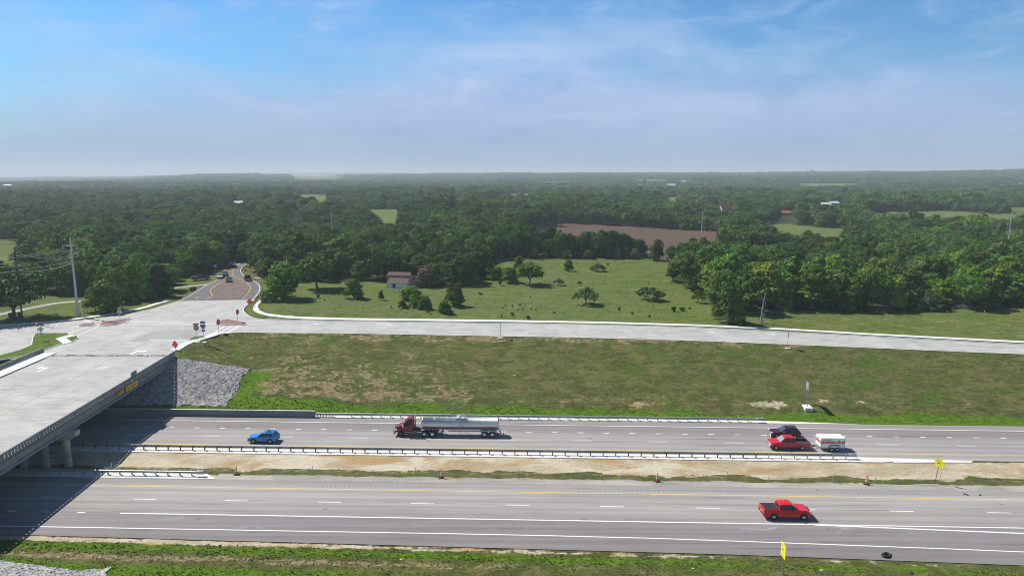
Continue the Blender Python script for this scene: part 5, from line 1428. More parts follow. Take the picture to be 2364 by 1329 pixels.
def semi():
    fx, fy = G(926.8, 1008.8); rx, ry = G(990.2, 1009.0)
    hd = math.atan2(fy - ry, fx - rx); d = Vector((math.cos(hd), math.sin(hd))); left = Vector((-d.y, d.x)); W = 2.45
    mid = Vector((rx, ry)) - left * (W / 2 - .15)
    red = paint_mat('wine_red', (.20, .008, .016), .25); wb = (Vector((fx, fy)) - Vector((rx, ry))).length
    root = thing('tractor_unit', 'dark red day cab truck tractor pulling the silver tanker', 'truck', (mid.x, mid.y, 0), hd)
    h = W / 2
    ch = MB(); ch.box(-1.6, wb + .9, -.45, -.3, .62, .92); ch.box(-1.6, wb + .9, .3, .45, .62, .92); ch.box(-.6, .6, -.5, .5, .92, 1.12); ch.build('chassis', M_TRIM, root)
    c0 = wb - 1.95; c1 = wb - .35     # cab back and firewall
    cab = MB()
    cab.hexa([(c0, -1.08, 1.0), (c1 + .1, -1.08, 1.0), (c1 + .1, 1.08, 1.0), (c0, 1.08, 1.0)], [(c0, -1.08, 1.78), (c1 + .05, -1.08, 1.78), (c1 + .05, 1.08, 1.78), (c0, 1.08, 1.78)])
    Bq = [(c0, -1.08, 1.78), (c1 + .05, -1.08, 1.78), (c1 + .05, 1.08, 1.78), (c0, 1.08, 1.78)]; Tq = [(c0 + .02, -1.0, 2.55), (c1 - .38, -1.0, 2.55), (c1 - .38, 1.0, 2.55), (c0 + .02, 1.0, 2.55)]
    cab.hexa(Bq, Tq)
    cab.hexa([(c0 + .02, -1.0, 2.55), (c1 - .38, -1.0, 2.55), (c1 - .38, 1.0, 2.55), (c0 + .02, 1.0, 2.55)], [(c0 + .05, -.85, 3.02), (c1 - 1.05, -.8, 3.0), (c1 - 1.05, .8, 3.0), (c0 + .05, .85, 3.02)])
    cab.build('cab', red, root, bevel=.05, seg=2)
    hood = MB()
    hx0, hx1 = c1 + .05, wb + 1.02
    hood.hexa([(hx0, -.98, 1.0), (hx1, -.72, .95), (hx1, .72, .95), (hx0, .98, 1.0)], [(hx0, -.92, 1.85), (hx1 - .1, -.62, 1.52), (hx1 - .1, .62, 1.52), (hx0, .92, 1.85)])
    for sd in (-1, 1):
        A = np.linspace(.15, math.pi - .15, 10)
        for a, b in zip(A, A[1:]):
            y0, y1 = sorted((sd * .66, sd * 1.20)); prism_y(hood, [(wb + q * math.cos(t), .52 + q * math.sin(t)) for q, t in ((.60, a), (.70, a), (.70, b), (.60, b))], y0, y1)
    hood.build('hood', red, root, bevel=.03, seg=2)
    for sd in (-1, 1):
        q = (Bq[0], Bq[1], Tq[1], Tq[0]) if sd < 0 else (Bq[2], Bq[3], Tq[3], Tq[2])
        s0, s1 = ((.42, .46), (.90, .90)) if sd < 0 else ((.10, .10), (.58, .54))
        m = MB(); m.poly(quad_on(*q, s0, s1, .10, .86, .06)); m.build('window', M_GLASS, root)
        y0, y1 = sorted((sd * .62, sd * 1.02)); m = MB(); m.box(hx1 - .45, hx1 - .05, y0, y1, 1.02, 1.26); m.build('headlight', M_LAMP, root, bevel=.05)
        m = MB(); y = sd * 1.32; m.box(c1 - .15, c1 + .0, y - .06, y + .06, 1.7, 2.2); m.tube([(c1 - .1, sd * 1.05, 2.1), (c1 - .08, y, 2.1)], .02, 6); m.build('mirror', M_CHROME, root)
        m = MB(); m.tube([(c0 - .18, sd * .88, .9), (c0 - .18, sd * .88, 3.3), (c0 - .24, sd * .88, 3.48)], .085, 10); m.build('exhaust_stack', M_TRIM if sd > 0 else M_CHROME, root)
        m = MB(); m.lathe([(c0 - .65, .001), (c0 - .65, .31), (c0 + .65, .31), (c0 + .65, .001)], (0, sd * .92, .72), 'x', 16); m.build('fuel_tank', mat('tank_dull', (.20, .17, .15), .5, .4), root)
        m = MB(); m.box(c0 + .72, c1 + .15, *sorted((sd * .78, sd * 1.14)), .48, .56); m.box(c0 + .72, c1 + .12, *sorted((sd * .84, sd * 1.12)), .82, .9); m.build('step', M_STEEL, root)
        wheel(root, wb, sd * (h - .17), .52, .28, sd, mat('rim_dark', (.12, .09, .075), .6, .3), .58, 9)
        for x in (-.66, .64):
            wheel(root, x, sd * (h - .27), .52, .54, sd, M_RIM, .56, 9)
        m = MB(); m.box(-1.45, -1.40, *sorted((sd * .65, sd * 1.22)), .25, .95); m.build('mud_flap', M_TRIM, root)
        m = MB(); m.add([(-1.35, sd * .66, 1.02), (-1.35, sd * 1.22, 1.02), (-1.25, sd * .66, 1.16), (-1.25, sd * 1.22, 1.16), (1.2, sd * .66, 1.16), (1.2, sd * 1.22, 1.16), (1.35, sd * .66, 1.02), (1.35, sd * 1.22, 1.02)], [(0, 1, 3, 2), (2, 3, 5, 4), (4, 5, 7, 6)]); m.build('rear_fender', mat('fender_grey', (.32, .33, .34), .4, .5), root)
    m = MB(); m.poly(quad_on(Bq[1], Bq[2], Tq[2], Tq[1], (.06, .08), (.94, .92), .08, .9, .06)); m.build('windscreen', M_WSHIELD, root)
    m = MB(); m.poly(quad_on(Bq[3], Bq[0], Tq[0], Tq[3], (.15, .15), (.85, .85), .2, .8, .06)); m.build('rear_window', M_GLASS, root)
    m = MB(); m.box(hx1 - .02, hx1 + .03, -.5, .5, .98, 1.44); m.build('grille', M_CHROME, root, bevel=.02)
    m = MB(); m.box(hx1 - .1, hx1 + .12, -1.18, 1.18, .42, .78); m.build('bumper', mat('bumper_grey', (.30, .27, .25), .4, .5), root, bevel=.05)
    m = MB()
    for y in (-.95, -.5, .5, .95): m.tube([(hx1 + .16, y, .45), (hx1 + .24, y, 1.1), (hx1 + .16, y * .9, 1.55)], .035, 8)
    for z in (.75, 1.1, 1.45): m.tube([(hx1 + .22, -.95, z), (hx1 + .22, .95, z)], .03, 8)
    m.build('grille_guard', M_STEEL, root)
    m = MB()
    for y in (-.25, 0, .25): m.tube([(c0 - .05, y, 1.6), (c0 - .6, y * .7, 1.15), (-.9 + wb * .2, y * .5, 1.3), (-.2, y * .4, 1.5)], .02, 6)
    m.build('air_hoses', M_TRIM, root)
    # the tank trailer
    tx, ty = G(1129, 1009.4)
    o = Vector((tx, ty)) - left * (W / 2 - .15)
    tr = thing('tank_trailer', 'polished silver tank trailer behind the dark red truck', 'trailer', (o.x, o.y, 0), hd)
    f0 = -1.55; f1 = f0 + (G(978.8, 1000)[0] - G(1152, 1000)[0]) * -1 * 1.0
    R_ = .925; zc = 2.03
    t = MB(); t.lathe([(f0 - .16, .001), (f0 - .14, R_ * .5), (f0 - .07, R_ * .85), (f0, R_), (f0 + .02, R_ + .015), (f0 + .1, R_ + .015), (f0 + .12, R_), (f1 - .12, R_), (f1 - .1, R_ + .015), (f1 - .02, R_ + .015), (f1, R_), (f1 + .07, R_ * .85), (f1 + .14, R_ * .5), (f1 + .16, .001)], (0, 0, zc), 'x', 40)
    t.build('tank', mat('polished_steel', (.60, .60, .61), .36, .85, noise=.08, nscale=1.2), tr)
    b = MB()
    for x in np.linspace(f0 + 2, f1 - 2, 5): b.lathe([(x - .04, R_ + .002), (x - .03, R_ + .006), (x + .03, R_ + .006), (x + .04, R_ + .002)], (0, 0, zc), 'x', 40)
    b.build('tank_hoop', mat('brushed_steel', (.56, .56, .57), .4, .85), tr)
    mh = (f0 + f1) / 2 - .1
    m = MB(); m.lathe([(R_ - .03, .33), (R_ + .16, .33), (R_ + .2, .26), (R_ + .22, .001)], (mh + .35, 0, zc), 'z', 18); m.lathe([(R_ - .03, .2), (R_ + .12, .2), (R_ + .14, .001)], (mh - .55, 0, zc), 'z', 14)
    m.box(mh - .95, mh + .85, -.5, .5, zc + R_ - .06, zc + R_ + .02)
    for y in (-.5, .5): m.tube([(mh - .95, y, zc + R_ - .05), (mh - .95, y, zc + R_ + .22), (mh + .85, y, zc + R_ + .22), (mh + .85, y, zc + R_ - .05)], .025, 6)
    m.build('manhole', M_STEEL, tr)
    for sd in (-1, 1):
        l = MB(); y = sd * (R_ + .06)
        for x in (mh - .25, mh + .15): l.tube([(x, sd * .42, zc + R_ - .02), (x, sd * (R_ * .75), zc + R_ * .72), (x, y, zc + .2), (x, y + sd * .05, zc - .5), (x, y + sd * .05, .45)], .025, 6)
        for z in np.arange(.55, zc + .5, .3): yy = y + sd * .05 if z < zc - .4 else y; l.tube([(mh - .25, yy, z), (mh + .15, yy, z)], .018, 6)
        l.build('ladder', M_STEEL, tr)
        s = MB(); k = 0
        for x in np.arange(f0 + .2, f1 - .2, .33):
            yy = sd * (R_ * math.cos(R(48)) + .016 + .31)
            if k % 2: s.box(x, x + .17, yy - .006, yy + .006, 1.30, 1.36)
            k += 1
        s.build('reflector_strip', M_SWHITE, tr)
        s = MB(); k = 0
        yy = sd * (R_ * math.cos(R(48)) + .31)
        s.box(f0 + .2, f1 - .2, yy - .01, yy + .01, 1.28, 1.38); s.build('side_rail', M_RED, tr)
        fe = MB(); prism_y(fe, [(-1.35, .92), (-1.05, 1.14), (1.05, 1.14), (1.35, .92), (1.35, .86), (1.0, 1.08), (-1.0, 1.08), (-1.35, .86)], *sorted((sd * .62, sd * 1.25))); fe.build('fender', mat('fender_alloy', (.55, .56, .57), .35, .7), tr)
        for x in (-.62, .66): wheel(tr, x, sd * (h - .27), .52, .54, sd, M_RIM, .56, 9)
        g = MB(); g.box(f1 - 3.3, f1 - 3.18, *sorted((sd * .5, sd * .64)), .35, 1.2); g.box(f1 - 3.4, f1 - 3.08, *sorted((sd * .42, sd * .72)), .28, .36); g.beam((f1 - 3.2, sd * .55, .6), (f1 - 2.5, sd * .55, 1.2), .06, .06); g.build('landing_leg', M_TRIM, tr)
    fr = MB(); fr.box(f0 - .1, f1 - 3.0, -.5, -.38, 1.02, 1.2); fr.box(f0 - .1, f1 - 3.0, .38, .5, 1.02, 1.2); fr.box(f1 - 3.2, f1 - .1, -.6, .6, 1.13, 1.22)
    for x in np.linspace(f0 + .3, f1 - .4, 7): fr.box(x - .06, x + .06, -.55, .55, 1.1, 1.25)
    fr.box(f0 + 2.6, f1 - 4.2, -.12, .12, .62, .72)
    fr.build('frame', mat('fender_grey', (.32, .33, .34), .4, .5), tr)
    rb = MB(); rb.box(f0 - .45, f0 - .33, -1.15, 1.15, .5, .62); rb.beam((f0 - .4, -.5, .56), (f0 - .1, -.5, 1.1), .08, .08); rb.beam((f0 - .4, .5, .56), (f0 - .1, .5, 1.1), .08, .08); rb.build('rear_bumper', M_STEEL, tr)
    for sd in (-1, 1):
        l = MB(); l.lathe([(-.03, .07), (.0, .07)], (f0 - .30, sd * .8, .95), 'x', 10); l.build('tail_light', M_TAIL, tr)
semi()

# traffic on the county road, small in the picture
def far_car(name, label, cat, col, sp, px, py, head_px, rough=.3):
    x, y = GT(px, py); hx, hy = GT(*head_px); hd = math.atan2(hy - y, hx - x)
    z = gz(x, y) + .12
    d = Vector((math.cos(hd), math.sin(hd)))
    return car_at(name, label, cat, paint_mat(name + '_%d' % int(px), col, rough), sp, (x - d.x * sp['wb'] / 2, y - d.y * sp['wb'] / 2, z), hd)
SEDAN = dict(SUV); SEDAN.update(H=1.46, W=1.84, wb=2.75, z0=.24, r=.33, top=[(-.95, .5), (-1.0, .90), (-.85, .98), (2.0, .95), (2.4, .93), (3.4, .80), (3.62, .70), (3.66, .45)], belt=.95, belt_rear=.97, cab=(-.55, 2.25, .15, 1.35), win=[((.14, .10), (.48, .46)), ((.51, .5), (.92, .95))], sunroof=False, rails=None, cladding=False, lampz=(.62, .76), tailz=(.72, .9))
PLAIN = dict(SUV); PLAIN.update(cladding=False)
far_car('suv', 'dark blue car coming out of the hatched area on the county road', 'car', (.03, .055, .085), PLAIN, 528.5, 655, (531, 640) if False else (524, 668))
far_car('suv', 'white and gold SUV waiting on the left edge of the county road', 'SUV', (.62, .58, .50), PLAIN, 508.5, 645.5, (500, 655))
far_car('sedan', 'dark car with red lights behind the white SUV on the county road', 'car', (.06, .03, .03), SEDAN, 518, 640, (511, 649))
OPEN = dict(OLDT); OPEN.update(bumper_m=M_CHROME)
far_car('pickup_truck', 'black pickup with red tail lights driving away on the county road', 'pickup truck', (.02, .02, .022), OPEN, 571.5, 651, (565, 642))
far_car('pickup_truck', 'silver pickup rounding the bend where the county road meets the trees', 'pickup truck', (.50, .52, .55), TRUCK, 535.5, 617.5, (531, 622))
far_car('pickup_truck', 'dark grey pickup parked on the grass left of the county road', 'pickup truck', (.035, .038, .042), TRUCK, 464, 649, (495, 645))
far_car('suv', 'black vehicle half hidden by the tree right of the county road', 'car', (.012, .012, .012), PLAIN, 607, 643, (600, 642))

# ---------------------------------------------------------------- trees
def project(x, y, z):
    x, y, z = np.asarray(x, float), np.asarray(y, float), np.asarray(z, float) - CAM_H
    d = y * math.cos(PITCH) - z * math.sin(PITCH); dn = -y * math.sin(PITCH) - z * math.cos(PITCH)
    u, v = F_PX * x / d, F_PX * dn / d
    c, s = math.cos(ROLL), math.sin(ROLL)
    return 1182 + c * u - s * v, 664.5 + s * u + c * v, d
TONES = {'bright': ((.078, .150, .012), (.205, .330, .030)), 'mid': ((.048, .110, .013), (.135, .255, .028)), 'dark': ((.025, .066, .011), (.076, .160, .021)),
         'grey': ((.072, .118, .038), (.175, .250, .090)), 'olive': ((.080, .122, .016), (.205, .255, .036)), 'brown': ((.095, .075, .040), (.19, .15, .075))}
LEAF = {k: leaf_material('leaves_' + k, *v) for k, v in TONES.items()}
M_BARK = mat('bark', (.10, .08, .062), .95, noise=.3, nscale=4, bump=.6)
M_BARKD = mat('pale_dead_wood', (.30, .26, .22), .9, noise=.25, nscale=5)

def crown_mesh(name, tone, seed, lobes, nq, q0, q1, flat=.78, core=.62, clump=.55):
    """leaf sprays gathered in clumps that are spread over and through a set of lobes; unit: metres"""
    g = np.random.default_rng(seed)
    lobes = np.array(lobes, float)
    per = 17; nc = nq // per
    wt = lobes[:, 3] ** 2; wt /= wt.sum()
    k = g.choice(len(lobes), nc, p=wt)
    d = g.normal(size=(nc, 3)); d /= np.linalg.norm(d, axis=1)[:, None]
    d[:, 2] = np.where(d[:, 2] < -.5, -d[:, 2] * .7, d[:, 2]); d /= np.linalg.norm(d, axis=1)[:, None]
    rad = lobes[k, 3] * (1.12 - .45 * g.random(nc) ** 1.6)
    cc = lobes[k, :3] + d * rad[:, None] * np.array([1, 1, flat])
    csz = clump * (.65 + .7 * g.random(nc))
    ctint = g.normal(.42, .26, nc)
    i = np.repeat(np.arange(nc), per); n_ = len(i)
    e = g.normal(size=(n_, 3)); e /= np.linalg.norm(e, axis=1)[:, None]
    c = cc[i] + e * (csz[i] * g.random(n_) ** .4)[:, None] * np.array([1.15, 1.15, .7])
    n = d[i] * .45 + e * .75 + g.normal(size=(n_, 3)) * .35 + np.array([0, 0, .25]); n /= np.linalg.norm(n, axis=1)[:, None]
    a = np.cross(n, g.normal(size=(n_, 3))); a /= np.linalg.norm(a, axis=1)[:, None]; b = np.cross(n, a)
    s = (q0 + (q1 - q0) * g.random(n_))[:, None]
    bend = n * s * .22
    P = np.stack([c - a * s - bend, c - b * s * .62, c + a * s - bend, c + b * s * .62], 1).reshape(-1, 3)
    P[:, 2] = np.maximum(P[:, 2], .05)
    F_ = np.arange(n_ * 4).reshape(-1, 4).tolist(); tint = np.repeat(np.clip(ctint[i] + g.normal(0, .14, n_), 0, 1), 4).tolist()
    V_ = P.tolist()
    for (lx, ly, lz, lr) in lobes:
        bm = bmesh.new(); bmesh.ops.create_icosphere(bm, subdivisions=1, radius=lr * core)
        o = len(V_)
        V_ += [[lx + v.co.x, ly + v.co.y, max(.1, lz + v.co.z * flat)] for v in bm.verts]; tint += [0.1] * len(bm.verts)  # core tinted darker: shade inside the crown put into its colour
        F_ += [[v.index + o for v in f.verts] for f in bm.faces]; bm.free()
    me = bpy.data.meshes.new(name); me.from_pydata(V_, [], F_)
    at = me.attributes.new('tint', 'FLOAT', 'POINT'); at.data.foreach_set('value', np.array(tint, np.float32))
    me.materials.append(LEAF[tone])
    return me
def lobes_for(shape, seed):
    g = random.Random(seed); L = []
    if shape == 'broad':      # spreading oak, about 10 m wide and 8 m tall
        for i in range(9):
            a = i * 2.4 + g.uniform(-.3, .3); r = g.uniform(1.9, 3.4) if i else 0
            L.append((r * math.cos(a), r * math.sin(a), g.uniform(3.2, 5.6), g.uniform(1.5, 2.3)))
        L += [(g.uniform(-1, 1), g.uniform(-1, 1), 5.9, 1.9)]
    elif shape == 'tall':     # upright elm or hackberry, 7 m wide and 10 m tall
        for i in range(9):
            a = i * 2.4 + g.uniform(-.3, .3); h = 2.6 + i * .75; r = g.uniform(.9, 2.1) * (1 - i * .05)
            L.append((r * math.cos(a), r * math.sin(a), h, g.uniform(1.5, 2.1) * (1 - i * .04)))
    elif shape == 'full':     # leafy to the ground, 8 m wide and 8 m tall
        for i in range(11):
            a = i * 2.4 + g.uniform(-.3, .3); h = .9 + (i % 6) * 1.1; r = g.uniform(1.4, 2.7) * (1.15 - (i % 6) * .14)
            L.append((r * math.cos(a), r * math.sin(a), h, g.uniform(1.3, 2.0)))
        L.append((0, 0, 5.6, 1.9)); L.append((0, 0, 3.2, 2.4))
    elif shape == 'shrub':    # low bush, 3 m wide and 2 m tall
        for i in range(6):
            a = i * 2.4 + g.uniform(-.3, .3); r = g.uniform(.3, .9)
            L.append((r * math.cos(a), r * math.sin(a), g.uniform(.5, 1.25), g.uniform(.5, .8)))
    elif shape == 'airy':     # mesquite, domed and thin, 6.5 m wide and 4.4 m tall
        for i in range(18):
            a = i * 2.4 + g.uniform(-.3, .3); r = (i / 17) ** .5 * 2.6
            L.append((r * math.cos(a), r * math.sin(a), 3.5 - .27 * r * r + g.uniform(-.4, .3), g.uniform(.55, .85)))
    elif shape == 'mound':    # thicket down to the ground, 7 m wide and 3.6 m tall
        for i in range(20):
            a = i * 2.4 + g.uniform(-.3, .3); r = (i / 19) ** .5 * 2.9
            L.append((r * math.cos(a), r * math.sin(a), (2.9 - .25 * r * r) * g.uniform(.55, 1.0) + .2, g.uniform(.5, .8)))
    return L
SHAPES = {'broad': (4300, .22, .42), 'tall': (4000, .21, .40), 'full': (4600, .21, .40), 'shrub': (700, .12, .24), 'airy': (2500, .12, .25), 'mound': (3600, .13, .26)}
CLUMP = {'broad': .72, 'tall': .62, 'full': .62, 'shrub': .28, 'airy': .42, 'mound': .36}
SIZE = {'mound': (6.8, 3.5), 'broad': (10.0, 7.6), 'tall': (7.4, 10.2), 'full': (8.4, 7.4), 'shrub': (3.0, 1.95), 'airy': (6.6, 4.4)}
def trunk_mb(shape, seed):
    g = random.Random(seed); m = MB()
    W, H = SIZE[shape]
    if shape in ('shrub', 'mound'):
        for i in range(4): a = i * 1.6; m.tube([(0, 0, -.1), (.3 * math.cos(a), .3 * math.sin(a), .6), (.6 * math.cos(a), .6 * math.sin(a), 1.1)], [.05, .035, .015], 5)
        return m
    hb = H * (.32 if shape != 'tall' else .45); r = .26 if shape != 'airy' else .15
    m.tube([(0, 0, -.4), (.05, 0, .3), (g.uniform(-.2, .2), g.uniform(-.2, .2), hb * .6), (g.uniform(-.3, .3), g.uniform(-.3, .3), hb)], [r * 1.35, r, r * .85, r * .7], 9)
    for i in range(5 if shape != 'airy' else 7):
        a = i * 2.4; R_ = W * g.uniform(.22, .36); z = H * g.uniform(.55, .8)
        m.tube([(0, 0, hb * .7), (R_ * .45 * math.cos(a), R_ * .45 * math.sin(a), hb + (z - hb) * .5), (R_ * math.cos(a), R_ * math.sin(a), z)], [r * .55, r * .35, r * .12], 6)
    return m
CROWNS, TRUNKS = {}, {}
def crown(shape, tone, var):
    k = (shape, tone, var)
    if k not in CROWNS:
        sd = hash_(k); q = SHAPES[shape]
        CROWNS[k] = crown_mesh('crown_' + shape, tone, sd, lobes_for(shape, var * 17 + len(shape)), *q, core=.0001 if shape == 'airy' else .62, clump=CLUMP[shape])
    return CROWNS[k]
def hash_(k): return sum(ord(c) * (i + 3) for i, c in enumerate(str(k))) % 99991
def trunk(shape, var):
    k = (shape, var)
    if k not in TRUNKS:
        o = trunk_mb(shape, var).build('trunk', M_BARK); TRUNKS[k] = o.data; bpy.data.objects.remove(o)
    return TRUNKS[k]
def tree(name, label, cat, x, y, w, h, shape, tone, var, group=None, rz=None):
    W, H = SIZE[shape]
    root = thing(name, label, cat, (x, y, gz(x, y) - .05), rz if rz is not None else rng.uniform(0, 6.28), group)
    root.scale = (w / W, w / W, h / H)
    for nm, me in (('crown', crown(shape, tone, var)), ('trunk', trunk(shape, var))):
        o = bpy.data.objects.new(nm, me); COL.objects.link(o); o.parent = root
    return root
def lone(name, label, cat, px, py, top, x0, x1, shape, tone, var=0, group=None, hm=1.0):
    x, y = GT(px, py); z = gz(x, y); k = ppm(px, py)
    h = max(.4, (py - top) / k / .97 * hm); w = (x1 - x0) / k
    # the crown stands round its trunk: shift for the part of the picture height that is depth
    return tree(name, label, cat, x, y, w * 1.04, h, shape, tone, var, group)

LONE = []
def L_(*a, **k): LONE.append(lone(*a, **k))
L_('tree', 'big double stemmed yellow green tree standing at the right of the county road', 'tree', 652, 692, 607, 606, 702, 'full', 'bright', 1)
L_('tree', 'tree with a bare trunk and its own shadow, left of the barn', 'tree', 732, 669, 590, 688, 787, 'broad', 'bright', 2)
L_('tree', 'round leafy small tree in the pasture, left of the barn', 'tree', 817, 690, 646, 791, 842, 'full', 'bright', 2)
L_('cedar', 'small dark upright cedar in the pasture, below the barn', 'small tree', 880, 694, 671, 873, 888, 'tall', 'dark', 1)
L_('shrub', 'large bush right in front of the barn', 'shrub', 948, 693, 661, 920, 985, 'full', 'bright', 1)
L_('shrub', 'low round bush below the barn, left of its cluster', 'shrub', 929, 712, 694, 918, 942, 'full', 'mid', 2)
L_('shrub', 'middle bush of the cluster below the barn', 'shrub', 955, 710, 688, 940, 970, 'full', 'bright', 3)
L_('shrub', 'tallest bush of the cluster below the barn', 'shrub', 982, 715, 685, 964, 998, 'full', 'mid', 1)
L_('tree', 'small tree with a yellow patch, right of the barn', 'tree', 1047, 707, 657, 1021, 1073, 'full', 'olive', 3)
L_('shrub', 'low bush at the foot of the small yellow patched tree', 'shrub', 1028, 725, 694, 1010, 1046, 'full', 'mid', 1)
L_('tree', 'round tree at the right end of the hedge in the pasture', 'tree', 1223, 657, 606, 1192, 1256, 'broad', 'bright', 1)
L_('hedge_bush', 'left bush of the hedge in the middle of the pasture', 'shrub', 1142, 645, 615, 1120, 1168, 'full', 'bright', 2)
L_('hedge_bush', 'right bush of the hedge in the middle of the pasture', 'shrub', 1178, 652, 617, 1154, 1206, 'full', 'bright', 1)
L_('tree', 'small pale yellow green tree behind the hedge in the pasture', 'tree', 1198, 627, 590, 1185, 1214, 'tall', 'bright', 1)
L_('cedar', 'little upright bush at the foot of the hedge', 'small tree', 1155, 659, 640, 1150, 1161, 'tall', 'dark', 2)
L_('tree', 'small round tree alone in the middle of the upper pasture', 'tree', 1312, 625, 600, 1299, 1325, 'full', 'bright', 3)
L_('shrub', 'grey green bush alone in the upper pasture', 'shrub', 1381, 625, 604, 1363, 1398, 'mound', 'grey', 1)
L_('mesquite', 'wide airy mesquite on a dark trunk in the lower pasture', 'tree', 1352, 702, 659, 1323, 1388, 'airy', 'grey', 1)
L_('mesquite', 'low mounded mesquite in the lower pasture near the woods', 'tree', 1502, 691, 657, 1470, 1535, 'mound', 'grey', 2)
L_('shrub', 'thin twiggy bush at the corner of the woods', 'shrub', 1611, 697, 666, 1594, 1628, 'airy', 'olive', 3)
L_('tree', 'dense dark tree at the top of the pasture, left of the woods', 'tree', 1515, 599, 553, 1494, 1537, 'full', 'dark', 1)
L_('tree', 'leaning tree at the far corner of the woods', 'tree', 1554, 648, 597, 1538, 1577, 'tall', 'olive', 2)
L_('tree', 'leafy tree jutting out of the woods beside the frontage road', 'tree', 1684, 743, 655, 1648, 1727, 'full', 'mid', 2)
L_('tree', 'large spreading dark oak by the driveway at the left edge', 'tree', 34, 741, 636, -44, 112, 'broad', 'dark', 1)
L_('tree', 'bushy bright tree clump beside the steel pole, front one', 'tree', 246, 722, 655, 207, 300, 'full', 'bright', 3)
L_('tree', 'bushy bright tree behind the front clump beside the steel pole', 'tree', 275, 700, 622, 240, 312, 'full', 'bright', 1)
L_('tree', 'bright leafy tree left of the twin route markers', 'tree', 318, 693, 605, 292, 362, 'full', 'bright', 2)
L_('tree', 'leafy tree behind the twin route markers', 'tree', 383, 675, 612, 345, 418, 'broad', 'bright', 2)
L_('shrub', 'brown half dead shrub against the woods right of the barn', 'shrub', 984, 662, 617, 955, 1012, 'full', 'brown', 2)
L_('tree', 'rounded tree at the right end of the wood behind the barn', 'tree', 1112, 627, 566, 1086, 1146, 'full', 'mid', 3)
L_('shrub', 'grey half dead brush on the pasture fence line', 'shrub', 1290, 658, 641, 1276, 1306, 'airy', 'grey', 1)
L_('shrub', 'tiny dead bush on the pasture fence line', 'shrub', 1338, 658, 647, 1332, 1345, 'airy', 'brown', 2)
L_('shrub', 'pair of weeds near the woods, left one', 'shrub', 1555, 719, 704, 1548, 1561, 'shrub', 'dark', 1)
L_('shrub', 'pair of weeds near the woods, right one', 'shrub', 1573, 716, 704, 1566, 1582, 'shrub', 'dark', 2)
L_('shrub', 'lone dark weed left of the barn in the pasture', 'shrub', 735, 690, 680, 731, 740, 'shrub', 'dark', 1)
L_('shrub', 'small bright sapling at the foot of the woods, right of the dead tree', 'shrub', 1816, 716, 702, 1809, 1824, 'full', 'bright', 1)
L_('shrub', 'yellow green bush in front of the shaded woods right of centre', 'shrub', 2082, 704, 677, 2068, 2101, 'full', 'bright', 2)
L_('shrub', 'pale grey green bush at the foot of the right hand woods', 'shrub', 2148, 712, 670, 2120, 2176, 'full', 'grey', 2)
for i_, (px, tp, wd, tn_) in enumerate(((1168, 545, 52, 'mid'), (1192, 536, 50, 'dark'), (1216, 541, 46, 'dark'), (1240, 533, 54, 'dark'), (1266, 528, 56, 'dark'), (1290, 536, 44, 'mid'), (1312, 540, 48, 'dark'), (1338, 545, 50, 'dark'), (1362, 536, 56, 'dark'), (1388, 532, 50, 'dark'), (1412, 534, 54, 'dark'), (1436, 540, 50, 'dark'), (1460, 548, 44, 'mid'), (1478, 556, 40, 'dark'))):
    L_('tree', '%s tree in the row along the top of the upper pasture' % ('dark green' if tn_ == 'dark' else 'leafy mid green'), 'tree', px, 589 + (i_ * 7 % 4), tp, px - wd / 2, px + wd / 2, 'full' if i_ % 3 else 'broad', tn_, i_ % 3 + 1, group='trees in the row along the top of the pasture')
for i_, (px, h_, wd) in enumerate(((1232, 22, 26), (1300, 16, 30), (1356, 18, 34), (1424, 20, 28), (1446, 26, 22), (1466, 22, 24), (1255, 14, 22))):
    L_('shrub', 'pale green shrub at the foot of the dark tree row above the pasture', 'shrub', px, 596, 596 - h_, px - wd / 2, px + wd / 2, 'full', 'grey' if i_ % 2 else 'olive', i_ % 3 + 1, group='shrubs at the foot of the dark row')
for (px, py, s) in ((1160, 711, 7), (1167, 706, 5), (1183, 708, 8), (1158, 731, 8), (1184, 728, 14), (1200, 705, 8), (1196, 716, 7), (1206, 714, 8), (1227, 714, 6), (1238, 716, 6), (1219, 737, 15), (1213, 705, 5),
                    (988, 722, 8), (994, 726, 6), (1107, 679, 9), (1112, 681, 7), (1224, 687, 6), (1508, 706, 5), (1430, 715, 12), (1460, 724, 9), (1500, 730, 9), (1280, 722, 8), (1335, 690, 6), (1141, 664, 5), (904, 711, 6), (750, 695, 6), (1403, 611, 8), (1592, 712, 9)):
    L_('weed', 'small weed clump in the pasture grass', 'weed', px, py, py - s * .7, px - s * .42, px + s * .42, 'shrub', 'mid' if rng.random() < .7 else 'olive', rng.randint(1, 3), group='weed clumps scattered in the pasture')

# things the woods must leave visible: (x0, x1, y0, y1, distance)
KEEP = []
def house_spot(px, py): x, y = GT(px, py); return x, y, gz(x, y)

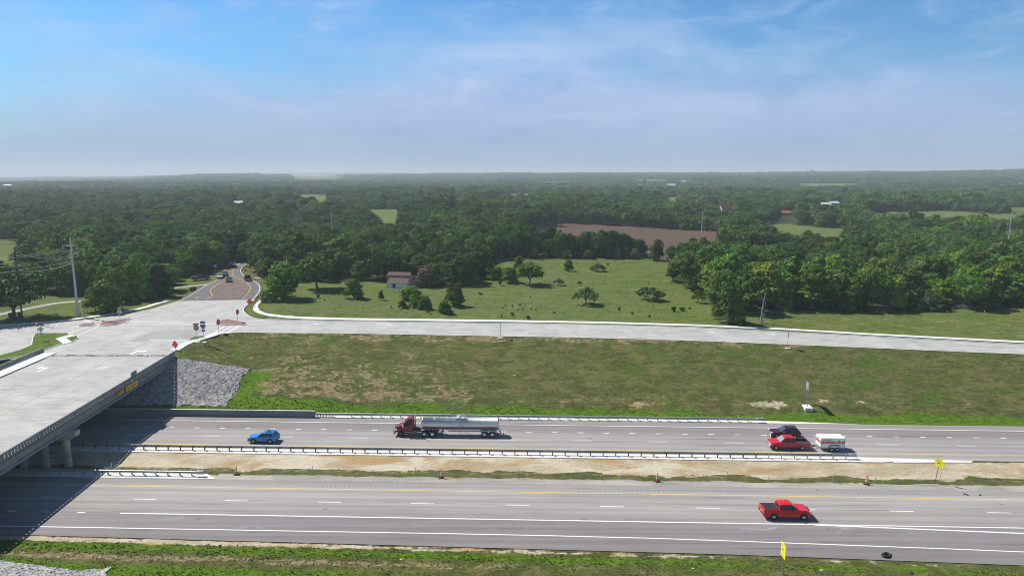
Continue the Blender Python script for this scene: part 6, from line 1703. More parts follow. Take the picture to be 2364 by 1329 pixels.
# ---- the woods: points over the whole country, the largest in the picture as trees of their own
def forest_points():
    out = []
    for d0, d1, sp in ((150, 520, 6.7), (520, 1300, 8.8), (1300, 3200, 13.5), (3200, 7400, 31.0)):
        n = int(2 * d1 * .95 / sp) + 1; m = int((d1 - d0 * .6) / sp) + 1
        X, Y = np.meshgrid((np.arange(n) - n / 2) * sp, d0 * .6 + np.arange(m) * sp)
        X = X + (nprng.random(X.shape) - .5) * sp * .85; Y = Y + (nprng.random(Y.shape) - .5) * sp * .85
        x, y = X.ravel(), Y.ravel(); d = np.hypot(x, y)
        k = (d >= d0) & (d < d1) & (np.abs(x) < .9 * y) & (y > 150)
        x, y = x[k], y[k]
        k = ~clear_mask(x, y) & ~((y < 160) | ((x > -70) & (y < np.interp(x, ffx, ffy) + 14))) & ~((x < -60) & (y < 172))
        # small openings in the country far out
        x, y = x[k], y[k]
        sc = sp / 8.0
        out.append(np.stack([x, y, np.full(len(x), sp)], 1))
    return np.concatenate(out)
PTS = forest_points()
FX, FY, FS = PTS[:, 0], PTS[:, 1], PTS[:, 2]
FZ = ground_h(FX, FY)
fd = np.hypot(FX, FY)
fh = np.where(FS < 7, nprng.uniform(7.4, 11.6, len(FX)), np.where(FS < 9, nprng.uniform(8.5, 14.0, len(FX)), np.where(FS < 15, nprng.uniform(8.5, 12.5, len(FX)), nprng.uniform(9.5, 14.0, len(FX)))))
fh = fh * (.74 + .52 * vnoise(FX, FY, 55)) * (.90 + .2 * vnoise(FX + 300, FY, 17))
right_wood = (FX > 40) & (FY < 300)
fh = np.where(right_wood, fh * .90, fh)
fw = np.where(FS < 7, fh * .95 + nprng.uniform(-.8, 1.4, len(FX)), np.where(FS < 9, fh * 1.0 + nprng.uniform(0, 2.5, len(FX)), np.where(FS < 15, FS * 1.35, FS * 1.5)))
fpx, fpy, fdep = project(FX, FY, FZ)
_, ftop, _ = project(FX, FY, FZ + fh)

# ---------------------------------------------------------------- buildings among the trees
M_WALLW = mat('white_board', (.80, .80, .77), .8, noise=.12, nscale=2)
M_ROOFB = mat('brown_shingle', (.105, .072, .060), .9, noise=.25, nscale=3)
def keep_view(px0, px1, py0, py1, dist, deep=95): KEEP.append((px0, px1, py0, py1, dist, deep))
def barn():
    x, y = GT(919, 664); z = gz(x, y)
    root = thing('barn', 'small white barn with a brown gambrel roof and lean-to at the edge of the woods', 'barn', (x, y, z), R(-7))
    keep_view(888, 952, 620, 668, y)
    w, d = 3.55, 4.6
    m = MB()
    gab = [(0, -.2), (0, 1.9), (.75, 3.55), (2.3, 4.45), (3.85, 3.55), (4.6, 1.9), (4.6, -.2)]
    for xx in (-w, w):
        m.add([(xx, a, b) for a, b in gab], [tuple(range(7)) if xx > 0 else tuple(range(6, -1, -1))])
    m.add([(-w, 0, -.2), (w, 0, -.2), (w, 0, 1.9), (-w, 0, 1.9), (-w, 4.6, -.2), (w, 4.6, -.2), (w, 4.6, 1.9), (-w, 4.6, 1.9)], [(0, 1, 2, 3), (5, 4, 7, 6)])
    lx0 = -w + 1.0
    m.add([(lx0, -2.3, -.2), (w, -2.3, -.2), (w, -2.3, 1.65), (lx0, -2.3, 1.65), (lx0, 0, -.2), (w, 0, -.2), (w, 0, 2.75), (lx0, 0, 2.75)], [(0, 1, 2, 3), (1, 5, 6, 2), (4, 0, 3, 7)])
    wall = m.build('wall', M_WALLW, root)
    r = MB()
    def rp(p, q, x0, x1, t=.08):
        r.hexa([(x0, p[0], p[1]), (x1, p[0], p[1]), (x1, q[0], q[1]), (x0, q[0], q[1])], [(x0, p[0], p[1] + t), (x1, p[0], p[1] + t), (x1, q[0], q[1] + t), (x0, q[0], q[1] + t)])
    rp((-.18, 1.6), (.75, 3.57), -w - .18, w + .18); rp((.75, 3.57), (2.3, 4.47), -w - .18, w + .18); rp((2.3, 4.47), (3.85, 3.57), -w - .18, w + .18); rp((3.85, 3.57), (4.78, 1.6), -w - .18, w + .18)
    r.build('roof', M_ROOFB, root, recalc=True)
    r2 = MB(); r = r2; rp((-2.55, 1.55), (.2, 2.85), lx0 - .2, w + .15); r2.build('lean_to_roof', M_ROOFB, root, recalc=True)
    dk = mat('dark_trim', (.035, .028, .026), .7)
    f = MB()
    for xx in (lx0, w): f.box(xx - .05, xx + .05, -2.36, -2.30, -.1, 1.62)
    f.box(w + .005, w + .04, -2.3, -2.2, -.1, 1.6); f.box(-w - .02, -w + .06, -.06, -.005, -.1, 1.7); f.build('corner_board', dk, root)
    def win(x0, x1, z0, z1, side=False):
        q = MB()
        if side: q.box(w + .005, w + .05, x0, x1, z0, z1)
        else: q.box(x0, x1, -2.36, -2.305, z0, z1)
        o = q.build('window', dk, root); g = MB()
        if side: g.box(w + .05, w + .06, x0 + .07, x1 - .07, z0 + .07, z1 - .07)
        else: g.box(x0 + .08, x1 - .08, -2.37, -2.36, z0 + .08, (z0 + z1) / 2 - .03); g.box(x0 + .08, x1 - .08, -2.37, -2.36, (z0 + z1) / 2 + .03, z1 - .08)
        g.build('pane', M_GLASS, o)
    win(-1.05, -.15, .35, 1.5); win(1.9, 2.5, 3.0, 3.6, True); win(-1.95, -1.72, .75, 1.1)
    dd = MB(); dd.box(-w - .01, -w + .0, .2, .3, 0, .1); dd.box(-w + .15, lx0 - .1, -.04, -.005, 0, 1.6); dd.build('door', mat('door_grey', (.5, .5, .48), .8), root)
barn()

def house(label, px, py, wpx, hpx, wallc, roofc, rz=0.0, name='house', windows=True, deep=95):
    x, y, z = house_spot(px, py); k = ppm(px, py); w = wpx / k; d = max(6.0, w * .6); h = hpx / k * .5; rh = hpx / k * .5
    root = thing(name, label, 'house', (x, y, z), rz)
    keep_view(px - wpx * .55, px + wpx * .55, py - hpx * .95, py - hpx * .3, y, deep)
    wm = mat('wall_%.2f_%.2f' % wallc[:2], wallc, .85, noise=.1); rm = mat('roof_%.2f_%.2f' % roofc[:2], roofc, .6, noise=.12)
    m = MB(); m.add([(-w / 2, 0, -.5), (w / 2, 0, -.5), (w / 2, d, -.5), (-w / 2, d, -.5), (-w / 2, 0, h), (w / 2, 0, h), (w / 2, d, h), (-w / 2, d, h), (-w / 2, d / 2, h + rh), (w / 2, d / 2, h + rh)],
                    [(0, 1, 5, 4), (2, 3, 7, 6), (1, 2, 6, 9, 5), (3, 0, 4, 8, 7)]); m.build('wall', wm, root)
    r = MB(); e = .5
    for (ya, yb) in ((-e, d / 2), (d + e, d / 2)):
        za = h - e * rh / (d / 2)
        r.hexa([(-w / 2 - e, ya, za), (w / 2 + e, ya, za), (w / 2 + e, yb, h + rh), (-w / 2 - e, yb, h + rh)], [(-w / 2 - e, ya, za + .2), (w / 2 + e, ya, za + .2), (w / 2 + e, yb, h + rh + .2), (-w / 2 - e, yb, h + rh + .2)])
    r.build('roof', rm, root, recalc=True)
    if windows:
        for i in range(3):
            xx = -w / 2 + w * (i + .5) / 3; q = MB(); q.box(xx - w * .06, xx + w * .06, -.06, -.01, h * .3, h * .8); q.build('window', M_GLASS, root)
    return root
RED, WHT, TAN, GRY = (.30, .10, .065), (.72, .72, .72), (.42, .36, .30), (.30, .30, .31)
house('house with a red brown roof among the trees behind the ploughed field', 1674, 489, 18, 19, (.55, .5, .45), RED, .25, deep=260)
house('small red roofed shed left of the red roofed house', 1655, 484, 13, 10, (.3, .12, .1), (.26, .12, .09), .1, 'shed')
house('red roofed shed low among the trees right of the red roofed house', 1815, 494, 20, 10, (.3, .1, .08), (.27, .085, .075), -.1, 'shed')
house('long white metal roofed house among the trees at the right', 1928, 470, 24, 8, (.5, .5, .5), (.60, .62, .66), .35, deep=300)
house('white outbuilding left of the long white roofed house', 1904, 471, 16, 6, (.6, .6, .6), (.55, .57, .59), -.2, 'shed', deep=300)
house('white roof showing above the trees behind the county road', 549, 474, 18, 7, (.7, .7, .7), (.60, .61, .63), .2)
house('grey roofed building at the far left edge', 10, 440, 26, 9, (.4, .42, .45), (.33, .40, .52), -.3)
house('small white building near the far left edge', 44, 441, 13, 5, (.7, .7, .7), (.7, .7, .72), .1)
house('pale blue roofed building among the far left trees', 95, 438, 10, 4, (.5, .5, .55), (.5, .55, .62), 0)
house('pale grey roof left of the far cream field', 122, 440, 16, 4, (.6, .6, .62), (.55, .6, .66), 0)
for i, (px, py, w, h, c, lab) in enumerate(((1368, 432, 14, 6, (.4, .36, .36), 'far pale house, leftmost of the settlement on the hillside'), (1417, 433, 14, 7, (.36, .28, .27), 'far house with a reddish roof in the hillside settlement'), (1434, 432, 18, 8, (.42, .38, .37), 'far large pale roofed house in the hillside settlement'),
                               (1476, 433, 20, 7, (.55, .52, .50), 'far long pale house in the middle of the hillside settlement'), (1490, 431, 14, 8, (.38, .35, .34), 'far grey house beside the long pale one'), (1505, 434, 9, 4, (.35, .25, .24), 'far small red brown house in the hillside settlement'),
                               (1548, 431, 20, 8, (.36, .33, .34), 'far grey roofed house at the right of the hillside settlement'), (1612, 433, 12, 5, (.45, .45, .46), 'far pale house, rightmost of the hillside settlement'),
                               (1276, 406, 10, 4, (.6, .6, .6), 'far pale building on the left of the ridge'), (1070, 427, 9, 4, (.55, .55, .58), 'far pale roof above the green meadow'), (1186, 407, 8, 4, (.5, .35, .3), 'far reddish house on the crest'), (1205, 407, 8, 3, (.6, .58, .55), 'far cream house on the crest'),
                               (1578, 420, 14, 4, (.6, .6, .58), 'far cream building right of the hill meadow'), (1713, 403, 7, 3, (.65, .65, .65), 'far white speck of a house near the ridge'), (1992, 447, 9, 5, (.5, .5, .46), 'far pale house beside a yellow green tree at the right'))):
    house(lab, px, py, w, h, (.5, .48, .46), c, rng.uniform(-.4, .4), windows=False)

# ---- choose the trees
hide = np.zeros(len(FX), bool)
for (a, b, c, d, dist, deep) in KEEP:
    halfw = fw / 2 * F_PX / fdep
    hide |= (FY < dist + 5) & (FY > dist - deep) & (fpx + halfw > a) & (fpx - halfw < b) & (ftop < d) & (fpy > c)
    hide |= (np.abs(FY - dist) < 14) & (fpx + halfw > a) & (fpx - halfw < b)
for o in LONE:
    hide |= np.hypot(FX - o.location.x, FY - o.location.y) < 3.2
ok = ~hide
FX, FY, FZ, FS, fh, fw, fpx, fpy, ftop, fdep, fd = (a[ok] for a in (FX, FY, FZ, FS, fh, fw, fpx, fpy, ftop, fdep, fd))
inside = (fpx > -60) & (fpx < 2424)
# the ones that show largest
near = np.where(inside & (FS < 7), fh / fdep, 0)
order = np.argsort(-near)[:262]
single = np.zeros(len(FX), bool); single[order] = True
def tone_at(x, y):
    n = snoise(np.array([x]), np.array([y]), 46, 1.0)[0] + rng.gauss(0, .45)
    return n
def pick(x, y, px):
    n = tone_at(x, y)
    # the wood behind the upper pasture is dark, the right hand front is fresh green
    if 1130 < px < 1560 and y > 270: n -= .75
    if y > 300: n -= .2
    if px > 1560 and y < 240: n += .18
    return 'bright' if n > .52 else 'olive' if n > .30 else 'mid' if n > -.25 else 'grey' if n > -.33 else 'dark'
def region(px, py, y):
    if px < 210: return 'in the wood behind the left lawn' if y < 260 else 'deep in the wood at the far left'
    if px < 420: return 'in the wood left of the county road' if y < 250 else 'deep in the wood behind the steel pole'
    if px < 600: return 'behind the bend of the county road'
    if px < 800: return 'between the county road and the barn' if y < 240 else 'deep in the wood right of the county road'
    if px < 960: return 'right behind the barn' if y < 250 else 'deep in the wood behind the barn'
    if px < 1150: return 'in the wood right of the barn' if y < 270 else 'deep in the wood right of the barn'
    if px < 1500: return 'in the dark row at the top of the pasture'
    if px < 1720: return 'at the corner of the woods by the pasture' if y < 240 else 'in the woods below the ploughed field'
    if px < 1960: return 'at the front of the woods right of the dead tree' if y < 190 else 'in the woods behind the dead tree'
    if px < 2170: return 'at the front of the woods above the brush piles' if y < 190 else 'in the middle of the right hand woods'
    return 'at the front of the woods by the right edge' if y < 200 else 'deep in the woods at the right edge'
WORD = {'bright': 'yellow green', 'olive': 'olive green', 'mid': 'mid green', 'grey': 'grey green', 'dark': 'dark green'}
SHAPEW = {'tall': 'tall narrow', 'broad': 'broad crowned', 'full': 'dense rounded'}
for i in order:
    x, y = float(FX[i]), float(FY[i]); tn = pick(x, y, fpx[i]); sh = rng.choice(('full', 'full', 'tall', 'broad'))
    reg = region(fpx[i], fpy[i], y)
    tree('tree', '%s %s tree %s' % (SHAPEW[sh], WORD[tn], reg), 'tree', x, y, float(fw[i]), float(fh[i]), sh, tn, rng.randint(1, 3), 'trees ' + reg)

# the rest of the woods, which read as one mass: one object, instanced on points
def woods():
    rest = np.where(~single)[0]
    src = []
    for sh, tn in (('full', 'mid'), ('broad', 'mid'), ('full', 'dark'), ('broad', 'dark'), ('tall', 'dark'), ('full', 'olive'), ('broad', 'bright'), ('tall', 'mid'), ('broad', 'grey')):
        src.append((sh, tn))
    objs = []
    for sh, tn in src:
        want = crown(sh, tn, 2)
        o = next((o for o in COL.objects if o.type == 'MESH' and o.data == want), None)
        if o is None:
            # an existing tree supplies the shape: give one tree of the wood this crown
            for c in COL.objects:
                if c.name.startswith('crown') and c.parent and c.parent.get('group', '').startswith('trees ') and 'along the top' not in c.parent['group'] and c not in objs and c.data.name.startswith('crown_' + sh):
                    tone_word = WORD[tn]; lab = c.parent['label']
                    for wv in WORD.values(): lab = lab.replace(' ' + wv + ' ', ' ' + tone_word + ' ')
                    c.data = want; c.parent['label'] = lab; o = c; break
        objs.append(o)
    n = len(rest)
    me = bpy.data.meshes.new('woods'); me.vertices.add(n)
    me.vertices.foreach_set('co', np.stack([FX[rest], FY[rest], FZ[rest] - .2], 1).ravel())
    g = np.random.default_rng(5)
    tn = snoise(FX[rest], FY[rest], 60, 1.0) * .5 + snoise(FX[rest], FY[rest], 330, 2.0) * .35 + g.normal(0, .42, n)
    tn = np.where((fpx[rest] > 1130) & (fpx[rest] < 1560) & (FY[rest] < 420), tn - .7, tn)
    groups = {'d': [2, 3, 4], 'm': [0, 1, 7, 8], 'b': [5, 6]}
    idx = np.where(tn < -.34, g.choice(groups['d'], n), np.where(tn < .72, g.choice(groups['m'], n), g.choice(groups['b'], n)))
    Ws = np.array([SIZE[s][0] for s, _ in src]); Hs = np.array([SIZE[s][1] for s, _ in src])
    sc = np.stack([fw[rest] / Ws[idx], fw[rest] / Ws[idx], fh[rest] / Hs[idx]], 1)
    a = me.attributes.new('size', 'FLOAT_VECTOR', 'POINT'); a.data.foreach_set('vector', sc.astype(np.float32).ravel())
    a = me.attributes.new('kind_index', 'INT', 'POINT'); a.data.foreach_set('value', idx.astype(np.int32))
    a = me.attributes.new('turn', 'FLOAT', 'POINT'); a.data.foreach_set('value', (g.random(n) * 6.28).astype(np.float32))
    o = bpy.data.objects.new('woods', me); COL.objects.link(o)
    tag(o, 'the far woods rolling to the horizon, one mass of tree crowns', None, None, 'stuff')
    ng = bpy.data.node_groups.new('woods', 'GeometryNodeTree')
    ng.interface.new_socket('Geometry', in_out='INPUT', socket_type='NodeSocketGeometry'); ng.interface.new_socket('Geometry', in_out='OUTPUT', socket_type='NodeSocketGeometry')
    N, L = ng.nodes.new, ng.links.new
    gi, go = N('NodeGroupInput'), N('NodeGroupOutput')
    ip = N('GeometryNodeInstanceOnPoints'); L(gi.outputs[0], ip.inputs['Points'])
    gti = N('GeometryNodeGeometryToInstance')
    infos = []
    for ob in objs:
        oi = N('GeometryNodeObjectInfo'); oi.transform_space = 'ORIGINAL'; oi.inputs['Object'].default_value = ob; oi.inputs['As Instance'].default_value = True
        infos.append(oi)
    jg = N('GeometryNodeJoinGeometry')
    for oi in reversed(infos): L(oi.outputs['Geometry'], jg.inputs[0])
    L(jg.outputs[0], ip.inputs['Instance']); ip.inputs['Pick Instance'].default_value = True
    def named(nm, ty):
        a = N('GeometryNodeInputNamedAttribute'); a.data_type = ty; a.inputs['Name'].default_value = nm; return a.outputs['Attribute']
    L(named('kind_index', 'INT'), ip.inputs['Instance Index']); L(named('size', 'FLOAT_VECTOR'), ip.inputs['Scale'])
    cx = N('ShaderNodeCombineXYZ'); L(named('turn', 'FLOAT'), cx.inputs['Z']); L(cx.outputs[0], ip.inputs['Rotation'])
    L(ip.outputs[0], go.inputs[0])
    md = o.modifiers.new('woods', 'NODES'); md.node_group = ng
    print('WOODS', n, 'instances')
woods()

# ---------------------------------------------------------------- poles and wires
M_GALV = mat('pole_steel', (.44, .47, .50), .5, .35, noise=.1, nscale=1.0)
M_DARKW = mat('pole_timber', (.055, .042, .036), .95, noise=.25, nscale=3)
M_WIRE = mat('wire', (.28, .29, .30), .5, .3)
M_INS = mat('insulator', (.70, .72, .72), .4)
def steel_pole(label, x, y, top, arms, r0=.34, r1=.17):
    z = gz(x, y); h = top - z
    root = thing('transmission_pole', label, 'utility pole', (x, y, z))
    p = MB(); p.tube([(0, 0, -.5), (0, 0, h)], [r0, r1], 14); p.build('pole', M_GALV, root)
    for (f, sd, L, up) in arms:
        a = MB(); zz = h * f; a.tube([(0, 0, zz), (sd * L, 0, zz + up)], [.075, .04], 8); a.tube([(sd * L, 0, zz + up), (sd * L, 0, zz + up - .9)], .035, 8)
        arm = a.build('arm', M_GALV, root)
        i = MB(); i.lathe([(-.95, .05), (-.5, .075), (-.1, .05)], (sd * L, 0, zz + up), 'z', 8); i.build('insulator', M_INS, arm)
    return root, z, h
lp = GT(181, 735)
k = ppm(181, 735); ltop = gz(*lp) + (735 - 556) / k / .985
steel_pole('tall grey steel transmission pole beside the junction at the left', lp[0], lp[1], ltop, ((.905, -1, 2.0, .05), (.905, 1, 1.6, .1), (.80, 1, 1.5, .25), (.80, -1, .5, 0)), .36, .17)
YP = 330.0
far_tops = []
for (px, lab) in ((764, 'thin steel transmission pole rising from the wood behind the barn'), (1622, 'steel transmission pole with three arms in front of the ploughed field'), (2336, 'steel transmission pole with three arms at the right edge')):
    y = YP; top = CAM_H - y * math.tan(math.atan((487.5 - 664.5) / F_PX) + PITCH)
    x = (px - 1182) * (y * math.cos(PITCH) + (CAM_H - top) * math.sin(PITCH)) / F_PX
    steel_pole(lab, x, y, top, ((.84, 1, 1.5, .5), (.70, -1, 1.5, .5), (.55, 1, 1.5, .5)) if px > 1000 else ((.84, 1, .6, .1),), .30, .2)
    far_tops.append((x, y, top))
    keep_view(px - 4, px + 4, 485, 545, y)
def wire(name, label, spans, r=.028, group=None):
    mb = MB()
    for a, b, sag in spans:
        pts = [tuple(a[i] + (b[i] - a[i]) * t - (sag * 4 * t * (1 - t) if i == 2 else 0) for i in range(3)) for t in np.linspace(0, 1, 17)]
        mb.tube(pts, r, 4, False)
    return tag(mb.build(name, M_WIRE), label, 'power line', group)
lz = gz(*lp)
A1, A2, A3 = (lp[0] - 2.0, lp[1], lz + (ltop - lz) * .905 - .9), (lp[0] + 1.6, lp[1], lz + (ltop - lz) * .905 - .8), (lp[0] + 1.5, lp[1], lz + (ltop - lz) * .80 - .6)
TOP = (lp[0], lp[1], ltop)
MID = (lp[0], lp[1], lz + (ltop - lz) * .70)
off = (-178.0, 118.0, 18.5)
def shift(p, dx=0, dy=0, dz=0): return (p[0] + dx, p[1] + dy, p[2] + dz)
wire('power_line', 'upper wires sweeping from the steel pole out at the left edge', [(shift(A1), shift(off, -2, 0, 1.5), 1.6), (shift(A2), shift(off, 2, 2, 1.5), 1.6), (shift(A3), shift(off, 0, 4, .5), 1.8)])
wire('power_line', 'lowest wire sweeping from the steel pole out at the left edge', [(MID, shift(off, 0, 0, -3.2), 1.2)])
wire('power_line', 'long thin wires from the steel pole across the wood to the right', [(shift(TOP, 0, 0, -.3), shift(far_tops[0], 0, 0, -.2), 3.0), (A2, shift(far_tops[0], .5, 0, -2.5), 3.5), (shift(A3), shift(far_tops[0], -.5, 0, -5), 3.5)], .022)
wire('power_line', 'thin wires strung between the far steel poles', [(shift(far_tops[0], 1, 0, -2.8), shift(far_tops[1], -1.5, 0, -5), 6.0), (shift(far_tops[1], 1.5, 0, -3), shift(far_tops[2], -1.5, 0, -5), 5.0), (shift(far_tops[1], 1.5, 0, -7), shift(far_tops[2], 1.5, 0, -8), 5.0)], .022)
def wood_pole(label, px, py, toppx, arm=1.4, trans=False):
    x, y = GT(px, py); z = gz(x, y); h = (py - toppx) / ppm(px, py) / .985
    root = thing('utility_pole', label, 'utility pole', (x, y, z), .15)
    p = MB(); p.tube([(0, 0, -.5), (0, 0, h)], [.20, .13], 10); p.build('pole', M_DARKW, root)
    a = MB(); a.box(-arm, arm, -.06, .06, h - .55, h - .40)
    arm_o = a.build('crossarm', M_DARKW, root); i = MB()
    for xx in (-arm + .1, -arm * .4, arm * .4, arm - .1): i.lathe([(h - .4, .04), (h - .3, .08), (h - .18, .05)], (xx, 0, 0), 'z', 8)
    i.build('insulator', M_INS, arm_o)
    if trans: t = MB(); t.lathe([(h - 2.2, .001), (h - 2.2, .3), (h - 1.3, .3), (h - 1.25, .001)], (.45, -.1, 0), 'z', 12); t.build('transformer', M_INS, root)
    return x, y, z + h
wp = wood_pole('dark wooden utility pole in front of the spreading oak at the left', 53, 748, 588, 1.1)
w2 = wood_pole('wooden pole with crossarm and pale transformer left of the county road', 285, 682, 601, 1.1, True)
wire('power_line', 'thick low cables from the wooden pole to the steel pole', [(shift(wp, .6, 0, -.2), shift(A3, -1, 0, -.2), .9), (shift(wp, -.6, 0, -.2), shift(A3, -1, 0, .4), .9), (shift(wp, 0, 0, -4.5), shift(MID, 0, 0, -.2), .8)], .035)

# ---------------------------------------------------------------- fences, dead tree, brush, bins
def fence(label, pts, step, h, m, rails=(.5, .9), r=.05, rr=.012):
    root = thing('fence', label, 'fence'); W = resample([GT(*p) for p in pts], step)
    pb = MB(); pb.tube([(0, 0, -.2), (0, 0, h)], r, 6); p0 = None
    for x, y in W:
        if p0 is None: p0 = pb.build('post', m, root); p = p0
        else: p = p0.copy(); COL.objects.link(p); p.parent = root
        p.location = (x, y, gz(x, y)); p.rotation_euler = (rng.uniform(-.05, .05), rng.uniform(-.05, .05), 0)
    for f in rails:
        w = MB(); w.tube([(x, y, gz(x, y) + h * f) for x, y in W], rr, 4, False); w.build('wire' if rr < .02 else 'rail', M_WIRE if rr < .02 else m, root)
M_FPOST = mat('fence_post', (.10, .085, .07), .95)
fence('wire fence of thin posts across the middle of the pasture', ((1190, 658), (1320, 655.5), (1395, 655), (1470, 655.5), (1550, 657), (1592, 659)), 3.4, 1.25, M_FPOST)
fence('faint fence line climbing the upper pasture', ((1252, 622), (1330, 609), (1420, 601)), 5.0, 1.1, M_FPOST)
fence('short black rail fence climbing the lawn behind the sidewalk', ((187, 735.5), (203, 729), (220, 721), (231, 716)), 1.6, 1.2, mat('black_iron', (.02, .02, .02), .6), (.55, .95), .05, .04)
def dead_tree():
    x, y = GT(1757, 744); z = gz(x, y); root = thing('dead_tree', 'bare grey dead tree with broken limbs in front of the woods', 'tree', (x, y, z))
    t = MB()
    t.tube([(0, 0, -.3), (.05, 0, 1.4), (.12, 0, 3.0), (.3, .1, 5.0), (.55, .1, 6.4), (.95, 0, 8.4)], [.30, .24, .2, .14, .1, .03], 9); t.build('trunk', M_BARKD, root)
    for pts, rs in (([(.1, 0, 2.9), (-.5, -.3, 3.9), (-1.6, -.2, 4.4), (-2.7, 0, 5.2)], [.12, .09, .05, .02]), ([(.25, 0, 4.2), (.1, -.2, 5.6), (-.3, -.3, 6.4), (-.6, -.3, 7.6)], [.1, .07, .05, .02]),
                    ([(-.2, -.2, 6.2), (-1.0, -.2, 6.1), (-1.5, -.2, 5.7)], [.04, .03, .01]), ([(.2, 0, 3.4), (.6, -.2, 4.6), (.85, -.3, 6.2)], [.09, .06, .02]), ([(.12, 0, 2.6), (.8, -.4, 2.2), (1.4, -.6, 1.6)], [.08, .05, .03]), ([(.6, .1, 6.5), (.4, 0, 7.4), (.5, 0, 8.0)], [.05, .03, .01])):
        b = MB(); b.tube(pts, rs, 7); b.build('limb', M_BARKD, root)
dead_tree()
def brush(label, px, py, w, h, seed):
    x, y = GT(px, py); z = gz(x, y); g = random.Random(seed); m = MB()
    for i in range(150):
        a = g.uniform(0, 6.28); r = g.random() ** .6 * w / 2; bx, by = r * math.cos(a), r * math.sin(a) * .5; bz = h * (1 - (2 * r / w) ** 2) * g.random()
        L = g.uniform(.5, 1.8); a2 = g.uniform(0, 6.28); el = g.uniform(-.25, .5)
        p = (bx, by, bz); q = (bx + L * math.cos(a2) * math.cos(el), by + L * math.sin(a2) * math.cos(el) * .6, max(.05, bz + L * math.sin(el)))
        m.tube([p, q], [g.uniform(.03, .08), .015], 4, False)
    o = m.build('brush_pile', mat('brush_wood', (.20, .175, .155), .95, noise=.3, nscale=3)); o.location = (x, y, z); tag(o, label, 'brush pile')
brush('pile of grey cut brush at the foot of the right hand woods', 2228, 708, 6.5, 1.5, 3)
brush('grey tangle of cut brush under the woods, left of the yellow bush', 2045, 712, 5.0, 1.2, 5)
brush('dark tangle of fallen branches behind the dead tree', 1786, 722, 6.0, 1.1, 8)
def bin_(label, px, py, s):
    x, y = GT(px, py); root = thing('bin', label, 'bin', (x, y, gz(x, y)), .3)
    b = MB(); b.hexa([(-.3 * s, -.3, 0), (.3 * s, -.3, 0), (.3 * s, .3, 0), (-.3 * s, .3, 0)], [(-.38 * s, -.36, 1.05), (.38 * s, -.36, 1.05), (.38 * s, .36, 1.05), (-.38 * s, .36, 1.05)]); b.build('body', M_TRIM, root, bevel=.03)
    l = MB(); l.box(-.40 * s, .40 * s, -.4, .4, 1.06, 1.14); l.build('lid', M_TRIM, root, bevel=.02)
bin_('tall black bin at the roadside by the driveway', 450.5, 674, 1.0)
bin_('wide low black bin beside the tall one at the roadside', 443, 675, 1.7)
bin_('black bin under the spreading oak, left of its trunk', 25, 737, 1.0)
bin_('black bin under the spreading oak, right of its trunk', 46, 735.5, 1.0)
# road cones on the county road centre
CO = [((531, 636), 'far tiny orange cone nearest the bend'), ((533.5, 631), 'far tiny orange cone in the middle of the bend row'), ((536, 627), 'far tiny orange cone at the far end of the bend row'), ((524.5, 640.5), 'far tiny orange cone between the dark car and the white SUV')]
for (p, lab) in CO:
    c = copy_tree(cp, kids); x, y = GT(*p); c.location = (x, y, gz(x, y) + .1); c['label'] = lab; c['group'] = 'cones along the county road'; c.scale = (.9, .9, .9); c.rotation_euler = (0, 0, rng.uniform(0, 1))

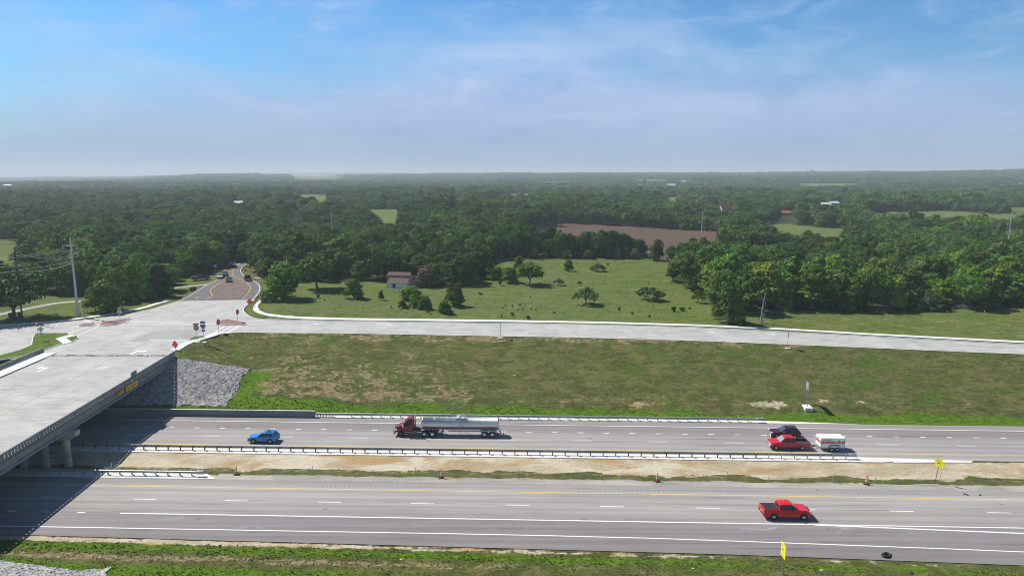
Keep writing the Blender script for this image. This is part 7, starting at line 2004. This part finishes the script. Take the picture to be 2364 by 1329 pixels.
# ---------------------------------------------------------------- tussocks on the open ground, past counting
def tussocks():
    g = np.random.default_rng(21)
    X, Y = [], []
    for (x0, x1, y0, y1, n) in ((-75, 140, 112, 152, 46000), (-75, 75, 66, 74.5, 14000), (-72, 140, 88, 98, 4000), (-75, 175, 150, 300, 60000)):
        X.append(g.uniform(x0, x1, n)); Y.append(g.uniform(y0, y1, n))
    x, y = np.concatenate(X), np.concatenate(Y); v = V(x, y)
    ix = np.clip(np.searchsorted(GRID['xs'], x), 0, len(GRID['xs']) - 1); iy = np.clip(np.searchsorted(GRID['ys'], y), 0, len(GRID['ys']) - 1)
    at = lambda k: GRID[k][iy * len(GRID['xs']) + ix]
    fy = np.interp(x, fnx, fny); ffar = np.interp(x, ffx, ffy)
    onbank = (v > 114.4) & (y < fy - .4) & (x > -65.5) & ~in_poly(x, y, POLY_R)
    verge = (v < pav_edge(x) - .75) & (v > 64) & ~in_poly(x, y, POLY_N)
    med = (v > 90.6) & (v < 92.4)
    field = ((y > ffar + 6.2) & (x > -60) & in_poly(x, y, PASTURE)) & (at('wood') < .5) & ~in_poly(x, y, JUNCTION) & (y > 150)
    field &= ~in_poly(x, y, ROAD_L + list(reversed(ROAD_R)))
    lush, straw, sand = at('lush'), at('straw'), at('sand')
    nz = (vnoise(x, y, 7.0) - .5) * 1.6 + (vnoise(x + 40, y, 2.2) - .5) * 1.2 + g.normal(0, .3, len(x))
    keep = (onbank & (nz > -.55 + 1.0 * straw)) | verge & (nz > -.7 + sand) | med & (nz > .0) | field & (nz > -.35)
    x, y, lush, straw, nz, onbank, field = (a[keep] for a in (x, y, lush, straw, nz, onbank, field))
    n = len(x); r = g.random((n, 1))
    base = np.where(field[:, None], np.array([.112, .172, .024]), np.array([.098, .122, .026]))
    alt = np.where(field[:, None], np.array([.195, .185, .075]), np.array([.185, .165, .070]))
    col = base + (alt - base) * np.clip(r * .9 - .25 + straw[:, None] * .8, 0, 1)
    lu = np.clip(lush * 1.2 + .1 * nz, 0, 1)[:, None]
    col = col * (1 - lu) + lu * (np.array([.088, .178, .011]) + r * np.array([.07, .105, .012]))
    size = np.where(field, g.uniform(.12, .26, n), g.uniform(.09, .20, n)) * (1 + .6 * lu[:, 0])
    me = bpy.data.meshes.new('grass'); me.vertices.add(n)
    me.vertices.foreach_set('co', np.stack([x, y, ground_h(x, y) - .03], 1).ravel())
    a = me.attributes.new('size', 'FLOAT_VECTOR', 'POINT'); a.data.foreach_set('vector', np.stack([size, size, size * g.uniform(.30, .70, n)], 1).astype(np.float32).ravel())
    a = me.attributes.new('turn', 'FLOAT', 'POINT'); a.data.foreach_set('value', (g.random(n) * 6.28).astype(np.float32))
    a = me.attributes.new('tuft_colour', 'FLOAT_COLOR', 'POINT'); a.data.foreach_set('color', np.concatenate([col, np.ones((n, 1))], 1).astype(np.float32).ravel())
    o = bpy.data.objects.new('grass', me); COL.objects.link(o); tag(o, 'rough tussocks of grass on the banks and pasture', None, None, 'stuff')
    # one tussock: a spray of bent blades, made inside the node tree's own mesh
    tb = MB()
    for k in range(16):
        an = k * 2.4; r0 = .5 * math.sqrt(k / 16); ln = rng.uniform(.45, .8); h = rng.uniform(.5, 1.0)
        bx, by = r0 * math.cos(an) * .6, r0 * math.sin(an) * .6; ex, ey = bx + ln * .5 * math.cos(an), by + ln * .5 * math.sin(an); w = .13
        px_, py_ = -math.sin(an) * w, math.cos(an) * w
        tb.add([(bx - px_, by - py_, 0), (bx + px_, by + py_, 0), (ex + px_ * .5, ey + py_ * .5, h), (ex - px_ * .5, ey - py_ * .5, h * .9)], [(0, 1, 2, 3)])
    t = NT('tussock'); at_ = t.attr('tuft_colour'); at_.attribute_type = 'INSTANCER'
    vm = t.n('ShaderNodeVectorMath'); vm.operation = 'MULTIPLY_ADD'; t.l(t.t.nodes['Geometry'].outputs['Normal'], vm.inputs[0]); vm.inputs[1].default_value = (.45, .45, .45); vm.inputs[2].default_value = (0, 0, .75)
    vn = t.n('ShaderNodeVectorMath'); vn.operation = 'NORMALIZE'; t.l(vm.outputs[0], vn.inputs[0])
    t.done(at_.outputs['Color'], .9, vn.outputs[0], .05)
    to = tb.build('tussock', t.m); COL.objects.unlink(to)
    ng = bpy.data.node_groups.new('grass', 'GeometryNodeTree')
    ng.interface.new_socket('Geometry', in_out='INPUT', socket_type='NodeSocketGeometry'); ng.interface.new_socket('Geometry', in_out='OUTPUT', socket_type='NodeSocketGeometry')
    N, L = ng.nodes.new, ng.links.new
    gi, go, ip, oi = N('NodeGroupInput'), N('NodeGroupOutput'), N('GeometryNodeInstanceOnPoints'), N('GeometryNodeObjectInfo')
    oi.inputs['Object'].default_value = to; oi.inputs['As Instance'].default_value = True
    L(gi.outputs[0], ip.inputs['Points']); L(oi.outputs['Geometry'], ip.inputs['Instance'])
    def named(nm, ty):
        a = N('GeometryNodeInputNamedAttribute'); a.data_type = ty; a.inputs['Name'].default_value = nm; return a.outputs['Attribute']
    L(named('size', 'FLOAT_VECTOR'), ip.inputs['Scale'])
    cx = N('ShaderNodeCombineXYZ'); L(named('turn', 'FLOAT'), cx.inputs['Z']); L(cx.outputs[0], ip.inputs['Rotation']); L(ip.outputs[0], go.inputs[0])
    md = o.modifiers.new('grass', 'NODES'); md.node_group = ng
tussocks()

# ---------------------------------------------------------------- the air
def haze():
    b = MB(); b.box(-16500, 16500, -700, 18500, -80, 132)
    m = bpy.data.materials.new('haze_air'); m.use_nodes = True; nt = m.node_tree; nt.nodes.clear()
    out = nt.nodes.new('ShaderNodeOutputMaterial'); v = nt.nodes.new('ShaderNodeVolumePrincipled')
    v.inputs['Color'].default_value = (.76, .82, .91, 1); v.inputs['Density'].default_value = HAZE; v.inputs['Anisotropy'].default_value = .1
    nt.links.new(v.outputs[0], out.inputs['Volume'])
    o = b.build('haze', m); tag(o, 'thin pale haze over the far country', None, None, 'stuff')
HAZE = 2.0e-4
haze()
print('OBJECTS', len(COL.objects))
